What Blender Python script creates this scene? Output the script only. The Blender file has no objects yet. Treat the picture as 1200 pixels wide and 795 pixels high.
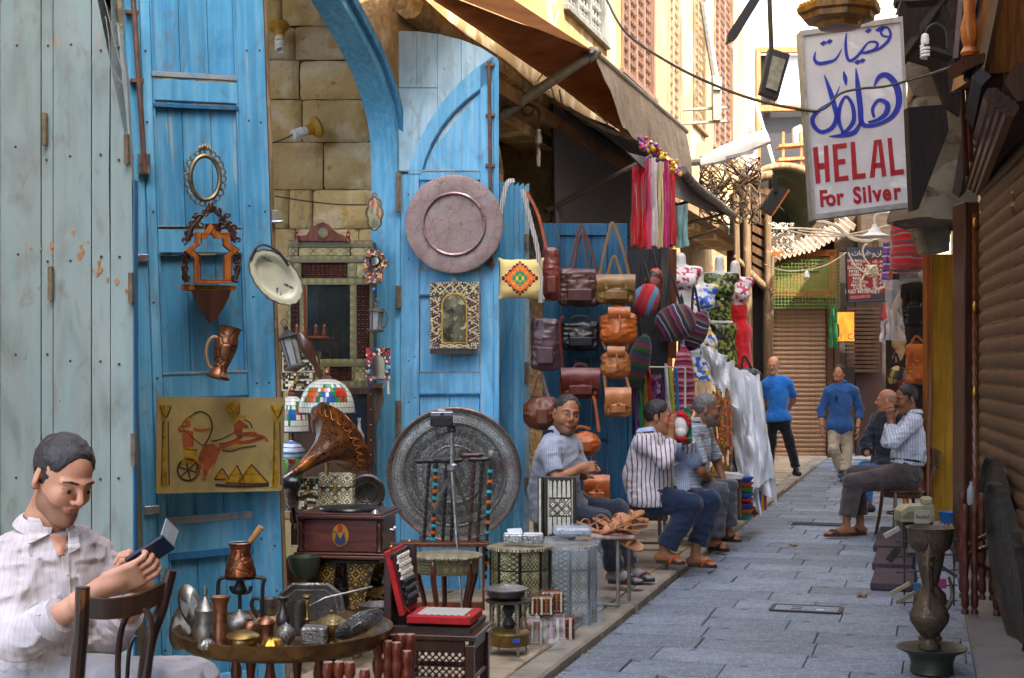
import bpy,math,random
import numpy as np
from mathutils import Vector,Matrix,Euler
from math import sin,cos,tan,pi,radians,atan2,sqrt,exp
random.seed(7);np.random.seed(7)
SC=bpy.context.scene
COL=SC.collection
FP,HX,HY,CH=1700.0,600.0,430.0,1.65
YAW=math.atan(505/1700)
cd=bpy.data.cameras.new('camera');cam=bpy.data.objects.new('camera',cd);COL.objects.link(cam)
cam.location=(0,0,CH);cam.rotation_euler=(pi/2,0,YAW)
cd.sensor_fit='HORIZONTAL';cd.sensor_width=36;cd.lens=36*FP/1200
cd.shift_y=(HY-397.5)/1200;cd.clip_end=500;cd.clip_start=.1
SC.camera=cam
SUN_EL,SUN_AZ=radians(50),radians(128)
wd=bpy.data.worlds.new('World');SC.world=wd;wd.use_nodes=True
nt=wd.node_tree;sk=nt.nodes.new('ShaderNodeTexSky');sk.sky_type='NISHITA';sk.sun_disc=False
sk.sun_elevation=SUN_EL;sk.sun_rotation=SUN_AZ;sk.air_density=1.0;sk.dust_density=4.0;sk.ozone_density=1.0
bg=nt.nodes['Background'];bg.inputs[1].default_value=.15;nt.links.new(sk.outputs[0],bg.inputs[0])
sl=bpy.data.lights.new('sun','SUN');sl.energy=2.0;sl.angle=radians(.5);sl.color=(1,.95,.86)
so=bpy.data.objects.new('sun',sl);COL.objects.link(so)
sd=Vector((sin(SUN_AZ)*cos(SUN_EL),cos(SUN_AZ)*cos(SUN_EL),sin(SUN_EL)))
so.rotation_euler=(-sd).to_track_quat('-Z','Y').to_euler()
vs=SC.view_settings;vs.view_transform='Standard';vs.look='None';vs.exposure=2.9;vs.gamma=1
SC.render.engine='CYCLES';SC.cycles.max_bounces=7;SC.cycles.diffuse_bounces=4;SC.cycles.glossy_bounces=3
SC.cycles.transparent_max_bounces=12;SC.cycles.use_denoising=True;SC.cycles.sample_clamp_indirect=6
def cam2w(x,y,z):
 return Vector((x*cos(YAW)-y*sin(YAW),x*sin(YAW)+y*cos(YAW),z))
def P(px,py,d):
 return cam2w((px-HX)/FP*d,d,CH+(HY-py)/FP*d)
def D(py,z=.15):
 return(CH-z)*FP/(py-HY)
class T:
 """A thing's frame: at pixel (px,py) and depth d, turned rot from facing the camera. Local x right, y away, z up."""
 def __init__(s,name,label=None,cat=None,px=None,py=None,d=None,rot=0,group=None,kind=None,at=None):
  s.name,s.label,s.cat,s.group,s.kind=name,label,cat,group,kind
  if at is not None:s.loc=Vector(at);s.rz=rot
  else:s.loc=P(px,py,d);s.rz=YAW+radians(rot)
  s.o=None;s.d=d
 def tag(s,o):
  if s.label:o['label']=s.label
  if s.cat:o['category']=s.cat
  if s.group:o['group']=s.group
  if s.kind:o['kind']=s.kind
 def root(s):
  if s.o is None:
   s.o=bpy.data.objects.new(s.name,None);COL.objects.link(s.o);s.o.empty_display_size=.05
   s.o.location=s.loc;s.o.rotation_euler=(0,0,s.rz);s.tag(s.o)
  return s.o
 def p(s,px,py,y=0.0):
  c,n=cos(-s.rz),sin(-s.rz)
  def loc(v):return Vector((v.x*c-v.y*n,v.x*n+v.y*c,v.z))
  o=loc(Vector((0,0,CH))-s.loc);r=loc(cam2w((px-HX)/FP,1,(HY-py)/FP))
  t=(y-o.y)/r.y
  return Vector((o.x+r.x*t,y,o.z+r.z*t))
 def q(s,px,py,d):
  v=P(px,py,d)-s.loc;c,n=cos(-s.rz),sin(-s.rz)
  return Vector((v.x*c-v.y*n,v.x*n+v.y*c,v.z))
 def poly(s,pts,y=0.0):return[(lambda v:(v.x,v.z))(s.p(a,b,y))for a,b in pts]
 def add(s,name,m,mt,parent=None,label=None,loc=None,rot=None,kind=None):
  o=mk(name,m,mt);o.parent=parent or s.root()
  if loc is not None:o.location=loc
  if rot is not None:o.rotation_euler=rot
  if label:o['label']=label
  if kind:o['kind']=kind
  return o
 def solo(s,m,mt):
  o=mk(s.name,m,mt);o.location=s.loc;o.rotation_euler=(0,0,s.rz);s.tag(o);s.o=o;return o
def mk(name,m,mt):
 me=m if isinstance(m,bpy.types.Mesh)else m.mesh(name)
 if mt is not None and len(me.materials)==0:
  for q in(mt if isinstance(mt,(list,tuple))else[mt]):me.materials.append(q)
 o=bpy.data.objects.new(name,me);COL.objects.link(o);return o
def dup(root,loc=None,rz=None,label=None,par=None):
 c=root.copy();COL.objects.link(c)
 if par:c.parent=par
 if loc is not None:c.location=loc
 if rz is not None:c.rotation_euler=(0,0,rz)
 if label:c['label']=label
 for ch in list(root.children):dup(ch,par=c)
 return c
def rotm(rx=0,ry=0,rz=0):return Euler((rx,ry,rz)).to_matrix()
class M:
 def __init__(s,sharp=35):s.v=[];s.f=[];s.mi=[];s.cur=0;s.sharp=sharp
 def add(s,vs,fs):
  n=len(s.v);s.v+=[tuple(v)for v in vs];s.f+=[tuple(i+n for i in f)for f in fs];s.mi+=[s.cur]*len(fs);return s
 def mesh(s,name='m'):
  me=bpy.data.meshes.new(name);me.from_pydata(s.v,[],s.f)
  if any(s.mi):me.polygons.foreach_set('material_index',s.mi)
  me.update();me.shade_smooth();me.set_sharp_from_angle(angle=radians(s.sharp));return me
 def box(s,c,d,b=0.0,r=None):
  hx,hy,hz=d[0]/2,d[1]/2,d[2]/2;c=Vector(c)
  if b<=0:
   vs=[Vector((x*hx,y*hy,z*hz))for x in(-1,1)for y in(-1,1)for z in(-1,1)]
   fs=[(0,1,3,2),(4,6,7,5),(0,4,5,1),(2,3,7,6),(0,2,6,4),(1,5,7,3)]
  else:
   b=min(b,hx*.9,hy*.9,hz*.9);vs=[];idx={}
   for x in(-1,1):
    for y in(-1,1):
     for z in(-1,1):
      for a in range(3):
       e=[hx-b,hy-b,hz-b];e[a]+=b;idx[(x,y,z,a)]=len(vs);vs.append(Vector((x*e[0],y*e[1],z*e[2])))
   fs=[]
   for a in range(3):
    o=[i for i in range(3)if i!=a]
    for sg in(-1,1):
     q=[]
     for u,w in((-1,-1),(1,-1),(1,1),(-1,1)):
      k=[0,0,0];k[a]=sg;k[o[0]]=u;k[o[1]]=w;q.append(idx[(*k,a)])
     fs.append(q)
    for u in(-1,1):
     for w in(-1,1):
      q=[]
      for t,ax in((-1,o[0]),(-1,o[1]),(1,o[1]),(1,o[0])):
       k=[0,0,0];k[a]=t;k[o[0]]=u;k[o[1]]=w;q.append(idx[(*k,ax)])
      fs.append(q)
   for x in(-1,1):
    for y in(-1,1):
     for z in(-1,1):fs.append([idx[(x,y,z,a)]for a in range(3)])
   g=[]
   for f in fs:
    n=(vs[f[1]]-vs[f[0]]).cross(vs[f[2]]-vs[f[0]]);m=sum((vs[i]for i in f),Vector())
    g.append(tuple(f)if n.dot(m)>0 else tuple(reversed(f)))
   fs=g
  if r is not None:vs=[r@v for v in vs]
  return s.add([v+c for v in vs],fs)
 def prism(s,poly,y0,y1,r=None,c=(0,0,0)):
  n=len(poly);A=sum(poly[i][0]*poly[(i+1)%n][1]-poly[(i+1)%n][0]*poly[i][1]for i in range(n))
  if A<0:poly=list(reversed(poly))
  if y0>y1:y0,y1=y1,y0
  vs=[Vector((x,y0,z))for x,z in poly]+[Vector((x,y1,z))for x,z in poly]
  if r is not None:vs=[r@v for v in vs]
  c=Vector(c);vs=[v+c for v in vs]
  fs=[tuple(range(n)),tuple(reversed(range(n,2*n)))]+[(i,i+n,(i+1)%n+n,(i+1)%n)for i in range(n)]
  return s.add(vs,fs)
 def tube(s,pts,r,n=8,cap=True,flat=None,up=None):
  pts=[Vector(p)for p in pts];k=len(pts)
  rr=r if isinstance(r,(list,tuple))else[r]*k
  if len(rr)!=k:rr=[rr[0]+(rr[-1]-rr[0])*i/(k-1)for i in range(k)]
  vs=[];fs=[];pn=None
  for i,p in enumerate(pts):
   t=(pts[min(i+1,k-1)]-pts[max(i-1,0)])
   if t.length<1e-9:t=Vector((0,0,1))
   t.normalize()
   if pn is None:
    a=Vector(up)if up else(Vector((0,1,0))if abs(t.y)<.9 else Vector((1,0,0)));pn=(a-t*a.dot(t)).normalized()
   else:
    pn=(pn-t*pn.dot(t));pn=pn.normalized()if pn.length>1e-6 else t.orthogonal().normalized()
   bn=t.cross(pn)
   for j in range(n):
    a=2*pi*j/n;vs.append(p+(pn*cos(a)*(flat or 1)+bn*sin(a))*rr[i])
  for i in range(k-1):
   for j in range(n):a=i*n+j;b=i*n+(j+1)%n;fs.append((a,b,b+n,a+n))
  if cap:fs+=[tuple(reversed(range(n))),tuple(range((k-1)*n,k*n))]
  return s.add(vs,fs)
 def lathe(s,prof,n=24,c=(0,0,0),r=None,sx=1,sy=1,wav=None):
  vs=[];fs=[];k=len(prof);c=Vector(c)
  for q,(rad,z)in enumerate(prof):
   for j in range(n):
    a=2*pi*j/n;m=wav(q,a)if wav else 1
    v=Vector((rad*cos(a)*sx*m,rad*sin(a)*sy*m,z));vs.append((r@v if r is not None else v)+c)
  for i in range(k-1):
   for j in range(n):a=i*n+j;b=i*n+(j+1)%n;fs.append((a,b,b+n,a+n))
  if prof[0][0]>1e-5:fs.append(tuple(reversed(range(n))))
  if prof[-1][0]>1e-5:fs.append(tuple(range((k-1)*n,k*n)))
  return s.add(vs,fs)
 def ell(s,c,r,n=12,m=8,R=None):
  if not isinstance(r,(list,tuple)):r=(r,r,r)
  prof=[(max(1e-6,sin(pi*i/m)),-cos(pi*i/m))for i in range(m+1)]
  vs=[];fs=[];c=Vector(c)
  for rad,z in prof:
   for j in range(n):
    a=2*pi*j/n;v=Vector((rad*cos(a)*r[0],rad*sin(a)*r[1],z*r[2]));vs.append((R@v if R is not None else v)+c)
  for i in range(m):
   for j in range(n):a=i*n+j;b=i*n+(j+1)%n;fs.append((a,b,b+n,a+n))
  return s.add(vs,fs)
 def ring(s,pts,r,n=6):
  pts=[Vector(p)for p in pts];k=len(pts);vs=[];fs=[]
  nrm=Vector()
  for i in range(k):nrm+=(pts[i]-pts[0]).cross(pts[(i+1)%k]-pts[0])
  nrm=nrm.normalized()if nrm.length>0 else Vector((0,1,0))
  for i in range(k):
   t=(pts[(i+1)%k]-pts[i-1]).normalized();b=nrm.cross(t)
   rad=r(i/k)if callable(r)else r
   for j in range(n):a=2*pi*j/n;vs.append(pts[i]+(nrm*cos(a)+b*sin(a))*rad)
  for i in range(k):
   for j in range(n):fs.append((i*n+j,i*n+(j+1)%n,((i+1)%k)*n+(j+1)%n,((i+1)%k)*n+j))
  return s.add(vs,[tuple(reversed(f))for f in fs])
 def grid(s,fn,nu,nv,th=0.0,closed=False):
  vs=[Vector(fn(i/nu,j/nv))for i in range(nu+1)for j in range(nv+1)];w=nv+1
  fs=[(i*w+j,(i+1)*w+j,(i+1)*w+j+1,i*w+j+1)for i in range(nu)for j in range(nv)]
  if th:
   nr=[Vector()for _ in vs]
   for f in fs:
    n=(vs[f[1]]-vs[f[0]]).cross(vs[f[3]]-vs[f[0]])
    for i in f:nr[i]+=n
   k=len(vs);vs=vs+[v-(n.normalized()if n.length>0 else Vector((0,1,0)))*th for v,n in zip(vs,nr)]
   fs=fs+[tuple(i+k for i in reversed(f))for f in fs]
   e=[i*w for i in range(nu+1)]+[nu*w+j for j in range(1,nv+1)]+[i*w+nv for i in range(nu-1,-1,-1)]+[j for j in range(nv-1,0,-1)]
   for a,b in zip(e,e[1:]+e[:1]):fs.append((b,a,a+k,b+k))
  return s.add(vs,fs)
def box(c,d,b=.003,r=None):return M().box(c,d,b,r)
def bx(t,x0,y0,x1,y1,yn,yf,b=.003):
 a=t.p(x0,y0,yn);c=t.p(x1,y1,yn)
 return M().box(((a.x+c.x)/2,(yn+yf)/2,(a.z+c.z)/2),(abs(c.x-a.x),abs(yf-yn),abs(a.z-c.z)),b)
def smoothpts(pts,n=6,closed=False):
 pts=[Vector(p)for p in pts];k=len(pts);out=[]
 rng=range(k)if closed else range(k-1)
 for i in rng:
  if closed:a,b,c,d=pts[i-1],pts[i],pts[(i+1)%k],pts[(i+2)%k]
  else:a,b,c,d=pts[max(i-1,0)],pts[i],pts[i+1],pts[min(i+2,k-1)]
  for j in range(n):
   t=j/n;out.append(.5*((2*b)+(c-a)*t+(2*a-5*b+4*c-d)*t*t+(3*b-a-3*c+d)*t**3))
 if not closed:out.append(pts[-1])
 return out
def vnoise(p,seed=0):
 p=np.asarray(p,float);i=np.floor(p).astype(np.int64);f=p-i;f=f*f*(3-2*f);r=0
 for dx in(0,1):
  for dy in(0,1):
   for dz_ in(0,1):
    h=(i[...,0]+dx)*374761393+(i[...,1]+dy)*668265263+(i[...,2]+dz_)*2147483647+seed*144269
    h=(h^(h>>13))*1274126177&0x7fffffff;h=(h^(h>>16))&0xffff
    w=(f[...,0]if dx else 1-f[...,0])*(f[...,1]if dy else 1-f[...,1])*(f[...,2]if dz_ else 1-f[...,2])
    r=r+w*(h/32767.5-1)
 return r
def vn(x,y,z=0,seed=0):return float(vnoise(np.array([[x,y,z]]),seed)[0])
def text(body,size,mt,parent,loc,rot=(pi/2,0,0),ext=.001,off=0.0,name='lettering',align='CENTER',sx=1):
 c=bpy.data.curves.new(name,'FONT');c.body=body;c.size=size;c.extrude=ext;c.offset=off;c.align_x=align;c.align_y='CENTER'
 c.resolution_u=3
 o=bpy.data.objects.new(name+'_src',c);me=bpy.data.meshes.new_from_object(o);me.materials.clear();me.materials.append(mt);me.name=name
 bpy.data.objects.remove(o);o=bpy.data.objects.new(name,me);COL.objects.link(o)
 o.parent=parent;o.location=loc;o.rotation_euler=rot;o.scale=(sx,1,1);return o
class S:
 def __init__(s,lo,hi,h):
  s.lo=np.array(lo,float);s.h=h;n=np.ceil((np.array(hi)-s.lo)/h).astype(int)+1;s.n=n
  s.g=np.full(n,1.0,np.float32)
 def sub(s,lo,hi):
  a=np.clip(np.floor((np.array(lo)-s.lo)/s.h).astype(int),0,s.n);b=np.clip(np.ceil((np.array(hi)-s.lo)/s.h).astype(int)+1,0,s.n)
  if np.any(b<=a):return None
  ax=[s.lo[i]+s.h*np.arange(a[i],b[i])for i in range(3)]
  X=np.stack(np.meshgrid(*ax,indexing='ij'),-1);return(slice(a[0],b[0]),slice(a[1],b[1]),slice(a[2],b[2])),X
 def put(s,d,sl,k,op):
  g=s.g[sl]
  if op=='+':
   if k>0:t=np.clip(.5+.5*(g-d)/k,0,1);s.g[sl]=g*(1-t)+d*t-k*t*(1-t)
   else:s.g[sl]=np.minimum(g,d)
  elif op=='-':
   t=np.clip(.5-.5*(g+d)/k,0,1);s.g[sl]=g*(1-t)-d*t+k*t*(1-t)
 def cone(s,a,b,ra,rb,k=.02,op='+'):
  a=np.array(a,float);b=np.array(b,float);m=max(ra,rb)+k+2*s.h
  r=s.sub(np.minimum(a,b)-m,np.maximum(a,b)+m)
  if r is None:return
  sl,X=r;ab=b-a;L=float(ab@ab)or 1e-9;t=np.clip(((X-a)@ab)/L,0,1)
  d=np.linalg.norm(X-a-t[...,None]*ab,axis=-1)-(ra+(rb-ra)*t);s.put(d,sl,k,op)
 def ell(s,c,r,R=None,k=.02,op='+'):
  c=np.array(c,float);r=np.array(r,float);m=r.max()+k+2*s.h
  q=s.sub(c-m,c+m)
  if q is None:return
  sl,X=q;Y=X-c
  if R is not None:Y=Y@np.array(R)
  k0=np.linalg.norm(Y/r,axis=-1);k1=np.linalg.norm(Y/(r*r),axis=-1)+1e-9
  s.put(k0*(k0-1)/k1,sl,k,op)
 def rbox(s,c,r,rad,R=None,k=.01,op='+'):
  c=np.array(c,float);r=np.array(r,float);m=np.linalg.norm(r)+rad+k+2*s.h
  q=s.sub(c-m,c+m)
  if q is None:return
  sl,X=q;Y=X-c
  if R is not None:Y=Y@np.array(R)
  e=np.abs(Y)-(r-rad);d=np.linalg.norm(np.maximum(e,0),axis=-1)+np.minimum(e.max(-1),0)-rad;s.put(d,sl,k,op)
 def cut(s,o,n):
  o=np.array(o,float);n=np.array(n,float);n=n/np.linalg.norm(n)
  ax=[s.lo[i]+s.h*np.arange(s.n[i])for i in range(3)]
  d=(ax[0][:,None,None]-o[0])*n[0]+(ax[1][None,:,None]-o[1])*n[1]+(ax[2][None,None,:]-o[2])*n[2]
  s.g=np.maximum(s.g,-d).astype(np.float32)
 def cutaway(s,o,n,a,b,rad):
  o=np.array(o,float);n=np.array(n,float);n=n/np.linalg.norm(n);a=np.array(a,float);b=np.array(b,float)
  q=s.sub(np.minimum(a,b)-rad,np.maximum(a,b)+rad)
  if q is None:return
  sl,X=q;ab=b-a;t=np.clip(((X-a)@ab)/(ab@ab),0,1);d=np.linalg.norm(X-a-t[...,None]*ab,axis=-1)-rad
  m=np.maximum(d,-((X-o)@n));s.g[sl]=np.maximum(s.g[sl],-m)
 def noise(s,amp,sc,seed=0,ridge=0):
  idx=np.nonzero(np.abs(s.g)<max(.03,2*amp));X=np.stack(idx,-1)*s.h+s.lo
  v=vnoise(X*np.array(sc)+.6*vnoise(X*4,seed+31)[...,None],seed);s.g[idx]+=(amp*(2*np.abs(v)**.7-.8 if ridge else v)).astype(np.float32)
 def arrays(s):
  g=s.g.copy();g[0]=g[-1]=1;g[:,0]=g[:,-1]=1;g[:,:,0]=g[:,:,-1]=1
  ins=g<0;n=np.array(g.shape)
  c8=[(i,j,k)for i in(0,1)for j in(0,1)for k in(0,1)]
  cnt=sum(ins[i:n[0]-1+i,j:n[1]-1+j,k:n[2]-1+k].astype(np.int8)for i,j,k in c8)
  act=np.nonzero((cnt>0)&(cnt<8));A=np.stack(act,-1)
  vid=np.full(cnt.shape,-1,np.int64);vid[act]=np.arange(len(A))
  acc=np.zeros((len(A),3));num=np.zeros(len(A))
  for a,b in[(p,q)for p in c8 for q in c8 if sum(abs(p[i]-q[i])for i in range(3))==1 and p<q]:
   ga=g[A[:,0]+a[0],A[:,1]+a[1],A[:,2]+a[2]];gb=g[A[:,0]+b[0],A[:,1]+b[1],A[:,2]+b[2]]
   m=(ga<0)!=(gb<0);t=np.where(m,ga/np.where(m,ga-gb,1),0)[:,None]
   acc+=np.where(m[:,None],np.array(a)+t*(np.array(b)-np.array(a)),0);num+=m
  V=(A+acc/np.maximum(num,1)[:,None])*s.h+s.lo;F=[]
  for ax in range(3):
   o1,o2=[(1,2),(2,0),(0,1)][ax]
   i0=[slice(None)]*3;i1=[slice(None)]*3;i0[ax]=slice(0,-1);i1[ax]=slice(1,None)
   e=ins[tuple(i0)]!=ins[tuple(i1)];E=np.stack(np.nonzero(e),-1)
   E=E[(E[:,o1]>0)&(E[:,o2]>0)&(E[:,o1]<n[o1]-1)&(E[:,o2]<n[o2]-1)]
   q=[]
   for da,db in((1,1),(0,1),(0,0),(1,0)):
    X=E.copy();X[:,o1]-=da;X[:,o2]-=db;q.append(vid[X[:,0],X[:,1],X[:,2]])
   q=np.stack(q,-1);fl=~ins[E[:,0],E[:,1],E[:,2]];q[fl]=q[fl][:,::-1];F.append(q)
  F=np.concatenate(F);F=F[(F>=0).all(1)]
  return V,F
 def mesh(s,name='m',mats=None,sel=None):
  V,F=s.arrays();return from_arrays(name,[(V,F,sel(V[F].mean(1))if sel else 0)],mats)
def from_arrays(name,parts,mats=None):
 Vs,Fs,Ms,o=[],[],[],0
 for V,F,mi in parts:
  Vs.append(V);Fs.append(F+o);o+=len(V);Ms.append(np.full(len(F),mi)if np.isscalar(mi)else mi)
 V,F,mi=np.concatenate(Vs),np.concatenate(Fs),np.concatenate(Ms)
 me=bpy.data.meshes.new(name);me.vertices.add(len(V));me.vertices.foreach_set('co',V.astype(np.float32).ravel())
 me.loops.add(F.size);me.loops.foreach_set('vertex_index',F.ravel().astype(np.int32));me.polygons.add(len(F))
 me.polygons.foreach_set('loop_start',(np.arange(len(F))*4).astype(np.int32));me.polygons.foreach_set('loop_total',np.full(len(F),4,np.int32))
 for m_ in mats or():me.materials.append(m_)
 me.polygons.foreach_set('material_index',mi.astype(np.int32));me.update(calc_edges=True);me.shade_smooth();return me
_mats={}
def srgb(c):
 if isinstance(c,str):c=[int(c[i:i+2],16)/255 for i in(0,2,4)];return tuple(x/12.92 if x<=.04045 else((x+.055)/1.055)**2.4 for x in c)
 return tuple(c)
def c4(c):return(*srgb(c),1)
class N:
 def __init__(s,name):
  s.m=bpy.data.materials.new(name);s.m.use_nodes=True;s.t=s.m.node_tree;s.b=s.t.nodes['Principled BSDF']
  s.tc=s.t.nodes.new('ShaderNodeTexCoord').outputs['Object']
 def n(s,k,**kw):
  n=s.t.nodes.new(k)
  for a,v in kw.items():setattr(n,a,v)
  return n
 def l(s,a,b):s.t.links.new(a,b)
 def sock(s,v,inp):
  if hasattr(v,'node'):s.l(v,inp)
  else:inp.default_value=v
 def mapv(s,sc,loc=(0,0,0),rot=(0,0,0),src=None):
  n=s.n('ShaderNodeMapping');s.l(src or s.tc,n.inputs[0]);n.inputs['Scale'].default_value=sc;n.inputs['Location'].default_value=loc;n.inputs['Rotation'].default_value=rot;return n.outputs[0]
 def noise(s,scale,stretch=(1,1,1),detail=5,dist=0,loc=(0,0,0),rough=.55,fac=True):
  n=s.n('ShaderNodeTexNoise');s.l(s.mapv(stretch,loc),n.inputs['Vector']);n.inputs['Scale'].default_value=scale;n.inputs['Detail'].default_value=detail
  n.inputs['Roughness'].default_value=rough;n.inputs['Distortion'].default_value=dist;return n.outputs['Fac' if fac else 'Color']
 def voro(s,scale,stretch=(1,1,1),feat='F1',out='Distance',rnd=1,src=None):
  n=s.n('ShaderNodeTexVoronoi',feature=feat);s.l(s.mapv(stretch,src=src),n.inputs['Vector']);n.inputs['Scale'].default_value=scale
  n.inputs['Randomness'].default_value=rnd;return n.outputs[out]
 def ramp(s,f,stops,mode='LINEAR'):
  n=s.n('ShaderNodeValToRGB');s.l(f,n.inputs[0]);r=n.color_ramp;r.interpolation=mode
  while len(r.elements)<len(stops):r.elements.new(.5)
  for e,(p,c)in zip(r.elements,stops):
   e.position=p;e.color=(c,c,c,1)if isinstance(c,(int,float))else c4(c)
  return n.outputs[0]
 def mix(s,f,a,b,mode='MIX'):
  n=s.n('ShaderNodeMix',data_type='RGBA',blend_type=mode);s.sock(f,n.inputs[0])
  for v,i in((a,6),(b,7)):s.sock(v if hasattr(v,'node')else c4(v),n.inputs[i])
  return n.outputs[2]
 def math(s,op,a,b=0.0,c=0.0):
  n=s.n('ShaderNodeMath',operation=op);s.sock(a,n.inputs[0]);s.sock(b,n.inputs[1])
  if op in('MULTIPLY_ADD',):s.sock(c,n.inputs[2])
  return n.outputs[0]
 def xyz(s,src=None):
  n=s.n('ShaderNodeSeparateXYZ');s.l(src or s.tc,n.inputs[0]);return n.outputs
 def bump(s,h,st=.3,dist=.01,prev=None):
  n=s.n('ShaderNodeBump');n.inputs['Strength'].default_value=st;n.inputs['Distance'].default_value=dist;s.l(h,n.inputs['Height'])
  if prev is not None:s.l(prev,n.inputs['Normal'])
  return n.outputs[0]
 def rnd(s):return s.n('ShaderNodeObjectInfo').outputs['Random']
 def fin(s,col,rough=.6,metal=0,normal=None,spec=None,rnd=0,**kw):
  if rnd:
   v=s.ramp(s.rnd(),[(0,1-rnd),(1,1+rnd*.6)]);col=s.mix(1.0,col,v,'MULTIPLY')
  s.sock(col if hasattr(col,'node')else c4(col),s.b.inputs['Base Color']);s.sock(rough,s.b.inputs['Roughness']);s.sock(metal,s.b.inputs['Metallic'])
  if normal is not None:s.l(normal,s.b.inputs['Normal'])
  if spec is not None:s.b.inputs['Specular IOR Level'].default_value=spec
  for k,v in kw.items():s.sock(v,s.b.inputs[k.replace('_',' ')])
  return s.m
def simple(key,c1,c2=None,rough=.6,metal=0,scale=12,stretch=(1,1,1),bump=.25,bscale=60,bdist=.004,rnd=.08,spots=(),spec=None,detail=6,dist=0,**kw):
 """c1/c2 mottled by noise; spots: (colour, scale, lo, hi[, stretch]) marks laid over it; fine relief by a second noise."""
 if key in _mats:return _mats[key]
 n=N(key);c2=c2 or tuple(x*.75 for x in srgb(c1))
 col=n.mix(n.ramp(n.noise(scale,stretch,detail,dist),[(.3,0),(.7,1)]),c1,c2)
 for i,sp in enumerate(spots):
  c,sc,lo,hi=sp[:4];st=sp[4]if len(sp)>4 else(1,1,1)
  col=n.mix(n.ramp(n.noise(sc,st,7,.4,(3.1*i+1,7,2)),[(lo,0),(hi,1)]),col,c)
 bn=None
 if bump:bn=n.bump(n.noise(bscale,stretch,6),bump,bdist)
 _mats[key]=n.fin(col,rough,metal,bn,spec,rnd,**kw);return _mats[key]
def paint(key,c1,c2,wear,pale,rough=.62,wlo=.62,seed=0,chip=(.70,.73)):
 if key in _mats:return _mats[key]
 n=N(key);L=(seed,seed*2.3,1)
 col=n.mix(n.ramp(n.noise(2.2,(1,1,.5),6,.6,L),[(.32,0),(.68,1)]),c1,c2)
 col=n.mix(n.ramp(n.noise(34,(1,1,.05),8,.2,L),[(.44,0),(.72,.6)]),col,pale)
 col=n.mix(n.ramp(n.noise(5,(1,1,.35),8,1.2,(4+seed,1,6)),[(.5,0),(.75,.55)]),col,tuple(x*.42 for x in srgb(c2)))
 sc=n.math('MULTIPLY',n.ramp(n.noise(60,(1,1,.04),8,.5,L),[(wlo,0),(wlo+.08,1)]),n.ramp(n.noise(3.5,(1,1,.6),4,0,(seed+9,2,3)),[(.42,0),(.6,1)]))
 col=n.mix(sc,col,wear)
 ch=n.ramp(n.noise(7,(1,1,.8),7,.8,(seed+2,5,9)),[(chip[0],0),(chip[1],1)])
 col=n.mix(ch,col,wear);col=n.mix(n.ramp(n.noise(11,(1,1,.4),9,1.5,(seed+5,8,2)),[(.57,0),(.8,.7)]),col,(.13,.1,.07))
 b=n.bump(n.noise(45,(1,1,.06),8,.2,L),.35,.004);b=n.bump(n.math('ADD',ch,sc),-.4 if False else.35,-.0015 if False else.0015,b)
 _mats[key]=n.fin(col,n.ramp(n.noise(8),[(.3,rough-.1),(.7,rough+.15)]),0,b,.35,.09);return _mats[key]
def wood(key,c1,c2,rough=.5,stretch=(1,1,.08),scale=30,bump=.3,coat=0,rnd=.12,spots=()):
 if key in _mats:return _mats[key]
 n=N(key)
 col=n.mix(n.ramp(n.noise(scale,stretch,8,1.2),[(.35,0),(.65,1)]),c1,c2)
 col=n.mix(n.ramp(n.noise(4,(1,1,.5),5),[(.4,0),(.75,.5)]),col,tuple(x*.4 for x in srgb(c2)))
 for c,sc,lo,hi in spots:col=n.mix(n.ramp(n.noise(sc,(1,1,1),7,.4,(8,7,2)),[(lo,0),(hi,1)]),col,c)
 b=n.bump(n.noise(scale*1.5,stretch,8,.6),bump,.003)
 _mats[key]=n.fin(col,rough,0,b,.4,rnd,Coat_Weight=coat,Coat_Roughness=.15);return _mats[key]
def stripes(key,stops,freq,axis=2,rough=.85,warp=.02,wsc=4,bump=.3,bscale=150,metal=0,rnd=0,off=0,sheen=.2,second=None):
 """stops: [(pos, colour)] over one repeat, constant bands along a local axis."""
 if key in _mats:return _mats[key]
 n=N(key);c=n.xyz()[axis]
 v=n.math('MULTIPLY_ADD',n.noise(wsc,(1,1,1),2),warp,c);v=n.math('FRACT',n.math('ADD',n.math('MULTIPLY',v,freq),off))
 col=n.ramp(v,stops,'CONSTANT')
 if second:
  ax2,f2,stops2,fac=second;v2=n.math('FRACT',n.math('MULTIPLY',n.xyz()[ax2],f2));col=n.mix(fac,col,n.ramp(v2,stops2,'CONSTANT'),'MULTIPLY')
 col=n.mix(n.ramp(n.noise(9,(1,1,1),5),[(.35,0),(.75,.35)]),col,(.05,.045,.05))
 _mats[key]=n.fin(col,rough,metal,n.bump(n.noise(bscale),bump,.002),.3,rnd,Sheen_Weight=sheen);return _mats[key]
def cells(key,cols,scale,line=None,lw=.08,rough=.45,metal=0,bump=.5,rnd=1,stretch=(1,1,1),dist=.002,grime=.3,src=None,emb=False):
 """voronoi tesserae in a few colours with joints of another: mosaic, inlay, beading, engraving."""
 if key in _mats:return _mats[key]
 n=N(key);k=len(cols)
 vc=n.voro(scale,stretch,'F1','Color',rnd);s_=n.n('ShaderNodeSeparateColor');n.l(vc,s_.inputs[0])
 col=n.ramp(s_.outputs[0],[(i/k,c)for i,c in enumerate(cols)],'CONSTANT')
 e=n.voro(scale,stretch,'DISTANCE_TO_EDGE','Distance',rnd);m=n.ramp(e,[(lw*.6,1),(lw,0)])
 if line is not None:col=n.mix(m,col,line)
 if grime:col=n.mix(n.ramp(n.noise(6,(1,1,1),5),[(.4,0),(.75,grime)]),col,(.03,.025,.02))
 _mats[key]=n.fin(col,rough,metal,n.bump(e if emb else m,bump,dist if emb else-dist),.5,0);return _mats[key]
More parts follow.
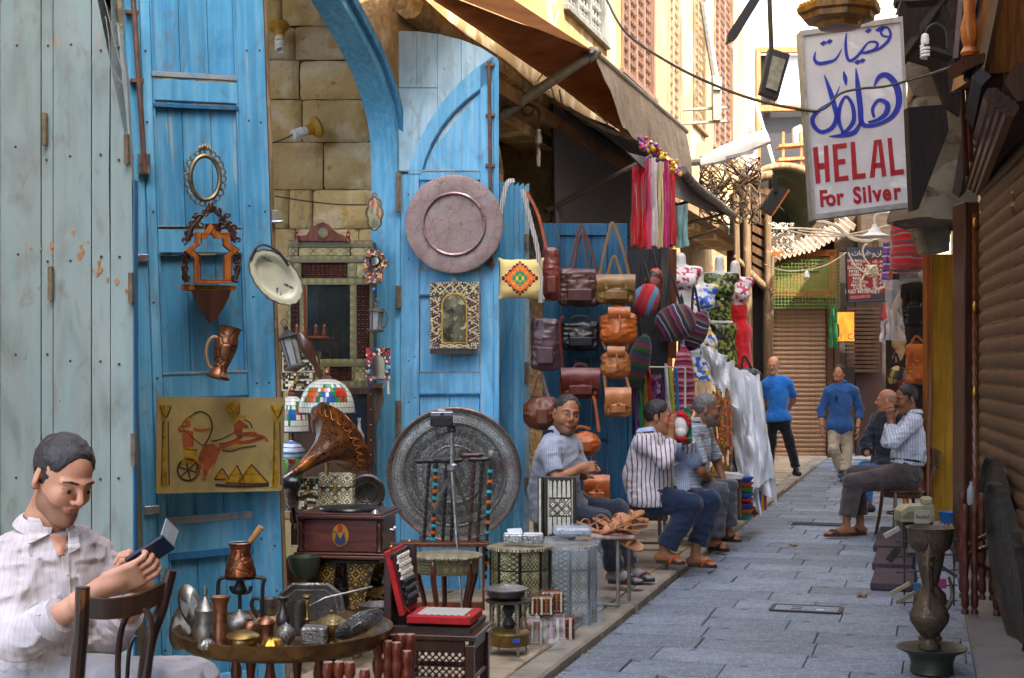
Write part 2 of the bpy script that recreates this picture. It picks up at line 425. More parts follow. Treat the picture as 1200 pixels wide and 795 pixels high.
def inlay(key,dark,pale,mid,f=40,rough=.35,ax=(0,2)):
 """Small star-and-square marquetry: sums of waves give a regular interlaced print of two woods and nacre."""
 if key in _mats:return _mats[key]
 n=N(key);x=n.xyz();a,b=x[ax[0]],x[ax[1]]
 if len(ax)>2:a=n.math('ADD',a,x[ax[2]])
 def w(u,fr,ph=0):return n.math('SINE',n.math('MULTIPLY_ADD',u,fr,ph))
 s1=n.math('MULTIPLY',w(a,f*2*pi),w(b,f*2*pi));d1=n.math('ADD',a,b);d2=n.math('SUBTRACT',a,b)
 s2=n.math('MULTIPLY',w(d1,f*2*pi*.5),w(d2,f*2*pi*.5));v=n.math('ADD',n.math('ABSOLUTE',s1),n.math('ABSOLUTE',s2))
 s3=n.math('MULTIPLY',w(a,f*2*pi*.16),w(b,f*2*pi*.16));v=n.math('ADD',v,n.math('MULTIPLY',n.math('ABSOLUTE',s3),.55))
 v=n.math('FRACT',n.math('MULTIPLY_ADD',n.noise(90,detail=2),.5,n.math('MULTIPLY',v,.8)))
 col=n.ramp(v,[(0,dark),(.2,dark),(.26,mid),(.44,mid),(.5,pale),(.72,pale),(.8,mid),(1,dark)])
 _mats[key]=n.fin(col,rough,0,n.bump(v,.2,.001),.5,.05);return _mats[key]
def metal(key,c1,c2,rough=.35,scale=9,bump=.3,bscale=30,dark=(.02,.018,.015),dlo=.5,dhi=.8,eng=None,m=.9,rnd=.15):
 if key in _mats:return _mats[key]
 n=N(key);col=n.mix(n.ramp(n.noise(scale,(1,1,1),6,.5),[(.3,0),(.7,1)]),c1,c2)
 g=n.ramp(n.noise(scale*2.3,(1,1,1),8,1,(5,5,5)),[(dlo,0),(dhi,.85)]);col=n.mix(g,col,dark)
 b=n.bump(n.noise(bscale,detail=4),bump,.003)
 if eng:
  e=n.voro(eng[0],eng[1]if len(eng)>1 else(1,1,1),'DISTANCE_TO_EDGE','Distance');e=n.ramp(e,[(.02,0),(.1,1)]);b=n.bump(e,.7,.0025,b)
  col=n.mix(n.ramp(e,[(0,.55),(.8,0)]),col,dark)
 _mats[key]=n.fin(col,n.ramp(n.noise(scale*3),[(.3,rough-.08),(.75,rough+.25)]),m,b,.5,rnd);return _mats[key]
def leather(key,c1,rough=.38):
 c=srgb(c1);return simple(key,c,tuple(x*.55 for x in c),rough,0,7,bump=.35,bscale=220,bdist=.0015,rnd=.05,spots=((tuple(min(1,x*1.5+.01)for x in c),14,.58,.8),),spec=.5)
def cloth(key,c1,c2=None,rough=.9,rnd=.04,bscale=260,folds=.5):
 if key in _mats:return _mats[key]
 n=N(key);c2=c2 or tuple(x*.8 for x in srgb(c1));col=n.mix(n.ramp(n.noise(9),[(.3,0),(.7,1)]),c1,c2)
 b=n.bump(n.noise(13,(1,1,.45),3,1.2),folds,.018);b=n.bump(n.noise(bscale,detail=2),.25,.001,b)
 _mats[key]=n.fin(col,rough,0,b,.25,rnd,Sheen_Weight=.25);return _mats[key]
def glassy(key,c,rough=.08,alpha=.35,tr=0.0):
 if key in _mats:return _mats[key]
 n=N(key);b=n.bump(n.noise(35,(1,1,.4),5,2),.7,.012)
 _mats[key]=n.fin(c,rough,0,b,.7,0,Alpha=alpha,Transmission_Weight=tr);return _mats[key]
BLUE=paint('blue_paint','519ec8','448fb9','a3a79d','86b9d2',seed=1)
BLUEP=paint('blue_panel_paint','4592bd','3983ad','94a09c','76adc8',seed=4)
BLUER=paint('blue_paint_pale_leaf','62a8d0','5298c2','aab3ae','93c0d8',seed=7)
PALEB=paint('old_pale_paint','9dbccb','86a9bb','6e6a5f','b8ccd2',seed=3)
GREY=paint('grey_green_paint','8a9694','758583','c07a3c','7f9b9e',seed=2,chip=(.715,.73),wlo=.69)
DARKB=paint('deep_blue_paint','1f6596','195680','5c7178','3d83ac',seed=5)
NAVYB=paint('far_blue_paint','1d5577','174a6a','55686e','2f6f90',seed=6)
STONE=simple('limestone','bda97a','a08756',.9,0,2.2,bump=.9,bscale=14,bdist=.03,rnd=.22,spots=(('c0b294',3.2,.5,.62),('a8842c',2.5,.6,.7),('4d3d25',9,.63,.78)))
RUBBLE=simple('rough_render','bda577','967c50',.95,0,5,bump=1,bscale=18,bdist=.04,rnd=.1,spots=(('cdbf9f',7,.55,.66),('59452c',12,.6,.75)))
PLAST=simple('ochre_plaster','b0925f','9a7c4c',.95,0,1.3,bump=.5,bscale=22,bdist=.01,rnd=.05,spots=(('e6d3a8',2.1,.52,.64,(1,1,.6)),('9b7f55',3.3,.58,.75,(1,1,.35)),('6f5a40',14,.68,.78)))
PLASTL=simple('pale_plaster','cfc3aa','beb091',.95,0,1.6,bump=.4,bscale=25,bdist=.008,rnd=.05,spots=(('a79b84',3,.6,.75),('8a7a60',9,.66,.76)))
WHITEW=simple('white_lime_wash','bdb5a4','a89f8c',.9,0,1.5,bump=.3,bscale=25,bdist=.006,rnd=.03,spots=(('9a8f7c',4,.62,.8,(1,1,.4)),))
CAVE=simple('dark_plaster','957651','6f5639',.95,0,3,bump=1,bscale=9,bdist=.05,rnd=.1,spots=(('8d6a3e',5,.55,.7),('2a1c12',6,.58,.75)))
SLAB=simple('granite_slab','7f8992','67717c',.7,0,7,bump=.8,bscale=90,bdist=.005,rnd=.28,spots=(('9aa6b2',75,.55,.63),('4f5964',55,.58,.66),('56616c',3.5,.5,.68),('8f8874',2.2,.6,.78),('3c4249',9,.64,.72)),spec=.4)
PSLAB=simple('sandstone_slab','b3a389','998870',.85,0,3,bump=.5,bscale=40,bdist=.006,rnd=.16,spots=(('b3a68c',4,.55,.7),('5f574b',5,.6,.75),('9c7f5a',2.5,.62,.8)))
KERB=simple('kerb_stone','a39a88','857c6c',.9,0,5,bump=.8,bscale=25,bdist=.012,rnd=.15,spots=(('4e463b',6,.55,.75),))
DIRT=simple('joint_dirt','46464a','33333a',.95,0,12,bump=.8,bscale=60,bdist=.01)
COPPER=metal('old_copper','a0714f','7d5540',.42,eng=(18,))
COPPERP=metal('red_copper','b06a45','7e4a33',.35,eng=(26,))
COPPLAIN=metal('worn_copper','a47358','6f4c3a',.38)
BRASS=metal('aged_brass','9b8047','6b5a38',.35)
BRASSE=metal('engraved_brass','a08a58','6a5a3c',.35,eng=(60,))
BRASSY=metal('bright_brass','d2a344','a57c2e',.28,dlo=.6)
PEWTER=metal('tinned_metal','9c9a94','74716b',.38)
PEWTERE=metal('engraved_tin','a3a29c','6e6c66',.4,eng=(70,),m=.75)
TRAYM=metal('big_tray_metal','85877f','5f625c',.5,scale=5,eng=(30,),m=.6,bscale=15)
PLATEM=metal('plum_copper_plate','94777a','7a5f60',.45,scale=6,m=.55,bump=.3)
STEEL=metal('steel','b4b6ba','8c8f94',.25,dlo=.7)
IRON=metal('painted_iron','45464a','2b2b2d',.5,m=.4)
PIPE=simple('grey_pipe','8a8a80','6c6a60',.6,.2,20,spots=(('7a4e30',9,.62,.75),))
CREAMEN=simple('cream_enamel','c9c8ae','aeae94',.3,0,9,bump=.1,spots=(('3b4a56',22,.66,.7),),spec=.6)
DWOOD=wood('dark_wood','4a2a1c','2b160e',.38,coat=.3)
MWOOD=wood('mid_wood','7c4424','54290f',.4,coat=.2)
RWOOD=wood('red_turned_wood','7c3a24','4a1f12',.35,coat=.3)
ORWOOD=wood('orange_marquetry','c97a2c','9a4f14',.4,coat=.2)
OLDW=wood('weathered_wood','8d7355','5e4932',.85,bump=.8,spots=(('b8a283',9,.6,.75),))
GOLDW=wood('varnished_yellow_wood','a9812a','8a6418',.35,coat=.4,scale=18)
BRW=wood('brown_shop_wood','5a3a22','3a2413',.5)
BLACKW=simple('black_lacquer','15130f','1f1b16',.3,spots=(),bump=.05)
BLACK=simple('matt_black','121214','1b1b1e',.6,bump=.1)
SHUT=simple('roller_shutter','a5866a','85694f',.6,.1,6,bump=.2,spots=(('c9b08c',7,.6,.75,(1,1,3)),('523726',5,.6,.78)))
WHITEP=simple('white_paint','d8d8d4','c2c1bb',.55,0,10,bump=.1,spots=(('8a8478',12,.66,.8),))
PLASTIC=simple('white_plastic','e2e4e6','cdd2d6',.3,bump=.05,rnd=.02)
RED=simple('red_velvet','b8101a','8e0a12',.8,bump=.2,bscale=200)
INLAY=inlay('nacre_inlay','22251d','b9b38a','6f6d48',34,ax=(0,2,1))
INLAYG=inlay('gold_inlay','14100a','b08a3a','4a3a14',20,ax=(0,2))
INLAYS=inlay('fine_nacre_inlay','1f1f16','a39b6e','5c5a3a',60,ax=(0,2,1))
INLAYT=inlay('table_top_inlay','3a3420','cfc8ac','8c7f5c',45,ax=(0,1))
NACRE=simple('nacre_strip','d6d4c4','a9a68f',.3,scale=60,bump=.1)
WRAP=glassy('plastic_wrap','c8d6e6',.1,.24)
WRAPC=glassy('clear_wrap','d8dde2',.1,.3)
SHEETW=simple('white_plastic_sheet','f0f1f2','e2e4e6',.75,0,6,bump=.3,bscale=20,bdist=.01,rnd=.04,spec=.3)
MIRROR=simple('mirror_glass','8c9296','7d8488',.06,.95,3,bump=0)
PANE=simple('dark_pane','14181b','22272b',.08,0,3,bump=0,spec=.8)
SKIN=None
rnd=random.Random(11)
SY,CY=sin(YAW),cos(YAW)
WX=-3.6
def wallY(px,X=WX):d=X/CY*FP/(px-1105);return(d+X*SY)/CY
def wallz(px,py,X=WX):d=X/CY*FP/(px-1105);return CH+(HY-py)/FP*d
def piece_mesh(d,b=.006,jit=.0,seed=0):
 return M().box((0,0,0),d,b).mesh('piece')
g=T('ground',kind='structure',at=(0,0,0));g.solo(M().grid(lambda u,v:((u-.5)*300,(v-.5)*300,-.045),4,4),DIRT)
road=T('road',kind='structure',at=(0,0,0))
RZ,KX=.09,-1.88
road.add('road_bed',M().box((-.45,14,RZ-.03),(3.1,36,.024),0),DIRT)
vars_=[(.5,.36),(.64,.36),(.8,.36)]
pm=[M().box((0,0,0),(w-.005,h-.014,.04),.005).mesh('paving_slab')for w,h in vars_]
for m_ in pm:m_.materials.append(SLAB)
y=6.2;row=0
while y<28.5:
 x=KX+(.35 if row%2 else 0)-rnd.random()*.2
 if x>KX:x-=.5
 while x<1.15:
  k=rnd.randrange(3);w,h=vars_[k]
  xc=x+w/2
  if xc-w/2<KX:
   w2=x+w-KX
   if w2>.1:
    road.add('paving_slab',M().box((0,0,0),(w2-.008,h-.008,.04),.006),SLAB,loc=(KX+w2/2,y+h/2,RZ-.022+rnd.uniform(-.003,.003)),rot=(rnd.uniform(-.004,.004),0,0))
  elif not(.86<0):
   road.add('paving_slab',pm[k],SLAB,loc=(xc,y+h/2,RZ-.022+rnd.uniform(-.003,.003)),rot=(rnd.uniform(-.004,.004),rnd.uniform(-.003,.003),0))
  x+=w
 y+=.36;row+=1
pave=T('pavement',kind='structure',at=(0,0,0))
pave.add('pavement_bed',M().box((-2.9,15,.04),(1.76,36,.14),0),DIRT)
y=-.4
while y<27:
 L=rnd.uniform(.7,1.1)
 pave.add('kerb_stone',M().box((0,0,0),(.16,L-.012,.2),.014),KERB,loc=(KX-.08+rnd.uniform(-.012,.006),y+L/2,.043+rnd.uniform(-.008,.004)),rot=(0,rnd.uniform(-.02,.02),rnd.uniform(-.01,.01)));y+=L
y=1.0;row=0
while y<26.5:
 h=rnd.choice((.48,.6,.52));x=KX-.162
 while x>-3.65:
  w=rnd.choice((.45,.6,.52));w=min(w,x+3.78)
  if w<.12:break
  pave.add('paving_slab',M().box((0,0,0),(w-.01,h-.01,.05),.008),PSLAB,loc=(x-w/2,y+h/2,.118+rnd.uniform(-.004,.004)),rot=(rnd.uniform(-.006,.006),rnd.uniform(-.006,.006),0));x-=w
 y+=h;row+=1
st=T('pavement',kind='structure',at=(0,0,0));st.name='shop_step'
def stepX(Y):return.20-.016*(Y-5)
y=3.6;
while y<17:
 L=1.15
 a,b=stepX(y),stepX(y+L)
 st.add('step_slab',M().box((0,0,0),(1.9,L-.01,.17),.01),simple('grey_step_stone','6f6b66','5b5753',.8,0,4,bump=.5,bscale=40,bdist=.005,rnd=.15,spots=(('423c35',5,.58,.75),)),loc=((a+b)/2+.95,y+L/2,.062),rot=(0,0,atan2(a-b,L)));y+=L
c_=P(945,714,D(714,RZ))
t=T('manhole_cover','square concrete manhole cover with dark rim set in the grey slabs of the lane','manhole cover',at=(c_.x,c_.y,RZ),rot=0)
t.add('rim',M().box((0,-.115,.002),(.44,.03,.012),.002).box((0,.115,.002),(.44,.03,.012),.002).box((-.215,0,.002),(.03,.2,.012),.002).box((.215,0,.002),(.03,.2,.012),.002),BLACK)
t.add('plate',box((0,0,.0),(.4,.2,.01),.002),SLAB)
t.add('lifting_slot',box((-.06,.03,.005),(.07,.02,.006),.001),BLACK);t.add('lifting_slot',box((-.06,-.04,.005),(.07,.02,.006),.001),BLACK);t.add('badge',box((.09,-.04,.006),(.045,.03,.006),.002),WHITEP)
c_=P(961,615,D(615,RZ))
t=T('drain_grille','long dark iron drain grille across the lane near the seated man','drain grille',at=(c_.x,c_.y,RZ),rot=0)
t.add('frame',M().box((0,-.1,.003),(.56,.02,.012),.002).box((0,.1,.003),(.56,.02,.012),.002).box((0,0,-.001),(.54,.18,.006),0),BLACK)
bm_=box((0,0,0),(.012,.18,.014),.002).mesh('bar')
for i in range(22):t.add('bar',bm_,IRON,loc=(-.262+i*.025,0,.006))
fac=T('left_building','tall ochre plastered building with turned wood lattice windows above the shops','building',at=(WX,8.0,0),rot=pi/2)
F0=8.0
def fy(px,X=WX):return wallY(px,X)-F0
wins=[(661,709,-120,41),(727,766,-160,110),(782,798,-90,158),(812,826,-70,160),(836,858,-60,190)]
def wspan(w):
 a,b,yt,yb=w
 za=wallz(a,yt);zb=wallz((a+b)/2,yb-6)
 return fy(a),fy(b),zb,min(za,zb+3.2)
spans=[wspan(w)for w in wins]
ZL,ZT=3.75,12.0
x0,x1=2.0,19.5
edges=[x0]+[v for s_ in spans for v in s_[:2]]+[x1]
for i in range(0,len(edges),2):
 a,b=edges[i],edges[i+1]
 fac.add('wall_bay',M().grid(lambda u,v:(a+(b-a)*u,-.012*vn(u*(b-a)*1.4,v*6,i),ZL+(ZT-ZL)*v),max(2,int((b-a)/.25)),20,th=.35),PLAST)
for a,b,zb,zt in spans:
 fac.add('wall_below_window',M().box(((a+b)/2,.18,(ZL+zb)/2),(b-a+.01,.36,zb-ZL),0),PLAST)
 fac.add('wall_above_window',M().box(((a+b)/2,.18,(ZT+zt)/2),(b-a+.01,.36,ZT-zt),0),PLAST)
def mashrab(nm,a,b,zb,zt,ncol,fm,lm,first):
 w=T(nm,None,None,at=(0,0,0));W_=b-a;H_=zt-zb;x=lambda u:a+u;yo=.04
 fr=M().box((a+.04,yo,(zb+zt)/2),(.08,.14,H_),.008).box((b-.04,yo,(zb+zt)/2),(.08,.14,H_),.008).box(((a+b)/2,yo-.01,zb+.03),(W_+.1,.18,.07),.01).box(((a+b)/2,yo,zt-.04),(W_,.14,.08),.008)
 f=fac.add(nm,fr,fm)
 cw=(W_-.16)/ncol
 mu=M().box((0,0,0),(.05,.08,H_-.14),.008).mesh('mullion')
 for i in range(1,ncol):
  fac.add('mullion',mu,fm,parent=f,loc=(a+.08+cw*i,yo,(zb+zt)/2))
 L=M(60)
 for i in range(ncol):
  n2=max(2,int(round(cw/.13)))
  for j in range(n2):
   xx=a+.08+cw*i+cw*(j+.5)/n2;z=zb+.08;prof=[]
   while z<zt-.1:
    prof+=[(.012,z),(.034,z+.03),(.034,z+.06),(.012,z+.09),(.02,z+.105),(.012,z+.12)];z+=.13
   L.lathe(prof,6,(xx,yo,0))
  z=zb+.2
  while z<zt-.1:
   L.box((a+.08+cw*(i+.5),yo+.01,z),(cw,.02,.022),0);z+=.26
 fac.add('turned_lattice',L,lm,parent=f)
 fac.add('dark_pane',M().box(((a+b)/2,.26,(zb+zt)/2),(W_,.03,H_),0),BLACK,parent=f)
 return f
GREYWD=wood('grey_bleached_wood','8f9087','6c6a60',.8,bump=.5);REDWD=wood('red_brown_lattice_wood','6b4836','4c3226',.7,bump=.5)
cols_=[(3,GREYWD,GREYWD),(4,wood('dusty_wood','8a6a52','6b4d3a',.8),REDWD),(2,wood('pale_lattice_wood','a88f74','86694e',.8),OLDW),(2,OLDW,OLDW),(3,OLDW,REDWD)]
for(a,b,zb,zt),(nc,fm,lm)in zip(spans,cols_):mashrab('lattice_window',a,b,zb,zt,nc,fm,lm,None)
fac.add('ledge',M().tube(smoothpts([(x0-.6+i*1.0,-.05+.03*vn(i*.9,1),ZL+.40-.012*i+.05*vn(i*1.3,4))for i in range(19)],5),.10,10),RUBBLE)
low=T('shop_front_wall','dark rough plaster wall with piers behind the hanging bags and awnings','wall',at=(WX,F0,0),rot=pi/2)
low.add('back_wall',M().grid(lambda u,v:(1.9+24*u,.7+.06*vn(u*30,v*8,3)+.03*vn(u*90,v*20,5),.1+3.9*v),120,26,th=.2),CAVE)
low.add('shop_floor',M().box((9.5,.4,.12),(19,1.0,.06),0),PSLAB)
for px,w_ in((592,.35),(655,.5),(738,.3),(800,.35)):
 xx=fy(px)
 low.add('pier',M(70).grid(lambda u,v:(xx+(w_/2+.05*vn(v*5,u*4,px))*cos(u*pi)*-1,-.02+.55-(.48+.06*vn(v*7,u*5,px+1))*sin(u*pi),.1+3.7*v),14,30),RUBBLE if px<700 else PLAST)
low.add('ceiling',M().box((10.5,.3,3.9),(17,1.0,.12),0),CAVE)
AZ=2.95
aw=T('arched_wall','rough yellow stone wall round the tall arched opening with blue frame','wall',at=(WX,0,0),rot=pi/2)
yF=wallY(464)
half=[(.0,0),(.012,.16),(.05,.33),(.13,.48),(.24,.60),(.4,.73),(.61,.85),(.89,.985),(1.15,1.09),(1.5,1.2)]
def archline(off):
 """points of the opening's edge pushed out by off, from the far jamb over the top to the near jamb"""
 pts=[Vector((yF-a,AZ+b,0))for a,b in half];pts=smoothpts(pts,3);pts+=[Vector((2*(yF-1.5)-p.x,p.y,0))for p in reversed(pts[:-1])]
 out=[]
 for i,p in enumerate(pts):
  tn=(pts[min(i+1,len(pts)-1)]-pts[max(i-1,0)]).normalized();out.append((p.x+tn.y*off,p.y-tn.x*off))
 return out
A_=M();o0=archline(0)
A_.prism([(yF+1.3,.1),(yF+1.3,7.5),(yF-6.5,7.5),(yF-6.5,.1),(yF-3.0,.1)]+list(reversed(o0))+[(yF,.1)],.02,.145)
aw.add('wall_face',A_,simple('yellow_stone_wall','c4a873','a78a58',.95,0,3,bump=1,bscale=16,bdist=.03,rnd=.05,spots=(('dcc9a0',5,.52,.66),('7d5c34',7,.6,.75))))
aw.add('door_frame',M().prism([(yF-.10,.1),(yF,.1)]+archline(.0)+[(yF-3,.1),(yF-2.9,.1)]+list(reversed(archline(-.10))),-.05,.14),BLUE)
aw.add('frame_bead',M().prism([(yF-.03,.1),(yF+.03,.1)]+archline(.03)+[(yF-3.03,.1),(yF-2.97,.1)]+list(reversed(archline(-.03))),-.08,-.04),BLUEP)
def ribbon(t,pts,w,y0=-.002,y1=.002,m=None,y=0.0,n=5):
 """flat stroke along traced pixels; w in pixels, one number or one per point"""
 m=m or M();ws=list(w)if isinstance(w,(list,tuple))else[w]*len(pts)
 P3=smoothpts([(a,b,c)for(a,b),c in zip(pts,ws)],n)if n>1 else[Vector((a,b,c))for(a,b),c in zip(pts,ws)]
 L,R=[],[]
 for i,p in enumerate(P3):
  tn=Vector((P3[min(i+1,len(P3)-1)].x-P3[max(i-1,0)].x,P3[min(i+1,len(P3)-1)].y-P3[max(i-1,0)].y));tn=tn.normalized()if tn.length else Vector((1,0))
  h=max(p.z,.1)/2;L.append((p.x-tn.y*h,p.y+tn.x*h));R.append((p.x+tn.y*h,p.y-tn.x*h))
 for i in range(len(L)-1):m.prism(t.poly([L[i],L[i+1],R[i+1],R[i]],y),y+y0,y+y1)
 return m
def cable(t,pts,r=.006,yy=0.0,n=5):return M().tube(smoothpts([t.p(a,b,yy)for a,b in pts],6),r,n)
rb=T('right_building','tall shaded building rising over the wood shuttered shop','building',at=(0,0,0))
def plan(m,pts,z0,z1):
 n=len(pts);m.add([(x,y,z0)for x,y in pts]+[(x,y,z1)for x,y in pts],[tuple(reversed(range(n))),tuple(range(n,2*n))]+[(i,(i+1)%n,(i+1)%n+n,i+n)for i in range(n)]);return m
rb.add('upper_wall',plan(M(),[(1.05,-9),(1.0,2),(.36,10.4),(.34,15.5),(4,15.5),(4,-9)],3.25,10.6),PLASTL)
rb.add('unseen_overhang',plan(M(),[(1.05,-3),(1.0,7.3),(-.35,7.3),(-.35,-3)],3.75,6.4),BRW)  # overhang out of view, added to darken the right side
rb.add('far_wall',plan(M(),[(.12,15.5),(.12,24.4),(4,24.4),(4,15.5)],.1,6.6),PLASTL)
rb.add('shop_wall',plan(M(),[(1.6,-9),(1.34,2),(1.0,6.5),(.62,10.9),(.62,13.5),(4,13.5),(4,-9)],.0,3.249),CAVE)
sh=T('roller_shutter','brown horizontal slatted wooden shutter of the closed shop on the right edge','shutter',1175,500,9.3,-101.6)
ax,bx_=sh.p(1149,500).x,sh.p(1199,500).x+2.2
slm=M().grid(lambda u,v:((u-.5)*(bx_-ax),(-.012*sin(min(1,v*1.15)*pi)if v<.87 else.004),v*.102),2,9,th=.006).mesh('slat')
WARMS=wood('shutter_slats','5f4631','48331f',.6,stretch=(.08,1,1),spots=(('8f7355',5,.6,.72),('2f1f14',6,.56,.72)))  # slat colour darkened to carry the shade on this side
z0_=.2-sh.loc.z
for i in range(30):sh.add('slat',slm,WARMS,loc=((ax+bx_)/2,0,z0_+i*.103))
cj=T('carved_post','tall dark carved wood door post with rope moulding beside the slatted shutter','post',1140,640,11.0)
cj.add('post',bx(cj,1130,236,1148,668,0,.3,.01),DWOOD)
cj.add('inner_post',bx(cj,1147.5,250,1153,680,-.05,.2,.005),BRW)
rp=M(70);zs=[cj.p(1143,yy_,-.02)for yy_ in(250,630)]
def rope(m,a,b,r,tw=22,n=80):
 a,b=Vector(a),Vector(b);L=(b-a).length
 for k_ in range(3):
  m.tube([a+(b-a)*i/n+Vector((cos(i/n*L*tw+k_*2.09)*r*.5,sin(i/n*L*tw+k_*2.09)*r*.5,0))for i in range(n+1)],r*.62,5)
 return m
cj.add('rope_moulding',rope(rp,zs[0],zs[1],.022),MWOOD)
for yy_ in(262,360,460):cj.add('gilt_boss',M().ell(cj.p(1142.5,yy_,-.05),(.02,.012,.045)),BRASSY)
cj=T('carved_column','twisted carved wood column at the very right edge over the slatted shutter','post',1196,480,8.75)
cj.add('twist',rope(M(70),cj.p(1197,250),cj.p(1199,540),.035,16),MWOOD)
cj.add('capital',M().lathe([(.05,0),(.06,.04),(.04,.07),(.055,.12),(.03,.16)],12,cj.p(1195,235)-Vector((0,0,.08))),MWOOD)
cj.add('backing',bx(cj,1193,120,1215,560,.06,.14,.005),DWOOD)
yp=T('door_panel','varnished yellow wood door panel standing between hanging bags and dark shop post','door',1108,612,13.4,4)
YP=GOLDW
for a,b in((1092.5,1107.3),(1107.5,1122)):yp.add('plank',bx(yp,a,298,b,611,0,.05,.004),YP)
yp.add('edge_post',bx(yp,1086,285,1092,612,-.03,.08,.006),wood('orange_edge_wood','9c5a20','703a12',.4,coat=.2))
yp.add('dark_gap_strip',bx(yp,1122.3,285,1127,640,.02,.12,.004),BLACK)
yp.add('rear_plank',bx(yp,1126.5,290,1133,620,.1,.16,.004),YP)
yp.add('hose',cable(yp,[(1125,290),(1128,350),(1133,450),(1138,560),(1141,650)],.012,-.1),COPPLAIN)
cb=T('shop_cornice','stepped dark wood cornice running out over the closed shop','cornice',1141,225,10.6)
for i in range(4):
 o=i*.035;pts=[]
 def cq(px,py,d):return cb.q(px,py,d)
 a=cb.q(1134+i*4.5,214+i*3,10.6);b=cb.q(1163+i*7,112+i*5,7.4)
 cb.add('moulding',M().tube([a,b],.045,6),DWOOD)
cb.add('shutter_box',M().tube([cb.q(1156,212,10.7),cb.q(1205,95,7.6)],.12,6),BRW)
cb.add('fascia',M().tube([cb.q(1124,225,11),cb.q(1150,90,7.6)],.05,4),wood('bluish_dark_wood','4a4a52','2e2c33',.6))
pc=T('corner_pier','dirty grey plaster corner with layered cornice under it behind the silver shop sign','wall',1090,270,12.6)
def bl(t,poly,y0,y1):return M().prism(t.poly(poly),y0,y1)
DIRTYP=simple('dirty_corner_plaster','8a8270','6b6250',.95,0,3,bump=.9,bscale=12,bdist=.02,spots=(('837c6b',4,.55,.7),('2f251b',5,.56,.72)))
pc.add('pier',M(50).grid(lambda u,v:(lambda q:(q.x,.0+.05*vn(u*4,v*8,2)+.05*abs(u-.5),q.z))(pc.p(1062+58*u+6*v*(1-u),268-290*v)),16,40,th=-.4),DIRTYP)
for i in range(6):pc.add('cornice_course',bl(pc,[(1068+i*3.2,240+i*9),(1078+i*4,236+i*9),(1112,238+i*9.5),(1112,247+i*9.5),(1082+i*3.4,250+i*9.2),(1070+i*3.4,250+i*9)],-.12+i*.02,.3),simple('cornice_plaster','8d8a80','6f6b60',.9,0,6,bump=.6,bscale=25,bdist=.01,spots=(('4b463c',6,.6,.75),)))
br=T('timber_bracket','dark crossed timbers under the upper bay beside the silver shop sign','bracket',1085,40,11.6)
DT=wood('dark_timber','2c211a','1a130f',.8)  # very dark brown timber
for pts in([(1050,-10),(1085,62)],[(1110,-5),(1056,72)],[(1048,4),(1112,0)],[(1112,-10),(1118,110)],[(1090,60),(1122,70)],[(1095,-10),(1120,50)]):
 br.add('timber',M().tube([br.p(*pts[0]),br.p(*pts[1])],.045,4),DT)
br.add('back_boards',bl(br,[(1060,-15),(1140,-15),(1136,130),(1118,118),(1100,70),(1072,62)],.25,.3),DT)
by=T('timber_bay','orange brown carved timber bay with turned baluster over the shop at the top right corner','balcony',1170,60,8.0)
OB=wood('bay_orange_wood','8f5a22','5f3712',.5,spots=(('3a2310',5,.6,.75),))
by.add('soffit',bl(by,[(1147,88),(1152,60),(1166,-12),(1215,-12),(1215,76),(1185,84)],0,.5),OB)
by.add('edge_beam',M().tube([by.p(1150,88,-.05),by.p(1171,-15,-.05)],.035,4),DWOOD)
prof=[(.035,0),(.05,.02),(.03,.05),(.045,.1),(.048,.16),(.03,.24),(.034,.4),(.05,.42),(.05,.46)]
q=by.p(1136,66,-.02);by.add('baluster',M().lathe(prof,14,q),ORWOOD)
q=by.p(1133,-20,-.02);
for k_ in range(4):
 a=by.p(1121+k_*4,70+k_*8,.1);b=by.p(1129+k_*9,-20,.3);by.add('batten',M().tube([a,b],.022,4),DWOOD if k_%2 else BRW)
by.add('sill',bl(by,[(1122,72),(1148,66),(1150,76),(1126,86)],-.08,.2),DWOOD)
for k_ in range(6):
 a=by.p(1127+k_*7,88+k_*1,.4);b=by.p(1133+k_*5,205-k_*17,.8)
 by.add('fret_strip',M().tube([a,b],[.014,.02],5),(DWOOD,wood('reddish_fret','7a4630','54301f',.5))[k_%2])
by.add('fret_back',bl(by,[(1122,88),(1172,84),(1176,118),(1136,222),(1128,224)],1.0,1.1),DT)
by.add('upper_board',bl(by,[(1176,70),(1215,60),(1215,130),(1180,132)],.02,.4),DWOOD)
sg=T('shop_sign','white rectangular hanging sign with blue Arabic writing and red letters reading HELAL For Silver','sign',1003,140,11.2)
SGW=simple('sign_face','c9c6c4','b4b0ae',.28,0,4,bump=.2,bscale=12,bdist=.01,spots=(('8d8a88',8,.66,.78),('d9d6d0',3,.6,.7,(1,1,2))),spec=.6)
TL,TR,BR,BL=(937,37),(1057,20),(1068,243),(952,258)
sg.add('box',bl(sg,[TL,TR,BR,BL],.012,.14),simple('sign_box','a9a9a4','8f8f8a',.5,.3,10,bump=.1))
def lerp(a,b,t):return(a[0]+(b[0]-a[0])*t,a[1]+(b[1]-a[1])*t)
def inset(k):cx,cy=1003.5,139.5;return[lerp(p_,(cx,cy),k)for p_ in(TL,TR,BR,BL)]
sg.add('face',bl(sg,inset(.035),.0,.011),SGW)
ALU=simple('sign_trim','b9b9b3','9a9a94',.35,.5,20,bump=.1)
ou,in_=[TL,TR,BR,BL],inset(.055)
for i in range(4):sg.add('trim',bl(sg,[ou[i],ou[(i+1)%4],in_[(i+1)%4],in_[i]],-.022,-.001+.0002*i),ALU)
SB,SR=simple('sign_blue','2335a0','1b2a8c',.4,bump=0),simple('sign_red','a8202a','8f1822',.4,bump=0)
def A1(x,y):return(930+x/6.113,y/6.113)
def A2(x,y):return(820+x/2.8395,y/2.8395)
b=M()
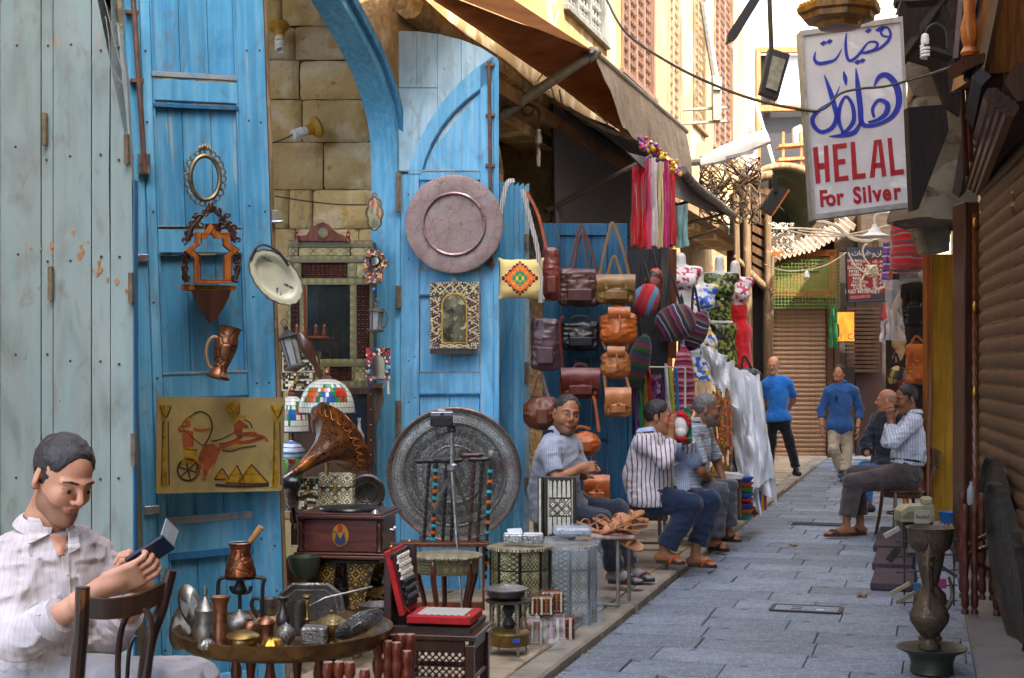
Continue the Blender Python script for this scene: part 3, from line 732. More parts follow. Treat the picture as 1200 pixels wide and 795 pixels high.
def st(fn,pts,w):ribbon(sg,[fn(*p_)for p_ in pts],w,-.006,-.001,b)
st(A1,[(156,372),(148,425),(175,455),(235,450),(300,425),(345,350)],[1,3.2,4.2,4,2.8,.6])
st(A1,[(378,238),(372,320),(380,400),(400,436),(440,418),(480,375),(530,310),(580,300),(602,322),(575,358),(520,378),(478,380)],[1.2,3.2,3.6,3.4,3.4,3.2,2,2.4,3,3.4,3.6,1])
st(A1,[(560,372),(620,345),(675,295),(694,245),(672,200),(640,205),(625,240),(650,262),(686,262)],[2,3.2,3.6,3,2.6,2.6,2.6,2.4,1.5])
for x,y in((213,311),(256,299),(535,222),(610,214),(634,202),(457,446),(491,436)):
 X,Y=A1(x,y);b.prism(sg.poly([(X-4.2,Y+.6),(X+.2,Y-3),(X+4.2,Y-.8),(X,Y+3)]),-.006,-.001)
st(A2,[(414,250),(432,300),(447,350),(455,390),(440,425),(405,440),(380,420),(376,392),(400,366),(440,338),(466,288)],[1,5,6,5.5,5,4.5,5,5,4,3,.6])
st(A2,[(478,238),(484,262),(487,284)],[1,5,1])
st(A2,[(519,228),(526,290),(534,360),(538,408),(560,420),(600,412),(640,388),(662,345),(655,290),(625,252),(595,258),(577,298)],[1,6,6.5,6,4.5,4.5,5.5,7,8,6.5,5,.8])
st(A2,[(537,402),(515,440),(470,452),(430,454)],[3,5.5,4.5,.6])
st(A2,[(478,446),(462,400),(468,350),(487,322),(508,352),(512,400),(492,432),(470,444)],[3,4.5,4,3,4.5,5,4.5,3])
st(A2,[(580,392),(575,362),(596,334),(624,348),(618,380),(590,400),(560,408)],[3,4,4,6,6,4,3])
sg.add('arabic_lettering',b,SB,kind='stuff')
b=M()
def bars(*qs):
 for q_ in qs:b.prism(sg.poly([A2(*p_)for p_ in q_]),-.006,-.001)
bars([(376,492),(392,489),(402,609),(386,612)],[(412,486),(426,484),(433,604),(418,607)],[(392,545),(414,542),(415,562),(393,564)])
bars([(441,482),(456,480),(464,603),(449,606)],[(456,480),(488,476),(489,492),(457,496)],[(459,532),(483,529),(484,545),(460,548)],[(463,589),(494,584),(495,601),(464,603)])
bars([(501,474),(516,472),(524,596),(508,599)],[(523,580),(551,576),(552,593),(524,596)])
bars([(580,467),(592,466),(581,590),(565,592)],[(592,466),(604,464),(621,585),(606,588)],[(578,545),(606,541),(608,557),(577,561)])
bars([(624,461),(638,459),(650,583),(635,586)],[(649,567),(678,563),(680,580),(650,583)])
for s_,x_ in(('F',412),('o',436),('r',466),('S',524),('i',548),('l',566),('v',590),('e',622),('r',656)):
 q=sg.p(*A2(x_,664-(x_-410)*.098),-.003);text(s_,.175,SR,sg.root(),q,(pi/2,radians(-5),0),.002,.006,sx=.8)
sg.add('red_lettering',b,SR,kind='stuff')
for pts in([(1000,24),(1003,-25)],[(1050,18),(1066,-25)]):sg.add('hanging_rod',M().tube([sg.p(*pts[0],.06),sg.p(*pts[1],.06)],.008,6),IRON)
t=T('hanging_lamp','octagonal gilded wood hanging lamp base with dark rods above the silver shop sign','lamp',983,24,8.6)
R=.25;oc=[(R,.07),(R*.98,.04),(R*.86,.03),(R*.84,-.0),(R*.55,-.02),(R*.5,-.045),(R*.22,-.05)]
t.add('base',M(20).lathe([(R*.9,.075)]+[(a_,z_)for a_,z_ in oc]+[(.001,-.05)],8),wood('gilt_lamp_wood','a8742a','6e4716',.4,coat=.2,scale=12))
sp=M(20).lathe([(.012,0),(.012,.02)],6).mesh('finial')
for k_ in range(8):
 for j_ in range(5):
  a0,a1=2*pi*k_/8,2*pi*(k_+1)/8;f_=(j_+.5)/5;x_=R*.93*(cos(a0)*(1-f_)+cos(a1)*f_);y_=R*.93*(sin(a0)*(1-f_)+sin(a1)*f_);t.add('finial',sp,BRASSY,loc=(x_,y_,.073))
for k_ in range(10):
 a_=2*pi*k_/10+.3;t.add('rod',M().tube([(R*.55*cos(a_),R*.55*sin(a_),.06),(R*.5*cos(a_),R*.5*sin(a_),.5)],[.014,.009],6),DWOOD)
def cube(t,x0,y0,x1,y1,yn,yf,b=.006):return bx(t,x0,y0,x1,y1,yn,yf,b)
wb=T('white_building','tall sunlit whitewashed building closing the lane with an orange framed window','building',950,300,31)
wb.add('wall',bl(wb,[(760,560),(760,-500),(886,-500),(886,560)],0,.5),WHITEW)
wb.add('wall',bl(wb,[(886,560),(886,206),(962,206),(962,-500),(1250,-500),(1250,560)],0,.5),WHITEW)
wb.add('wall',bl(wb,[(886,56),(886,-500),(962,-500),(962,56)],0,.5),WHITEW)
OF=wood('orange_window_wood','b5733a','8f5424',.5)
f_=wb.add('window',M().prism(wb.poly([(886,206),(886,56),(891,60),(891,206)]),-.06,.1).prism(wb.poly([(886,56),(962,56),(962,62),(891,62)]),-.06,.1).prism(wb.poly([(891,124),(962,122),(962,129),(891,131)]),-.05,.1).prism(wb.poly([(886,200),(962,200),(962,206),(886,206)]),-.07,.1).prism(wb.poly([(908,62),(911,62),(911,124),(908,124)]),-.03,.1),OF)
wb.add('pane',bl(wb,[(891,62),(962,62),(962,200),(891,200)],.25,.3),BLACK,parent=f_)
wb.add('curtain',bl(wb,[(912,64),(962,62),(962,120),(912,122)],.2,.22),simple('pale_curtain','d5dbe6','b9c3d4',.8,bump=.5,bscale=12),parent=f_)
wb.add('ledge',bl(wb,[(868,205),(964,203),(964,222),(868,224)],-.5,.0),PLAST)
RAG=cloth('pale_rag','d6cabd','b58d7c')
t=T('wooden_shelf_rack','small orange wood rack with odds and ends on the ledge under the high window','rack',925,205,30.3)
for a,b_ in(((912,170),(962,166)),((912,186),(962,183)),((906,196),(962,193))):t.add('shelf',bl(t,[a,b_,(b_[0],b_[1]+3.5),(a[0],a[1]+3.5)],-.1,.3),OF)
for x_ in(916,937,958):t.add('upright',bl(t,[(x_,155),(x_+3,155),(x_+3,205),(x_,205)],-.05,0),OF)
t.add('folded_cloth',bl(t,[(930,150),(938,146),(944,152),(940,168),(931,168)],0,.2),RAG)
t=T('leaning_plank','pale narrow plank leaning against the high window','plank',893,200,30.6);t.solo(M().tube([t.p(884,115),t.p(908,196,-.3)],.035,4),PLASTL)
t=T('rag_bundle','pale red and white cloth bundle hanging on the whitewashed wall','cloth',870,190,29.6)
m=M(70).grid(lambda u,v:(lambda q:(q.x,-.1+.12*vn(u*6,v*5,3),q.z+.05*vn(u*8,3,v)))(t.p(842+u*44,160+v*55-14*sin(u*pi))),24,18,th=.02);t.solo(m,simple('faded_rag','e0d6cc','c9a79c',.9,0,6,bump=.8,bscale=12,bdist=.05,spots=(('b45f50',4,.6,.66),)))
tb=T('ruined_timber_bay','dark brown decaying timber bay with ragged poles above the dress stall','bay',885,400,20.5)
RT=wood('ruined_timber','6b4c30','3f2a19',.9,bump=.9)
tb.add('back',bl(tb,[(868,205),(905,205),(903,560),(860,560)],.3,.5),DT)
tb.add('panel',bl(tb,[(882,240),(903,240),(900,345),(880,318)],.1,.28),RT)
for i in range(9):tb.add('board',bl(tb,[(882,215+i*12),(903,222+i*12.8),(903,230+i*12.8),(882,223+i*12)],.02,.09),RT)
for pts,r_ in(([(862,215),(864,320),(868,420)],.045),([(874,210),(876,330),(880,540)],.06),([(900,240),(899,420),(897,545)],.05),([(905,300),(902,545)],.03),([(860,300),(905,345)],.04),([(858,215),(905,205)],.07),([(878,320),(903,342)],.05)):
 tb.add('pole',M(70).tube(smoothpts([tb.p(a,b_,-.02)for a,b_ in pts],6),r_,7),OLDW)
tb.add('door_board',bl(tb,[(884,350),(896,350),(896,545),(886,545)],.2,.26),DT);tb.add('door_board',bl(tb,[(897,350),(902,350),(900,545),(897,545)],.15,.2),simple('teal_door_edge','4a6f78','37545c',.7))
ta=T('arched_awning','dark green arched tarpaulin awning with ragged ochre rim at the end of the lane','awning',930,255,21.5)
arc_=[(882,205),(905,196),(930,196),(950,206),(962,228),(968,256)]
ta.add('rim',M(70).tube(smoothpts([ta.p(a,b_)for a,b_ in arc_],6),[.06]+[.07]*24+[.05],7)if False else M(70).tube(smoothpts([ta.p(a,b_)for a,b_ in arc_],6),.055,7),OLDW)
TARP=simple('dark_green_tarp','2d3d33','1c2822',.7,0,4,bump=.6,bscale=10,bdist=.03,spots=(('55695a',3,.58,.75),))
sp_=smoothpts([ta.p(a,b_)for a,b_ in arc_],4);n_=len(sp_)-1
ta.add('tarpaulin',M(70).grid(lambda u,v:(lambda q:(q.x,v*2.4+.04*vn(u*9,v*5),q.z-.12*v*sin(u*pi)-.05*v+.03*vn(v*7,u*6,3)))(sp_[int(round(u*n_))]),n_,10,th=.02),TARP)
ta.add('rear_sheet',bl(ta,[(884,210),(905,200),(930,200),(950,210),(962,232),(966,254),(900,262),(884,262)],2.4,2.45),TARP)
ew=T('end_shops','brown wooden shop fronts with shutters closing the far end of the lane','shop front',985,535,24.6)
ew.add('back_wall',bl(ew,[(870,560),(870,250),(1120,250),(1120,560)],1.6,1.8),simple('dim_interior_wall','3a2a1e','241a13',.9,bump=.5,bscale=12))
ew.add('lintel_boards',bl(ew,[(898,300),(896,246),(1110,244),(1110,285),(985,292),(985,300)],.5,.8),wood('grey_brown_boards','5a4a3a','3a2e24',.9,stretch=(.1,1,1)))
for a,b_,w_ in(((958,246),(958,300),5),((985,246),(986,540),6),((1012,250),(1012,290),4)):ew.add('post',bl(ew,[(a[0]-w_/2,a[1]),(a[0]+w_/2,a[1]),(b_[0]+w_/2,b_[1]),(b_[0]-w_/2,b_[1])],.3,.48),BRW)
s2=ew.add('shutter_frame',M().prism(ew.poly([(900,345),(905,345),(905,536),(900,536)]),0,.15).prism(ew.poly([(969,345),(976,345),(976,536),(969,536)]),-.02,.2).prism(ew.poly([(900,345),(976,345),(976,350),(900,350)]),-.04,.2),BRW)
sq=ew.p(937,352);w_=ew.p(969,352).x-ew.p(905,352).x;hh=(ew.p(937,352).z-ew.p(937,536).z)
slm2=M().grid(lambda u,v:((u-.5)*w_,-.03*sin(v*pi),-v*hh/34),2,5,th=.01).mesh('slat')
for i in range(34):ew.add('slat',slm2,SHUT,loc=(sq.x,.12,sq.z-i*hh/34),parent=s2)
cab=ew.add('sign_cabinet',bl(ew,[(902,300),(972,300),(972,346),(902,346)],-.25,.1),simple('olive_gold_board','7d6a24','5f4c18',.6,0,6,bump=.2,spots=(('8f5a24',3,.5,.62),)))
for a in([(902,297),(976,294),(976,301),(902,304)],[(902,343),(976,343),(976,349),(902,349)],[(900,300),(906,300),(906,347),(900,347)],[(968,298),(975,298),(975,347),(968,347)]):ew.add('cabinet_frame',bl(ew,a,-.3,-.24),wood('orange_frame_wood','a55a1c','7a3d10',.5,coat=.2),parent=cab)
for k_ in range(3):ew.add('inner_rail',bl(ew,[(912+k_*3,306+k_*6),(962-k_*3,306+k_*6),(962-k_*3,308+k_*6),(912+k_*3,308+k_*6)],-.275,-.251),BRW,parent=cab)
GRN=simple('green_wire','4f6f2f','3f5a26',.5,bump=0)
m=M()
for i in range(22):a,b_=ew.p(900+i*4,305,-.4),ew.p(900+i*4,360,-.4);m.tube([a,b_],.006,3)
for i in range(15):a,b_=ew.p(899,305+i*4,-.4),ew.p(985,305+i*4,-.4);m.tube([a,b_],.006,3)
ew.add('wire_mesh',m,GRN,kind='stuff')
m=M(80)
def corr(u,v):q=ew.p(898+u*98,304-38*u**1.6+0*v);return(q.x,-.5+.9*v,q.z-.05+.25*v+.03*sin(u*110)+.03*vn(u*6,v))
m.grid(corr,200,2,th=.008);ew.add('corrugated_roof',m,simple('rusty_corrugated_sheet','c2b8a8','9a8c7a',.7,.2,6,bump=.3,spots=(('6b4028',5,.58,.72),('cfc8bd',4,.6,.7))))
ew.add('doorway_shutter',bl(ew,[(1018,352),(1050,352),(1050,540),(1018,540)],.9,1.0),wood('dark_red_board','3f2018','2a140f',.7))
m=M()
for i in range(16):ew.add('louvre',bl(ew,[(1004,358+i*5),(1044,358+i*5),(1044,361.5+i*5),(1004,361.5+i*5)],.75,.85),BRW)
ew.add('counter',bl(ew,[(976,430),(1010,430),(1010,470),(976,470)],.5,.7),cells('kilim_red_print',['8f2418','1c1310','a8531c','6b1a12'],9,'14100e',.06,.9,0,.1,rnd=.0))
ew.add('door_step',bl(ew,[(965,537),(1110,537),(1110,545),(965,545)],-.3,.3),KERB)
t=T('lit_banner','glowing orange cloth banner with dark letters in the dim shop doorway','banner',990,385,24.9)
n=N('lit_orange_cloth');n.fin(n.mix(n.ramp(n.noise(6),[(.3,0),(.7,1)]),'e88a12','c46a08'),.8,0,None,None,0,Emission_Color=(.9,.35,.04,1),Emission_Strength=.12)
t.add('cloth',M(70).grid(lambda u,v:(lambda q:(q.x,.03*vn(u*5,v*4),q.z))(t.p(981+20*u,366+34*v)),10,10,th=.004),n.m)
q=t.p(990.5,395,-.05);text('ALI  CO',.15,BLACK,t.root(),q)
t=T('green_cloth','bright green cloth hanging left of the glowing banner','cloth',977,380,24.4);t.solo(M(70).grid(lambda u,v:(lambda q:(q.x,.06*vn(u*5,v*6),q.z))(t.p(972+9*u,358+50*v)),8,16,th=.01),cloth('green_cloth','2a7a38'))
t=T('red_sign_board','dark red shop board with rows of white lettering hanging at the end of the lane','sign',1016,320,21.0)
t.add('board',bl(t,[(992,291),(1042,291),(1042,351),(994,354)],0,.03),simple('sign_dark_red','8f2422','6f1a1a',.5,bump=.1))
t.add('blue_band',bl(t,[(992.5,290),(1042,290),(1042,302),(992.5,304)],-.008,-.001),simple('sign_slate','3a4658','2a3546',.5,bump=.1));t.add('foot_band',bl(t,[(994,345.5),(1042,343.5),(1042,350.8),(994,353.5)],-.008,-.001),simple('sign_grey','3b4148','2c3138',.5,bump=.1))
WL=simple('white_lettering','d9d4cf','bdb6b0',.6,bump=0)
for i,(s_,x_)in enumerate((('ZAD MOUSA',1004),('KARFA',1004),('ZAGLOUL',1003),('PAYEL',1001),('LAMMA',1002),('MASJ',1004),('ALI HUSA',1008),('MADINA',1006),('TAHA SEN',1010))):
 q=t.p(x_,306+i*4.1,-.004);text(s_,.055,WL,t.root(),q,(pi/2,radians(3),0),.001,.001)
q=t.p(1011,342,-.004);text('SAID MOSHEET',.075,WL,t.root(),q,(pi/2,0,0),.001,.002)
for i in range(7):q=t.p(1031,306+i*5,-.004);text('\u0633\u0648\u0642 \u062e\u0627\u0646'[::-1],.05,WL,t.root(),q,(pi/2,0,0),.001,.001)
q=t.p(1017,297,-.01);text('\u062a\u0627\u0628\u0627\u0639\u0648\u0646\u0627\u0631'[::1],.1,WL,t.root(),q,(pi/2,0,0),.001,.001)
t.add('arrow',M().prism(t.poly([(996,347),(1020,345.5),(1020,349),(996,350.5)]),-.012,-.009),simple('arrow_pink','c9605a','b04a46',.5,bump=0))
t.add('frame',M().tube([t.p(991,290,-.01),t.p(993,354.5,-.01),t.p(1042,352,-.01)],.015,4),IRON)
t=T('bare_bulb','pear shaped white bulb hanging on a short wire before the wire mesh','bulb',945,322,20)
t.add('bulb',M().lathe([(.001,-.085),(.03,-.08),(.048,-.05),(.045,-.02),(.022,.03),(.018,.06)],14,t.p(945,321)),simple('milky_bulb','d9dad4','c4c5be',.25,bump=0));t.add('cap',M().lathe([(.02,.06),(.022,.1),(.01,.12)],10,t.p(945,321)),BRASS);t.add('wire',M().tube([t.p(945,312),t.p(944,292)],.006,4),BLACK)
t=T('enamel_lamp','white enamel shade street lamp on curved arm beside the red sign board','lamp',1025,272,17)
t.add('shade',M().lathe([(.165,-.03),(.17,-.02),(.13,.0),(.08,.02),(.06,.06),(.035,.08),(.03,.12),(.001,.125)],24,t.p(1025,275)),WHITEP);t.add('arm',M().tube(smoothpts([t.p(1025,263),t.p(1025,254),t.p(1031,250),t.p(1042,250)],5),.012,6),WHITEP)
t.add('round_dial',M().lathe([(.04,-.01),(.045,0),(.04,.01)],14,t.p(1026,286),rotm(pi/2)),simple('tan_dial','a8946c','8a7852',.5,bump=0))
t=T('cable_bunch','tangled knot of white and cream cables hanging before the red sign board','cables',1022,320,19.5)
CW=simple('cream_cable','d8cfb8','b7ac92',.6,bump=0)
r2=random.Random(5)
m=M()
for k_ in range(14):
 cx,cy=1021,317;m.tube(smoothpts([t.p(cx+r2.uniform(-7,7),cy+r2.uniform(-6,6),r2.uniform(-.06,.06))for _ in range(5)],4),.014,4)
t.add('knot',m,CW,kind='stuff')
for pts in([(1033,279),(1020,283),(1012,290),(1012,300),(1020,312)],[(994,296),(1002,312),(1014,320)],[(1026,320),(1036,326),(1036,336),(1026,338),(1024,326)],[(1014,320),(1008,334),(1011,342)]):t.add('cable',cable(t,pts,.014),CW)
t=T('overhead_cables','pale electric cables strung across the lane above the far shop fronts','cables',960,270,19)
for pts,r_ in(([(905,268),(940,268),(975,272),(1018,284)],.014),([(957,259),(980,265),(998,280),(1020,283)],.024),([(935,270),(990,275),(1045,263)],.01),([(900,262),(950,276),(1010,276)],.012),([(896,310),(925,318),(965,312),(992,296)],.008)):t.add('cable',cable(t,pts,r_),CW)
def tangle(nm,lab,px0,py0,px1,py1,d,n,r,mt,seed,spread=.3):
 t=T(nm,lab,'cables',(px0+px1)/2,(py0+py1)/2,d);rr=random.Random(seed);m=M()
 for k_ in range(n):
  a=[rr.uniform(px0,px1),rr.uniform(py0,py1)];pts=[t.p(*a,rr.uniform(-spread,spread))]
  for j_ in range(4):a[0]+=rr.uniform(-.3,.3)*(px1-px0);a[1]+=rr.uniform(-.3,.3)*(py1-py0);a[0]=min(max(a[0],px0),px1);a[1]=min(max(a[1],py0),py1);pts.append(t.p(*a,rr.uniform(-spread,spread)))
  m.tube(smoothpts(pts,4),r*rr.uniform(.6,1.3),4)
 o=t.solo(m,mt);o['kind']='stuff';return o
tangle('cable_tangle','pale tangle of wires and rags heaped on the corner of the corrugated roof',902,262,930,296,21,45,.007,simple('grey_white_wire','b9b2a4','8f8778',.8,bump=0),3)
tangle('cable_tangle','matted brown wires caught on the ruined timber bay above the mannequins',820,185,890,262,19,70,.011,simple('brown_wire','7a6650','5a4936',.9,bump=0),4)
def flood(lab,poly,d,rim,dy=.16):
 t=T('floodlight',lab,'lamp',poly[0][0],poly[0][1],d);t.add('housing',bl(t,poly,0,dy),BLACK)
 if rim:t.add('glass_edge',bl(t,rim,-.03,.02),simple('flood_glass','8d8c80','5f5e56',.2,bump=0))
 return t
t=flood('black square floodlight hanging from a pole before the high window',[(902,56),(926,64),(912,116),(891,108)],15,[(905,66),(920,71),(910,108),(897,103)])
t.add('pole',M().tube([t.p(904,60,.08),t.p(901,-20,.08)],.025,8),BLACK)
t=flood('black slanted floodlight with orange lit edge under the arched awning',[(909,217),(924,222),(905,252),(892,243)],17,None);t.add('bracket',M().tube([t.p(907,205),t.p(909,226)],.025,6),BLACK);t.add('warm_edge',bl(t,[(924,222),(925.5,223.5),(906,253),(904.5,252)],-.02,.1),ORWOOD)
t=flood('dark blade shaped lamp arm crossing the top of the lane',[(886,-12),(892,-2),(864,44),(852,50),(854,38)],13,None,.12)
t=T('street_lamp','long white street lamp head on a grey arm reaching out over the black awning','street lamp',870,175,18.5)
t.add('head',M().tube([t.p(820,191),t.p(845,182),t.p(900,160)],[.05,.11,.1],8,flat=.5),WHITEP);t.add('glass',bl(t,[(850,184),(884,176),(882,181),(850,187)],-.06,-.04),simple('lamp_glass','8f949a','6d7278',.2,bump=0));t.add('arm',M().tube([t.p(795,192,.2),t.p(822,190)],.045,8),PIPE)
t=T('wall_conduit','grey conduit pipe with meter boxes on the ochre facade between lattice windows','pipe',836,120,20.5)
t.add('pipe',M().tube([t.p(824,4),t.p(833,60),t.p(838,90)],.055,8),PIPE);t.add('box',bl(t,[(834,90),(845,92),(844,142),(835,142)],-.1,.08),PIPE);t.add('box',bl(t,[(835,97),(844,98),(844,107),(835,107)],-.14,-.101),WHITEP)
for yy_ in(126,142):t.add('bracket',M().tube([t.p(800,yy_+3),t.p(852,yy_)],.025,5),PIPE)
t=T('overhead_cable','long black cable sagging from the upper facade across to the silver sign','cable',850,80,14)
t.solo(M().tube(smoothpts([t.q(711,0,15.5),t.q(735,40,15),t.q(790,77,14),t.q(850,105,13),t.q(900,121,12),t.q(955,131,11)],8),.014,6),BLACK)
t=T('overhead_cable','thin dark cable running across the face of the silver sign to the timber bay','cable',1000,110,10.8)
t.solo(M().tube(smoothpts([t.q(955,131,10.9),t.q(968,126,10.9),t.q(985,110,10.9),t.q(1010,104,10.8),t.q(1040,101,10.6),t.q(1090,87,10),t.q(1130,73,9)],8),.01,6),IRON)
t=T('overhead_cable','loose black wire looping down the dirty plaster corner behind the sign','cable',1090,150,12.3)
t.solo(M().tube(smoothpts([t.p(1062,68),t.p(1080,100),t.p(1088,130),t.p(1088,160),t.p(1097,200),t.p(1080,222),t.p(1066,245)],8),.012,5),BLACK)
t=T('spiral_bulb','white spiral energy bulb on a curved iron arm beside the timber bay','bulb',1084,58,10.8)
def spiral(t,q,r=.03,h=.1,ax=Vector((0,0,1)),m=None,turns=3.5):
 m=m or M(60);a=ax.orthogonal().normalized();b_=ax.cross(a);n_=40
 return m.tube([q+ax*(h*i/n_)+(a*cos(i/n_*turns*2*pi)+b_*sin(i/n_*turns*2*pi))*r for i in range(n_+1)],.011,6)
t.add('spiral',spiral(t,t.p(1084,68),.028,.09),PLASTIC);t.add('socket',M().lathe([(.028,0),(.032,.03),(.025,.07),(.01,.08)],12,t.p(1084,52)),WHITEP)
t.add('arm',M().tube(smoothpts([t.p(1084,42),t.p(1088,32),t.p(1098,28),t.p(1108,36),t.p(1110,56)],6),.008,5),IRON)
def W3(px,py,X):d=-X/CY*FP/(1105-px)*1.0;return P(px,py,abs(X)/CY*FP/(1105-px))
def quadgrid(A,B,C,D_,sag=0.0,amp=0.0,nu=24,nv=16,th=.006,seed=0,up=Vector((0,0,-1)),wav=6):
 A,B,C,D_=map(Vector,(A,B,C,D_))
 def f(u,v):
  p=(A*(1-u)+B*u)*(1-v)+(D_*(1-u)+C*u)*v
  return p+up*(sag*4*u*(1-u)*4*v*(1-v))+Vector((vn(u*wav,v*wav,seed),vn(u*wav,v*wav,seed+9),vn(u*wav,v*wav,seed+5)))*amp
 return M(70).grid(f,nu,nv,th=th)
aw0=T('brown_awning','big rust brown canvas awning with faded beige valance on a grey pole','awning',at=(0,0,0))
BAR1,BAR2=W3(697,62,-2.9),W3(803,153,-2.9)
n=N('rust_canvas');cc=n.mix(n.ramp(n.noise(3,(1,1,1)),[(.3,0),(.7,1)]),'9c6e48','785034')
n.fin(cc,.9,0,n.bump(n.noise(60),.3,.003));tr=n.n('ShaderNodeBsdfTranslucent');mx=n.n('ShaderNodeMixShader');mx.inputs[0].default_value=.35
n.l(cc,tr.inputs[0]);n.l(n.b.outputs[0],mx.inputs[1]);n.l(tr.outputs[0],mx.inputs[2]);n.l(mx.outputs[0],n.t.nodes['Material Output'].inputs[0]);CANV=n.m
aw0.add('canopy',quadgrid(W3(470,-28,WX+.04),W3(745,165,WX+.04),BAR2+Vector((0,0,.0)),BAR1,.06,.015,wav=4),CANV)
aw0.add('near_flap',M(70).add([W3(470,-28,WX+.03),BAR1+Vector((0,0,.005)),W3(540,-40,-3.0),W3(420,-60,-3.4)],[(0,1,2,3)]),CANV)
VAL=simple('beige_valance_cloth','8f8068','75674f',.95,0,4,bump=.7,bscale=20,bdist=.02,spots=(('5a4d3a',5,.58,.75),('a8997f',7,.6,.75,(1,1,.4))))
def valf(u,v):
 p=BAR1*(1-u)+BAR2*u;d=.52 if u>.15 else.52*(.6+u*2.7)
 return p+Vector((.10*v+.03*vn(u*9,v*2,1)*v,0,-d*v*(1+.12*vn(u*7,3))+.02*vn(u*15,v*3,5)))
aw0.add('valance',M(70).grid(valf,40,10,th=.006),VAL)
aw0.add('front_bar',M().tube([BAR1-(BAR2-BAR1)*.03,BAR2+(BAR2-BAR1)*.02],.03,10),PIPE)
aw0.add('support_pole',M().tube([W3(582,138,WX+.02),BAR1-Vector((0,0,.0)),BAR1+(BAR1-W3(582,138,WX))*.03],.045,12),PIPE)
aw0.add('clamp',M().tube([BAR1-(BAR1-W3(582,138,WX))*.09,BAR1-(BAR1-W3(582,138,WX))*.02],.06,10),PIPE)
aw1=T('black_awning','black cloth awning with frayed cream hem on thin dark poles','awning',at=(0,0,0))
BKC=cloth('black_canvas','1f1b1c','2d2625');a_,b_,c_,d_=W3(646,118,WX+.05),W3(776,178,-2.6),W3(856,250,-2.6),W3(762,192,WX+.05)
aw1.add('canopy',quadgrid(a_,b_,c_,d_,.05,.02,seed=4),BKC)
aw1.add('hem',M(70).tube([a_*(1-i/30)+b_*(i/30)+Vector((0,-.01,-.2*sin(i/30*pi)*.1+.02*vn(i*.8,2)))for i in range(31)],.022,6),simple('frayed_cream_hem','b7a68c','8d7a60',.95,bump=.6,bscale=60))
hc_=T('x',at=(-3.42,0,0),rot=pi/2);fr_=T('x',at=(-2.66,0,0),rot=pi/2)
def onplane(nm,f_,px,mt,th=.02):o=mk(nm,M().prism(f_.poly(px),0,th),mt);o.location=f_.loc;o.rotation_euler=(0,0,f_.rz);o.parent=aw1.root();return o
onplane('hanging_cloth',hc_,[(648,122),(690,152),(735,182),(778,206),(766,292),(652,292)],BKC)  # black sheet; also stands in for the shade in the shop opening
onplane('side_flap',fr_,[(736,179),(772,188),(812,212),(860,253),(828,247),(788,228)],BKC)
aw1.add('gathered_end',M(70).tube(smoothpts([W3(800,200,-2.62),W3(815,218,-2.6),W3(838,236,-2.6),W3(858,252,-2.6)],6),.05,8),simple('grey_rag_cloth','8d8a88','3f3c3c',.9,0,9,bump=.8,bscale=30,bdist=.02))
POL=simple('brown_black_pole','332a24','4a3c30',.6,.2,20,bump=.2)
for p1,p2,r_ in((W3(640,248,WX+.1),W3(775,178,-2.6),.028),(W3(676,284,WX+.2),W3(835,226,-2.62),.022),(W3(718,284,WX+.2),W3(852,250,-2.6),.02),(W3(752,300,WX+.3),W3(842,268,-2.6),.016)):aw1.add('pole',M().tube([p1,p2],r_,8),POL)
r3=random.Random(3)
t=T('slack_wires','thin slack wires criss crossing the plaster above the black awning','cables',at=(0,0,0))
for pts in([(655,105),(668,150),(700,175)],[(640,85),(660,140),(690,190),(720,215)],[(690,120),(735,170),(770,180)],[(700,175),(720,130),(730,160),(760,190)],[(630,95),(645,70),(650,30),(655,12)],[(720,150),(735,140),(750,175)]):
 t.add('wire',M().tube(smoothpts([W3(a,b,WX+.12)for a,b in pts],5),.008,4),CW)
t=T('iron_scroll_lamp','rusty iron scroll bracket holding an unlit bare bulb in the dark shop front','lamp',618,190,12.3)
t.add('bracket',cable(t,[(585,112),(600,118),(618,122),(630,128),(632,140),(630,150)],.014),simple('rusty_iron','4a2f22','2f1d15',.8));t.add('scroll',cable(t,[(618,122),(612,130),(620,136),(626,128)],.01),simple('rusty_iron','4a2f22'));t.add('chain',cable(t,[(630,150),(628,165),(630,180)],.012),simple('rusty_iron','4a2f22'))
t.add('bulb',M().lathe([(.001,-.03),(.03,-.015),(.035,.02),(.02,.06),(.02,.1)],12,t.p(631,166)),glassy('clear_bulb','bcb6a6',.1,.5));t.add('bottle',M().lathe([(.018,0),(.018,.12),(.006,.16)],8,t.p(631,195)),glassy('clear_bulb','bcb6a6'))
def hinge(t,px,py0,py1,y=0,w=5,par=None):
 a,b=t.p(px,py0,y),t.p(px,py1,y);m=M().box(((a.x+b.x)/2,y,(a.z+b.z)/2),(w*t.d/FP,.012,a.z-b.z),.002).tube([a+Vector((0,-.012,0)),b+Vector((0,-.012,0))],.01,8)
 return t.add('hinge',m,simple('old_hinge','7f7462','5a4b3a',.6,.3,20,bump=.5),parent=par)
gd=T('grey_door','faded grey green plank door with orange paint chips behind the sitting man in the pale shirt','door',150,400,5.6)
xs=[-75,-38,0,48,62,107,129,156]
for a,b in zip(xs,xs[1:]):
 if b>110:
  top=-120;poly=[(a+.6,840),(b-.6,840),(b-.4,330),(b-2,200)]+([(148,90),(138,30),(118,-10),(108,-30)]if b>150 else[(b-.6,90),(b-.6,-25)])+[(a+.6,-40)]
 else:poly=[(a+.6,840),(b-.6,840),(b-.6,-60),(a+.6,-60)]
 q0=gd.p(a,400).x;gd.add('plank',M().prism(gd.poly(poly),rnd.uniform(0,.004),.04),GREY)
for px,y0_,y1_ in((53,133,171),(60,313,352),(149,158,193),(154,320,356),(157,508,546),(157,690,725)):hinge(gd,px,y0_,y1_,-.008)
gd.add('edge_strip',bx(gd,155.5,210,158,840,-.004,.05),DARKB)
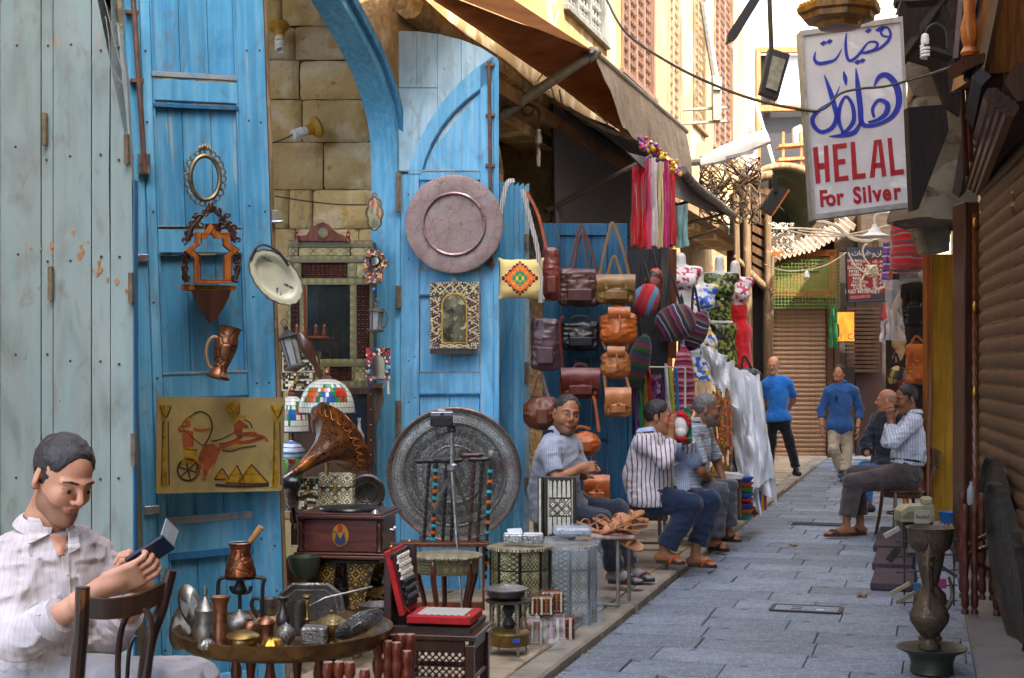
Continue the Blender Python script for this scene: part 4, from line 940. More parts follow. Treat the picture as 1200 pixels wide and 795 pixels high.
t=T('slack_wires','thin grey wire hanging down the stone beside the grey green door','wire',140,80,5.5);t.solo(M().tube(smoothpts([t.p(120,-10),t.p(130,30),t.p(137,60),t.p(147,100),t.p(130,78),t.p(128,50),t.p(124,20)],6),.0022,5),PIPE)
ll=T('blue_door','bright blue panelled door leaf with bolt rail, hung with brass picture and carved shelf','door',165,430,6.55,27)
def panel(t,x0,y0,x1,y1,nb,mt,yy=.022,frame=True):
 for i in range(nb):t.add('panel_board',bx(t,x0+(x1-x0)*i/nb+.35,y0,x0+(x1-x0)*(i+1)/nb-.35,y1,yy+rnd.uniform(-.002,.002),yy+.02,.0015),mt)
def board(t,x0,y0,x1,y1,mt=None,yn=0,yf=.045,b=.003,nm='rail'):return t.add(nm,bx(t,x0,y0,x1,y1,yn,yf,b),mt or BLUE)
board(ll,161,-80,178,860,nm='stile',b=.006);board(ll,178.6,-80,190,860,nm='stile',yn=.004);board(ll,290,-80,323,860,nm='stile',b=.004)
board(ll,323.6,-80,328,860,OLDW,.0,.05,nm='edge_strip')
for y0_,y1_ in((94,127),(270,301),(441,468),(612,650),(800,830)):board(ll,190.5,y0_,289.5,y1_)
for y0_,y1_ in((-80,94),(127,270),(301,441),(468,612),(650,800)):panel(ll,190,y0_,290,y1_,3,BLUEP)
EDGE=simple('bare_worn_edge','9a917f','6f8596',.8,spots=(('5f7f96',9,.5,.6),))
for y_ in(94,270,441,612):ll.add('worn_bead',bx(ll,190,y_-3,290,y_+.2,-.004,.022,.002),EDGE)
for y_ in(127,301,468,650):ll.add('bead',bx(ll,190,y_-.2,290,y_+3,-.004,.03,.002),DARKB)
for x_ in(190.5,287.5):ll.add('bead',bx(ll,x_,-80,x_+2,800,.001,.024,.002),BLUE)
BOLT=simple('rusty_bolt_iron','7b5a4c','4a3a36',.6,.3,15)
ll.add('bolt_rail',M().tube([ll.p(171,-10,-.03),ll.p(178,203,-.03)],.012,8),BOLT)
for y_ in(12,92):ll.add('bolt_guide',bx(ll,162+y_*.04,y_,177+y_*.04,y_+7,-.036,-.002),BOLT)
ll.add('bolt_plate',bx(ll,171,180,185,205,-.03,-.002),STEEL);ll.add('latch',bx(ll,162,298,179,307,-.02,-.002),STEEL);ll.add('latch',bx(ll,164,594,182,603,-.02,-.002),STEEL);ll.add('side_bolt',M().tube([ll.p(324,266,-.02),ll.p(336,266,-.02)],.008,6),STEEL)
ll.add('side_plate',bx(ll,325,252,332,268,-.012,-.001),PIPE);ll.add('orange_chip',bl(ll,[(159,180),(164,178),(166,186),(160,190)],-.002,.01),simple('orange_chip','b9602a','8a451c',.9))
ll.o.rotation_euler[1]=radians(-2)
t=T('brass_picture','embossed brass picture of an archer in a chariot with pyramids on the blue door','picture',255,520,6.62,27)
BPIC=metal('picture_brass','a89660','85764c',.45,scale=5,dark=(.14,.12,.08),dlo=.6,m=.3)
t.add('sheet',bl(t,[(182,465),(331,466),(332,470),(328,572),(326,575),(181,578)],-.03,-.018),BPIC)
def F4(x,y):return(160+x/2.177,430+y/2.177)
RC=metal('relief_copper','b5603a','8c4528',.45,m=.5);RG=metal('relief_gold','c9a032','96741e',.4,m=.6);RD=simple('relief_dark','2a2016','3b2d1b',.5)
def rel(nm,mt,*shapes):
 m=M()
 for pts,w in shapes:
  if w:ribbon(t,[F4(*p_)for p_ in pts],w,-.0335,-.0295,m,-.0)
  else:m.prism(t.poly([F4(*p_)for p_ in pts],-.03),-.0335,-.0295)
 return t.add(nm,m,mt,kind='stuff' if len(shapes)>1 else None)
for x_ in(70,354):
 rel('papyrus_column',RG,([(x_-3,130),(x_+3,130),(x_+8,306),(x_-9,306)],0),([(x_-14,98),(x_+14,98),(x_+6,132),(x_-6,132)],0))
 rel('column_outline',RD,([(x_-8,140),(x_-10,300)],1.2),([(x_+6,140),(x_+9,300)],1.2),([(x_-14,100),(x_,130),(x_+14,100)],1.4))  # dark lines edging shaft and capital
rel('chariot_wheel',RD,([(127+27*cos(a),262+27*sin(a))for a in[i*2*pi/16 for i in range(17)]],2.2),*[([(127,262),(127+25*cos(a),262+25*sin(a))],1.5)for a in[i*pi/3+.3 for i in range(6)]])
rel('archer',RC,([(116,175),(128,160),(144,165),(146,205),(120,210)],0),([(140,158),(162,160),(184,156)],2.6),([(120,165),(104,160),(112,150),(124,152)],2.6),([(124,138),(136,136),(138,152),(126,156)],0))
rel('archer_skirt',RG,([(118,205),(146,203),(160,242),(112,250),(122,225)],0),([(120,132),(132,126),(140,134)],2.4),([(110,240),(160,246),(166,280)],2))
rel('bow',RD,([(142,118),(162,114),(182,128),(188,154),(180,180),(166,202)],1.6),([(142,118),(112,152),(166,202)],.7),([(120,210),(150,212)],1.5),([(186,190),(215,182),(246,166)],1.2),([(205,196),(240,190),(262,176)],1.2))
rel('horse',RC,([(160,222),(172,198),(196,196),(214,212),(200,246),(184,262),(176,290),(168,290),(172,258),(160,262),(154,282),(148,280),(158,244)],0),([(206,204),(244,190),(268,172),(300,172)],5),([(248,192),(280,190),(318,178)],4),([(250,172),(248,146),(262,134),(284,150),(286,158),(270,156),(268,184)],0),([(296,172),(322,180),(328,190)],3))
rel('horse_plume',RG,([(224,106),(234,92),(250,88),(266,98),(256,128),(244,132)],0),([(236,140),(252,126),(276,128)],3),([(196,206),(236,206),(262,196)],1.5),([(190,262),(176,288)],1.2))
rel('horse_outline',RD,([(160,222),(150,246),(146,282)],1),([(214,212),(236,214),(262,206),(300,200)],1.4),([(228,100),(252,122)],.8),([(240,92),(254,120)],.8),([(256,92),(258,120)],.8),([(270,134),(284,142),(290,156)],1.2))
for k_,tr in enumerate((([(194,286),(214,258),(232,286)]),([(222,296),(252,250),(272,296)]),([(252,298),(288,248),(332,296)]))):rel('pyramid',RG,(tr,0));rel('pyramid_side',RD,([tr[0],tr[1]],1.3),([tr[1],tr[2]],1.3),([tr[0],tr[2]],1.6),([((tr[0][0]+tr[1][0])/2+4,(tr[0][1]+tr[1][1])/2),((tr[2][0]+tr[1][0])/2,(tr[0][1]+tr[1][1])/2)],.7))
rel('sand_line',RD,([(196,300),(260,304),(332,300)],3))
def C3(x,y):return(160+x/2.65,150+y/2.65)
t=T('filigree_ring','small empty oval filigree metal frame at the top of the blue door','frame',240,208,6.6,27)
cx,cz=t.p(*C3(213,155),-.04).x,t.p(*C3(213,155),-.04).z;k3=6.6/FP/2.65
FR=metal('tarnished_silver_gilt','9a8d72','6d6049',.4)
t.add('ring',M().ring([(cx+46*k3*cos(a),-.04,cz+68*k3*sin(a))for a in[i*2*pi/40 for i in range(40)]],.011,8),FR)
m=M(70)
for i in range(22):
 a=i*2*pi/22;px_,pz_=cx+57*k3*cos(a),cz+80*k3*sin(a);m.ring([(px_+.014*cos(b),-.04,pz_+.014*sin(b))for b in[j*pi/4 for j in range(8)]],.004,5)
for i in range(5):m.ell((cx+(i-2)*.012,-.042,cz+.335*.0+88*k3+.012-abs(i-2)*.006),(.008,.006,.014))
t.add('filigree',m,FR,kind='stuff')
t=T('star_shelf','carved dark wood wall shelf with orange star shaped marquetry frame on the blue door','shelf',246,300,6.58,27)
so_=[(183,325),(213,325),(230,298),(248,325),(287,325),(287,360),(318,382),(291,404),(291,482),(180,482),(180,405),(149,382),(183,358)]
si_=[(193,344),(219,343),(230,320),(243,343),(269,344),(271,366),(293,383),(273,401),(273,470),(192,470),(192,401),(173,383),(193,366)]
m=M();
for i in range(13):j=(i+1)%13;m.prism(t.poly([C3(*so_[i]),C3(*so_[j]),C3(*si_[j]),C3(*si_[i])],-.06),-.07,-.035)
t.add('star_frame',m,ORWOOD)
m=M()
for i in range(13):
 j=(i+1)%13;mo=[lerp(so_[q_],si_[q_],.5)for q_ in(i,j)];ribbon(t,[C3(*mo[0]),C3(*mo[1])],1.1,-.073,-.0705,m,-.06,1)
t.add('inlaid_line',m,wood('red_inlay','6f2f12','4e1d0a',.4))
m=M(70);r5=random.Random(8)
def curl(x,y,s,a0,dirn,w=5):
 pts=[]
 for i in range(14):rr_=s*(1-i/15);a=a0+dirn*i*.5;pts.append(t.p(*C3(x+rr_*cos(a),y+rr_*sin(a)),-.05))
 m.tube(pts,[w*k3*1.0,w*k3*.5],6)
for sgn in(-1,1):
 for x,y,s in((20,262,12),(38,285,17),(58,300,16),(30,300,14),(72,330,15),(84,350,12),(78,410,14),(84,435,12),(74,465,14),(12,250,8),(48,270,10),(80,390,10),(70,312,12)):
  curl(231+sgn*x,y,s,r5.uniform(0,6),sgn)
 m.tube([t.p(*C3(231+sgn*a,b),-.045)for a,b in((4,245),(30,275),(60,310),(74,350))],[.008,.016],6);m.tube([t.p(*C3(231+sgn*a,b),-.045)for a,b in((78,405),(84,440),(74,480))],[.01,.013],6)
m.ell(t.p(*C3(231,246),-.05),(.014,.012,.03))
t.add('carving',m,DWOOD,kind='stuff')
a,b=t.p(*C3(150,488),-.1),t.p(*C3(322,500),-.1);t.add('shelf_board',M().prism([(a.x,-.15+.15)]+[(a.x+(b.x-a.x)*i/12,-.15*sin(i/12*pi)**.7)for i in range(13)]+[(b.x,0)],-.012,.012,rotm(pi/2),(0,-.03,(a.z+b.z)/2)),ORWOOD)
m=M(70).prism(t.poly([C3(*p_)for p_ in((172,503),(292,503),(284,530),(268,560),(248,588),(232,612),(214,585),(192,556),(178,530))],-.05),-.06,-.035)
for i in range(16):x,y=231+r5.uniform(-48,48)*(1-i/20),508+i*6;curl(x,y,r5.uniform(7,12),r5.uniform(0,6),r5.choice((-1,1)),5)
t.add('bracket',m,DWOOD)
t.add('backing',bl(t,[C3(*p_)for p_ in((205,300),(255,300),(255,325),(205,325))],-.045,-.038),DWOOD)
t=T('scalloped_platter','cream enamel scalloped oval platter with wire handle hanging tilted on the door edge','platter',321,324,6.75,27)
th=radians(-44);q0=t.p(*C3(428,465),-.09);ca,sa=cos(th),sin(th);sA,sB=98*k3*1.03,62*k3*1.03
def plat(u,v):
 a=v*2*pi;rim=1+.03*abs(sin(a*9));rr_=(u if u<.99 else 1)*(rim if u>.8 else 1)
 x,z=sA*rr_*cos(a),sB*rr_*sin(a);dpt=-.0-.02*min(1,max(0,(u-.62)/.16))-(.004 if u>.8 else 0)
 return(q0.x+x*ca-z*sa,q0.y+dpt,q0.z+x*sa+z*ca)
t.add('dish',M(50).grid(plat,16,72,th=.004),CREAMEN)
t.add('rim',M().ring([plat(1,i/72)for i in range(72)],.004,6),simple('dark_enamel_rim','6d6a58','4c4a3e',.4))
t.add('handle',M().tube(smoothpts([t.p(*C3(a,b),-.12)for a,b in((352,410),(372,372),(400,364),(440,385),(472,428))],6),.006,6),IRON)
m=M()
for sgn,(x,y)in((1,(392,402)),(-1,(484,498))):
 for i in range(9):a=r5.uniform(0,6);ribbon(t,[C3(x+i*3*sgn+4*cos(a),y+i*1.5*sgn+4*sin(a)),C3(x+i*3*sgn-4*cos(a),y+i*1.5*sgn-4*sin(a))],.9,-.003,.0,m,-.088-.02,1)
t.add('painted_sprig',m,simple('sprig_blue','3a4652','2b3540',.4,bump=0),kind='stuff')
t=T('copper_jug','dented small copper jug with curved handle hanging tilted on the blue door','jug',259,420,6.55,27)
jr=rotm(0,radians(14),0);q=t.p(*C3(252,780),-.14)
t.add('body',M().lathe([(.03,0),(.05,.002),(.052,.012),(.036,.03),(.03,.05),(.04,.09),(.05,.13),(.052,.155),(.048,.185),(.044,.205),(.048,.228),(.054,.236),(.05,.237),(.042,.21),(.03,.2),(.001,.2)],28,q,jr),COPPER)
t.add('handle',M().tube(smoothpts([t.p(*C3(a,b),-.14)for a,b in((268,662),(240,650),(222,668),(216,700),(222,735),(236,748))],5),[.009,.007],7),simple('tan_handle','a3845c','7d6242',.6))
rl=T('blue_door','pale blue arched door leaf with round carved plate and beaded mirror hung on it','door',470,420,9.85)
def pol(nm,pts,mt,yn,yf):return rl.add(nm,bl(rl,pts,yn,yf),mt)
pol('top_board',[(467,36),(488,36),(488,102),(467,102)],PALEB,.02,.05);pol('top_board',[(488.5,36),(512,39),(512,102),(488.5,102)],PALEB,.022,.05)
pol('top_board',[(467,103),(512,103),(512,200),(467,200)],PALEB,.02,.05);pol('top_board',[(512.6,39),(540,46),(540,200),(512.6,200)],PALEB,.018,.05);pol('top_board',[(540.6,46),(565,56),(583,68),(583,90),(540.6,190)],PALEB,.02,.05)
o_=[(478,204),(482,190),(490,168),(502,145),(518,121),(538,98),(558,80),(577,67)];i_=[(494,204),(497,190),(505,169),(516,150),(530,132),(545,118),(563,104),(577,96)]
m=M()
for k_ in range(7):m.prism(rl.poly([o_[k_],o_[k_+1],i_[k_+1],i_[k_]]),-.012,.018)
rl.add('curved_rail',m,BLUER)
m=M()
for k_ in range(6):m.prism(rl.poly([i_[k_],i_[k_+1],(i_[k_+1][0]+1.6,i_[k_+1][1]+1.6),(i_[k_][0]+1.8,i_[k_][1]+1)]),-.006,.02)
rl.add('curved_bead',m,DARKB)
for a,b in((495,518),(518.5,541),(541.5,563)):pol('panel_board',[(a,203),(a,190-(a-495)*1.2),(b,190-(b-495)*1.25),(b,203)],BLUER,.012,.03)
pol('stile',[(563,103),(563,78),(578,66),(578,800),(563,800)],BLUER,-.012,.03);pol('edge_board',[(578.6,67),(584.5,72),(584.5,800),(578.6,800)],BLUE,-.02,.05)
pol('stile',[(470,205),(491,205),(491,800),(470,800)],BLUER,-.01,.03)
pol('edge_board',[(463.5,205),(469.3,205),(469.3,800),(463.5,800)],BLUE,-.0,.06)
for a,b in((201,211),(318,345),(437,461),(560,590),(720,760)):pol('rail',[(491.5,a),(562.5,a),(562.5,b),(491.5,b)],BLUER,-.008,.03)
for y0_,y1_,n_ in((211,318,3),(345,437,2),(461,560,2),(590,720,2)):panel(rl,492,y0_,562,y1_,n_,BLUER,.012)
for y_ in(201,318,437):rl.add('worn_bead',bx(rl,470 if y_==201 else 491,y_-1.8,563,y_,-.012,.012,.001),EDGE)
for y_ in(345,461):rl.add('bead',bx(rl,491,y_,563,y_+2.4,-.01,.02,.001),DARKB)
rl.add('bolt_rail',M().tube([rl.p(573,72,-.03),rl.p(576,315,-.03)],.013,8),BOLT)
for y_ in(74,133,192,250,308):rl.add('bolt_guide',bx(rl,569,y_,580,y_+4,-.036,-.012),BOLT)
for a,b in((202,248),(335,361),(470,510)):hinge(rl,467,a,b,-.03,7)
def disc(t,px,py,r_px,d,prof,mt,nm='plate',tilt=0,y=0,wav=None,n=64):
 """prof: (radius fraction, height toward the viewer in metres)"""
 q=t.p(px,py,y);R_=r_px*d/FP;m=M(50).lathe([(max(a*R_,1e-6),h)for a,h in prof],n,q,rotm(pi/2+tilt),wav=wav);return t.add(nm,m,mt)
t=T('carved_plate','large round plum copper plate with leaf engraving at the top of the pale leaf','plate',532,263,9.75)
PL=PLATEM
n=N('plum_plate');wz=n.n('ShaderNodeVectorMath',operation='MULTIPLY_ADD');n.l(n.noise(9,fac=False),wz.inputs[0]);wz.inputs[1].default_value=(.08,)*3;n.l(n.tc,wz.inputs[2]);e=n.voro(15,(1,1,1),'DISTANCE_TO_EDGE',src=wz.outputs[0]);ee=n.ramp(e,[(.006,0),(.03,1)]);nz=n.noise(8);col=n.mix(n.ramp(nz,[(.3,0),(.7,1)]),'95807c','7a6865');col=n.mix(n.ramp(ee,[(0,.55),(.9,0)]),col,(.05,.035,.035));col=n.mix(n.ramp(n.noise(7,loc=(3,4,5)),[(.58,0),(.75,.5)]),col,'6f7f86')
PL=n.fin(col,n.ramp(n.noise(20),[(.3,.35),(.7,.6)]),.35,n.bump(n.noise(14),.4,.01,n.bump(ee,.35,.003)),.5)
disc(t,532,263,57.5,9.75,[(1,.004),(1,.014),(.97,.018),(.66,.006),(.64,.016),(.61,.018),(.58,.0),(0,.0)],PL,n=80)
t.add('rim_bead',M().ring([(t.p(532,263).x+57.5*.627*9.75/FP*cos(a),-.02,t.p(532,263).z+57.5*.627*9.75/FP*sin(a))for a in[i*2*pi/60 for i in range(60)]],.009,6),metal('bead_copper','a98f92','8d7478',.3,m=.6));t.add('hook',cable(t,[(530,203),(532,207),(534,203)],.006,-.01),BRASSY)
t=T('beaded_mirror','rectangular mirror in a beaded patterned frame with arched glass on the pale blue leaf','mirror',533,371,9.75)
BEAD=cells('bead_mosaic',['1c1712','d6cf9a','6a2a1c','c9bfa0','23303f','8a5a3a'],90,'0f0d0b',.12,.4,0,.5,1,emb=True)
ko,ki=[(504,331),(562,331),(562,409),(504,409)],None
arch_=[(518,402),(518,358)]+[(532.5-14.5*cos(a),358-14*sin(a))for a in[i*pi/10 for i in range(1,10)]]+[(547,358),(547,402)]
t.add('frame',bl(t,ko,-.02,.02),BEAD);t.add('glass_rim',M().tube([t.p(*p_,-.022)for p_ in arch_]+[t.p(*arch_[0],-.022)],.006,5),BRASSY);t.add('glass',bl(t,arch_,-.0235,-.0205),simple('old_mirror','5b5d55','2c3030',.1,.7,14,bump=.1,spots=(('8d8a72',20,.55,.62),('1a1d1e',8,.5,.6))))
PB,RB_=simple('pale_bead','d9d0a0','b7aa78',.3,bump=0),simple('red_bead','9c2c24','7a1f1a',.35,bump=0)
m=M()
for x0_,y0_,x1_,y1_,n_ in((505,333,561,345,5),(505,350,516,400,4),(549.5,350,561,400,4),(516,404,550,407.5,3)):
 for i in range(n_):
  if x1_-x0_>y1_-y0_:a,b=x0_+(x1_-x0_)*i/n_,x0_+(x1_-x0_)*(i+1)/n_;ribbon(t,[(a,y0_),(b,y1_)],1.1,-.027,-.021,m,0,1);ribbon(t,[(b,y0_),(a,y1_)],1.1,-.027,-.021,m,0,1)
  else:a,b=y0_+(y1_-y0_)*i/n_,y0_+(y1_-y0_)*(i+1)/n_;ribbon(t,[(x0_,a),(x1_,(a+b)/2),(x0_,b)],1.2,-.027,-.021,m,0,1)
t.add('zigzag_inlay',m,PB,kind='stuff')
bm_=M().ell((0,0,0),(.011,.008,.011),8,6).mesh('bead')
for i in range(4):
 for x_ in(510,556):t.add('bead',bm_,RB_,loc=t.p(x_,356+i*12.5,-.024))
sm_=M().ell((0,0,0),(.004,.004,.004),6,4).mesh('stud')
for i in range(20):
 for p_ in((504.8+i*56.4/19,331.8),(504.8+i*56.4/19,408.2)):t.add('stud',sm_,NACRE,loc=t.p(*p_,-.021))
for i in range(1,26):
 for x_ in(504.8,561.2):t.add('stud',sm_,NACRE,loc=t.p(x_,331.8+i*76.4/26,-.021))
t.add('hanging_ring',cable(t,[(530,331),(532,326),(535,331)],.004),BRASSY);t.add('lower_board',bl(t,[(504,409.5),(556,409.5),(556,415),(504,415)],-.0,.02),DWOOD)
iw=T('stone_reveal','pale yellow limestone block wall inside the tall blue arch','wall',380,300,10.15)
rows=[(-70,-15),(-15,30),(30,70),(70,116),(116,166),(166,222),(222,268),(268,330),(330,400),(400,470),(470,540),(540,610),(610,690)]
cuts=[[318,400],[330,395,455],[345,425],[350,430],[353,433],[378,448],[338,366,450],[345,420],[360,430],[330,400],[350,420],[330,390],[360,430]]
for(a,b),cs in zip(rows,cuts):
 e=[140,220,280]+cs+[500]if False else[150,230,290]+cs+[505]
 for x0_,x1_ in zip(e,e[1:]):
  if x0_>462:continue
  x1_=min(x1_,466);j=rnd.uniform(-.012,.012)
  m=M(60).grid(lambda u,v:(lambda q:(q.x,j+.012*vn(u*6+x0_,v*5+a)+.03*(abs(u-.5)*2)**8+.03*(abs(v-.5)*2)**8,q.z))(iw.p(x0_+.5+(x1_-x0_-1)*u,b-.5-(b-a-1)*v)),12,8,th=.12)
  mt=STONE
  iw.add('stone_block',m,mt if rnd.random()>.0 else STONE)
iw.add('mortar',bl(iw,[(120,720),(120,-90),(466,-90),(466,720)],.06,.4),simple('yellow_mortar','8c6d34','5f4a28',.95,bump=1,bscale=25,bdist=.02))
iw.add('near_wall',M().box((-3.4,-1.6,1.0),(.2,4,6),0),STONE)
iw.add('shop_floor',M().box((-2.0,-1.4,-2.14-.0),(3.4,3.4,.1),0),PSLAB)
iw.add('vault',M().box((-1.6,-1.2,2.75),(3.4,3.2,.12),0),STONE)
YB=simple('yellow_lamp_base','b58c28','8f6b1c',.5)
for px,py,ax_,lab in((327,33,Vector((.1,-.3,-1)),'spiral energy bulb in a brass base high in the stone arch'),(369,150,Vector((-.75,-.45,-.35)),'spiral energy bulb in a round yellow wall base lower in the stone arch')):
 t=T('spiral_bulb',lab,'bulb',px,py,10.0);q=t.p(px,py);ax_=ax_.normalized()
 bas=ax_.to_track_quat('Z','Y').to_matrix();t.add('base',M().lathe([(.07,-.03),(.075,-.01),(.06,.01),(.04,.02),(.035,.07),(.0,.075)],20,q,bas),YB);t.add('socket',M().lathe([(.035,.05),(.032,.1),(.0,.1)],12,q,bas),WHITEP);t.add('spiral',spiral(t,q+ax_*.1,.028,.07,ax_),PLASTIC)
t=T('wall_cable','thin dark wire running over the stone blocks to the wall bulb','wire',340,165,10.0)
t.add('run',cable(t,[(318,168),(335,162),(350,155),(362,152)],.005),BLACK);t.add('run',cable(t,[(322,230),(360,236),(400,240),(440,240)],.005),BLACK)
def V(name,label,cat,px,pyb,d,prof,mt,n=28,ry=0,rx=0,group=None,sx=1,sy=1,nm='body',solo=True,wav=None):
 """turned vessel: prof = [(radius px, height px)] from the base pixel up"""
 k=d/FP;t=T(name,label,cat,px,pyb,d,0,group);m=M(45).lathe([(max(r_*k,1e-6),h_*k)for r_,h_ in prof],n,(0,0,0),rotm(rx,ry,0)if(rx or ry)else None,sx,sy,wav)
 t.k=k;t.body=t.solo(m,mt)if solo else t.add(nm,m,mt);return t
def mirrorp(p):return p
t=T('inlaid_cabinet','tall mother of pearl inlaid cabinet with mirror and lattice panels inside the arch','cabinet',388,455,9.55)
def r_(nm,x0,y0,x1,y1,mt,yn=0,yf=.03,b=.002,par=None):return t.add(nm,bx(t,x0,y0,x1,y1,yn,yf,b),mt,parent=par)
r_('carcass',338,282,437,600,BRW,.03,.3)
INB=inlay('olive_inlay','3f3c24','b5ad80','7d774c',26,ax=(0,2))
for x0_,y0_,x1_,y1_ in((338,283,437,290),(338,300.3,437,308),(338,326,437,334),(338,421,437,430),(338,447,437,455),(343,308.3,353,325.7),(407,308.3,418,325.7),(351,334.3,360,420.7),(410,334.3,418,420.7),(433,334,437,421),(338,334.3,341,420.7),(383,430.3,386,446.7),(412,430.3,416,446.7)):r_('rail',x0_,y0_,x1_,y1_,INLAYS,-.006,.03)
for x0_,y0_,x1_,y1_ in((350,290.3,410,300),(411,284,437,300),(338.2,284,349,300),(418.2,308.3,437,325.7),(416,430.3,437,446.7),(360,430,383,446.7),(338,308.3,342.8,326)):r_('inlaid_panel',x0_,y0_,x1_,y1_,INB,.0,.03)
def lattice(x0,y0,x1,y1,nx,nz):
 r_('lattice_back',x0,y0,x1,y1,BLACK,.024,.03,0);m=M(70)
 for i in range(nx+1):m.tube([t.p(x0+(x1-x0)*i/nx,y0,.01),t.p(x0+(x1-x0)*i/nx,y1,.01)],.004,4)
 for j in range(nz+1):m.tube([t.p(x0,y0+(y1-y0)*j/nz,.01),t.p(x1,y0+(y1-y0)*j/nz,.01)],.004,4)
 for i in range(nx):
  for j in range(nz):m.ell(t.p(x0+(x1-x0)*(i+.5)/nx,y0+(y1-y0)*(j+.5)/nz,.008),(.009,.006,.009),6,4);m.tube([t.p(x0+(x1-x0)*i/nx,y0+(y1-y0)*j/nz,.012),t.p(x0+(x1-x0)*(i+1)/nx,y0+(y1-y0)*(j+1)/nz,.012)],.003,3);m.tube([t.p(x0+(x1-x0)*(i+1)/nx,y0+(y1-y0)*j/nz,.012),t.p(x0+(x1-x0)*i/nx,y0+(y1-y0)*(j+1)/nz,.012)],.003,3)
 t.add('lattice',m,wood('lattice_wood','4a2418','2c140d',.4),kind='stuff')
lattice(354,310,407,325,10,3);lattice(418,335,432,421,3,16);lattice(342,335,351,395,2,11);lattice(386,431,411,447,5,3)
r_('mirror',360,334,410,421,simple('aged_mirror','6b6d66','3f423e',.06,.85,5,bump=0),.005,.02)
t.add('pediment',bl(t,[(349,283),(352,277),(360,276),(365,268),(373,263),(379,261),(386,264),(391,270),(397,274),(404,277),(408,283)],-.03,.03),RWOOD)
q=t.p(379,273,-.031);t.add('medallion',M().lathe([(.034,0),(.034,.008),(.0,.01)],20,q,rotm(pi/2)),INLAYS)
for x_ in(348,408):V('x',None,None,x_,283,9.5,[(3,0),(2,3),(3,6),(1.2,9),(2.2,11),(.5,15)],RWOOD,12).o.name='finial'
for o_f in[o for o in bpy.data.objects if o.name.startswith('finial')and o.parent is None]:
 mw=o_f.location.copy();o_f.parent=t.root();c_,n_=cos(-t.rz),sin(-t.rz);v_=mw-t.loc;o_f.location=(v_.x*c_-v_.y*n_,v_.x*n_+v_.y*c_,v_.z);o_f.rotation_euler=(0,0,0)
def C6(x,y):return(300+x/3.311,220+y/3.311)
t=T('oval_plaque','small oval painted rose plaque with filigree rim on the right jamb of the arch','plaque',439,250,9.6)
q=t.p(439,250);FLOR=cells('rose_paint',['6f6f54','b08a6a','7f8062','a04a3c','8a8a6c','4f6a44'],45,None,.05,.5,0,.1,.9)
t.add('plaque',M().lathe([(.052,0),(.052,.012),(.0,.014)],28,q,rotm(pi/2),1,1.0).mesh('a'),FLOR).scale=(1,1,1)
t.o.children[0].scale=(.85,1,1.9);t.o.children[0].location=(q.x*(1-.85),0,q.z*(1-1.9))
t.add('filigree_rim',M(70).ring([(q.x+.05*cos(a)+.005*cos(a*9),-.01,q.z+.108*sin(a)+.006*sin(a*9))for a in[i*2*pi/60 for i in range(60)]],.008,6),FR);t.add('crest',M().ring([(q.x+.014*cos(a),-.01,q.z+.12+.014*sin(a))for a in[i*2*pi/10 for i in range(10)]],.004,5),FR)
t=T('hand_mirror_charm','beaded hand shaped wall charm with a small round mirror by the inlaid cabinet','charm',438,312,9.5)
t.add('hand',bl(t,[C6(*p_)for p_ in((430,370),(424,330),(416,290),(424,262),(440,240),(462,234),(484,244),(500,268),(508,288),(522,290),(520,302),(502,310),(492,340),(488,372))],-.02,.02),cells('charm_beads',['d9c9a0','1d1813','b5522a','2a4f8c','d8a03a','8c2a1e'],70,'15110e',.1,.35,0,.7,1,emb=True))
q=t.p(*C6(461,285),-.022);t.add('mirror',M().lathe([(.026,0),(.026,.004),(0,.004)],18,q,rotm(pi/2)),MIRROR);t.add('mirror_rim',M().ring([(q.x+.032*cos(a),-.024,q.z+.032*sin(a))for a in[i*2*pi/20 for i in range(20)]],.007,5),simple('black_bead','17140f','0f0d0a',.3,bump=0));t.add('blue_drop',M().ell(t.p(*C6(458,395),-.02),(.01,.006,.012)),simple('blue_glass','3a6fc0','2c57a0',.2,bump=0))
def lantern(lab,px,pyt,hpx,wpx,d,ry,mt,gl):
 k=d/FP;t=T('tin_lantern',lab,'lantern',px,pyt,d);r=rotm(0,radians(ry),0);H_=hpx*k;R_=wpx*k/2;f=lambda pr:[(max(a*R_,1e-6),-b*H_)for a,b in reversed(pr)]
 t.add('cap',M(30).lathe(f([(.0,0),(.25,.02),(.2,.1),(.75,.2),(1,.24),(.9,.27)]),8,(0,0,0),r),mt);t.add('glass',M(20).lathe(f([(.75,.27),(.62,.84)]),6,(0,0,0),r),gl)
 t.add('base',M(30).lathe(f([(.7,.84),(1,.88),(.95,.93),(.4,.96),(0,1)]),8,(0,0,0),r),mt)
 for i in range(6):a=i*pi/3;t.add('bar',M().tube([r@Vector((.76*R_*cos(a),.76*R_*sin(a),-.26*H_)),r@Vector((.64*R_*cos(a),.64*R_*sin(a),-.85*H_))],.004,4),mt)
 t.add('ring',M().ring([r@Vector((.3*R_*cos(a),0,.3*R_*sin(a)+.02))for a in[i*pi/5 for i in range(10)]],.003,4),mt);return t
LG=glassy('lantern_glass','9aa0a0',.15,.75);TIN=metal('lantern_tin','6f6d6a','4a4846',.45)
t=lantern('small grey tin lantern with side handle hanging on the blue jamb',441,357,34,20,9.4,2,PEWTER,LG);t.add('handle',cable(t,[(447,362),(453,368),(453,380),(448,385)],.006),TIN)
lantern('larger dark tin lantern hanging tilted before the inlaid cabinet',334,382,56,26,8.6,-14,TIN,LG)
t=T('red_mirror','tiny arched mirror in a red beaded frame with tassels on the blue jamb','mirror',443,428,9.4)
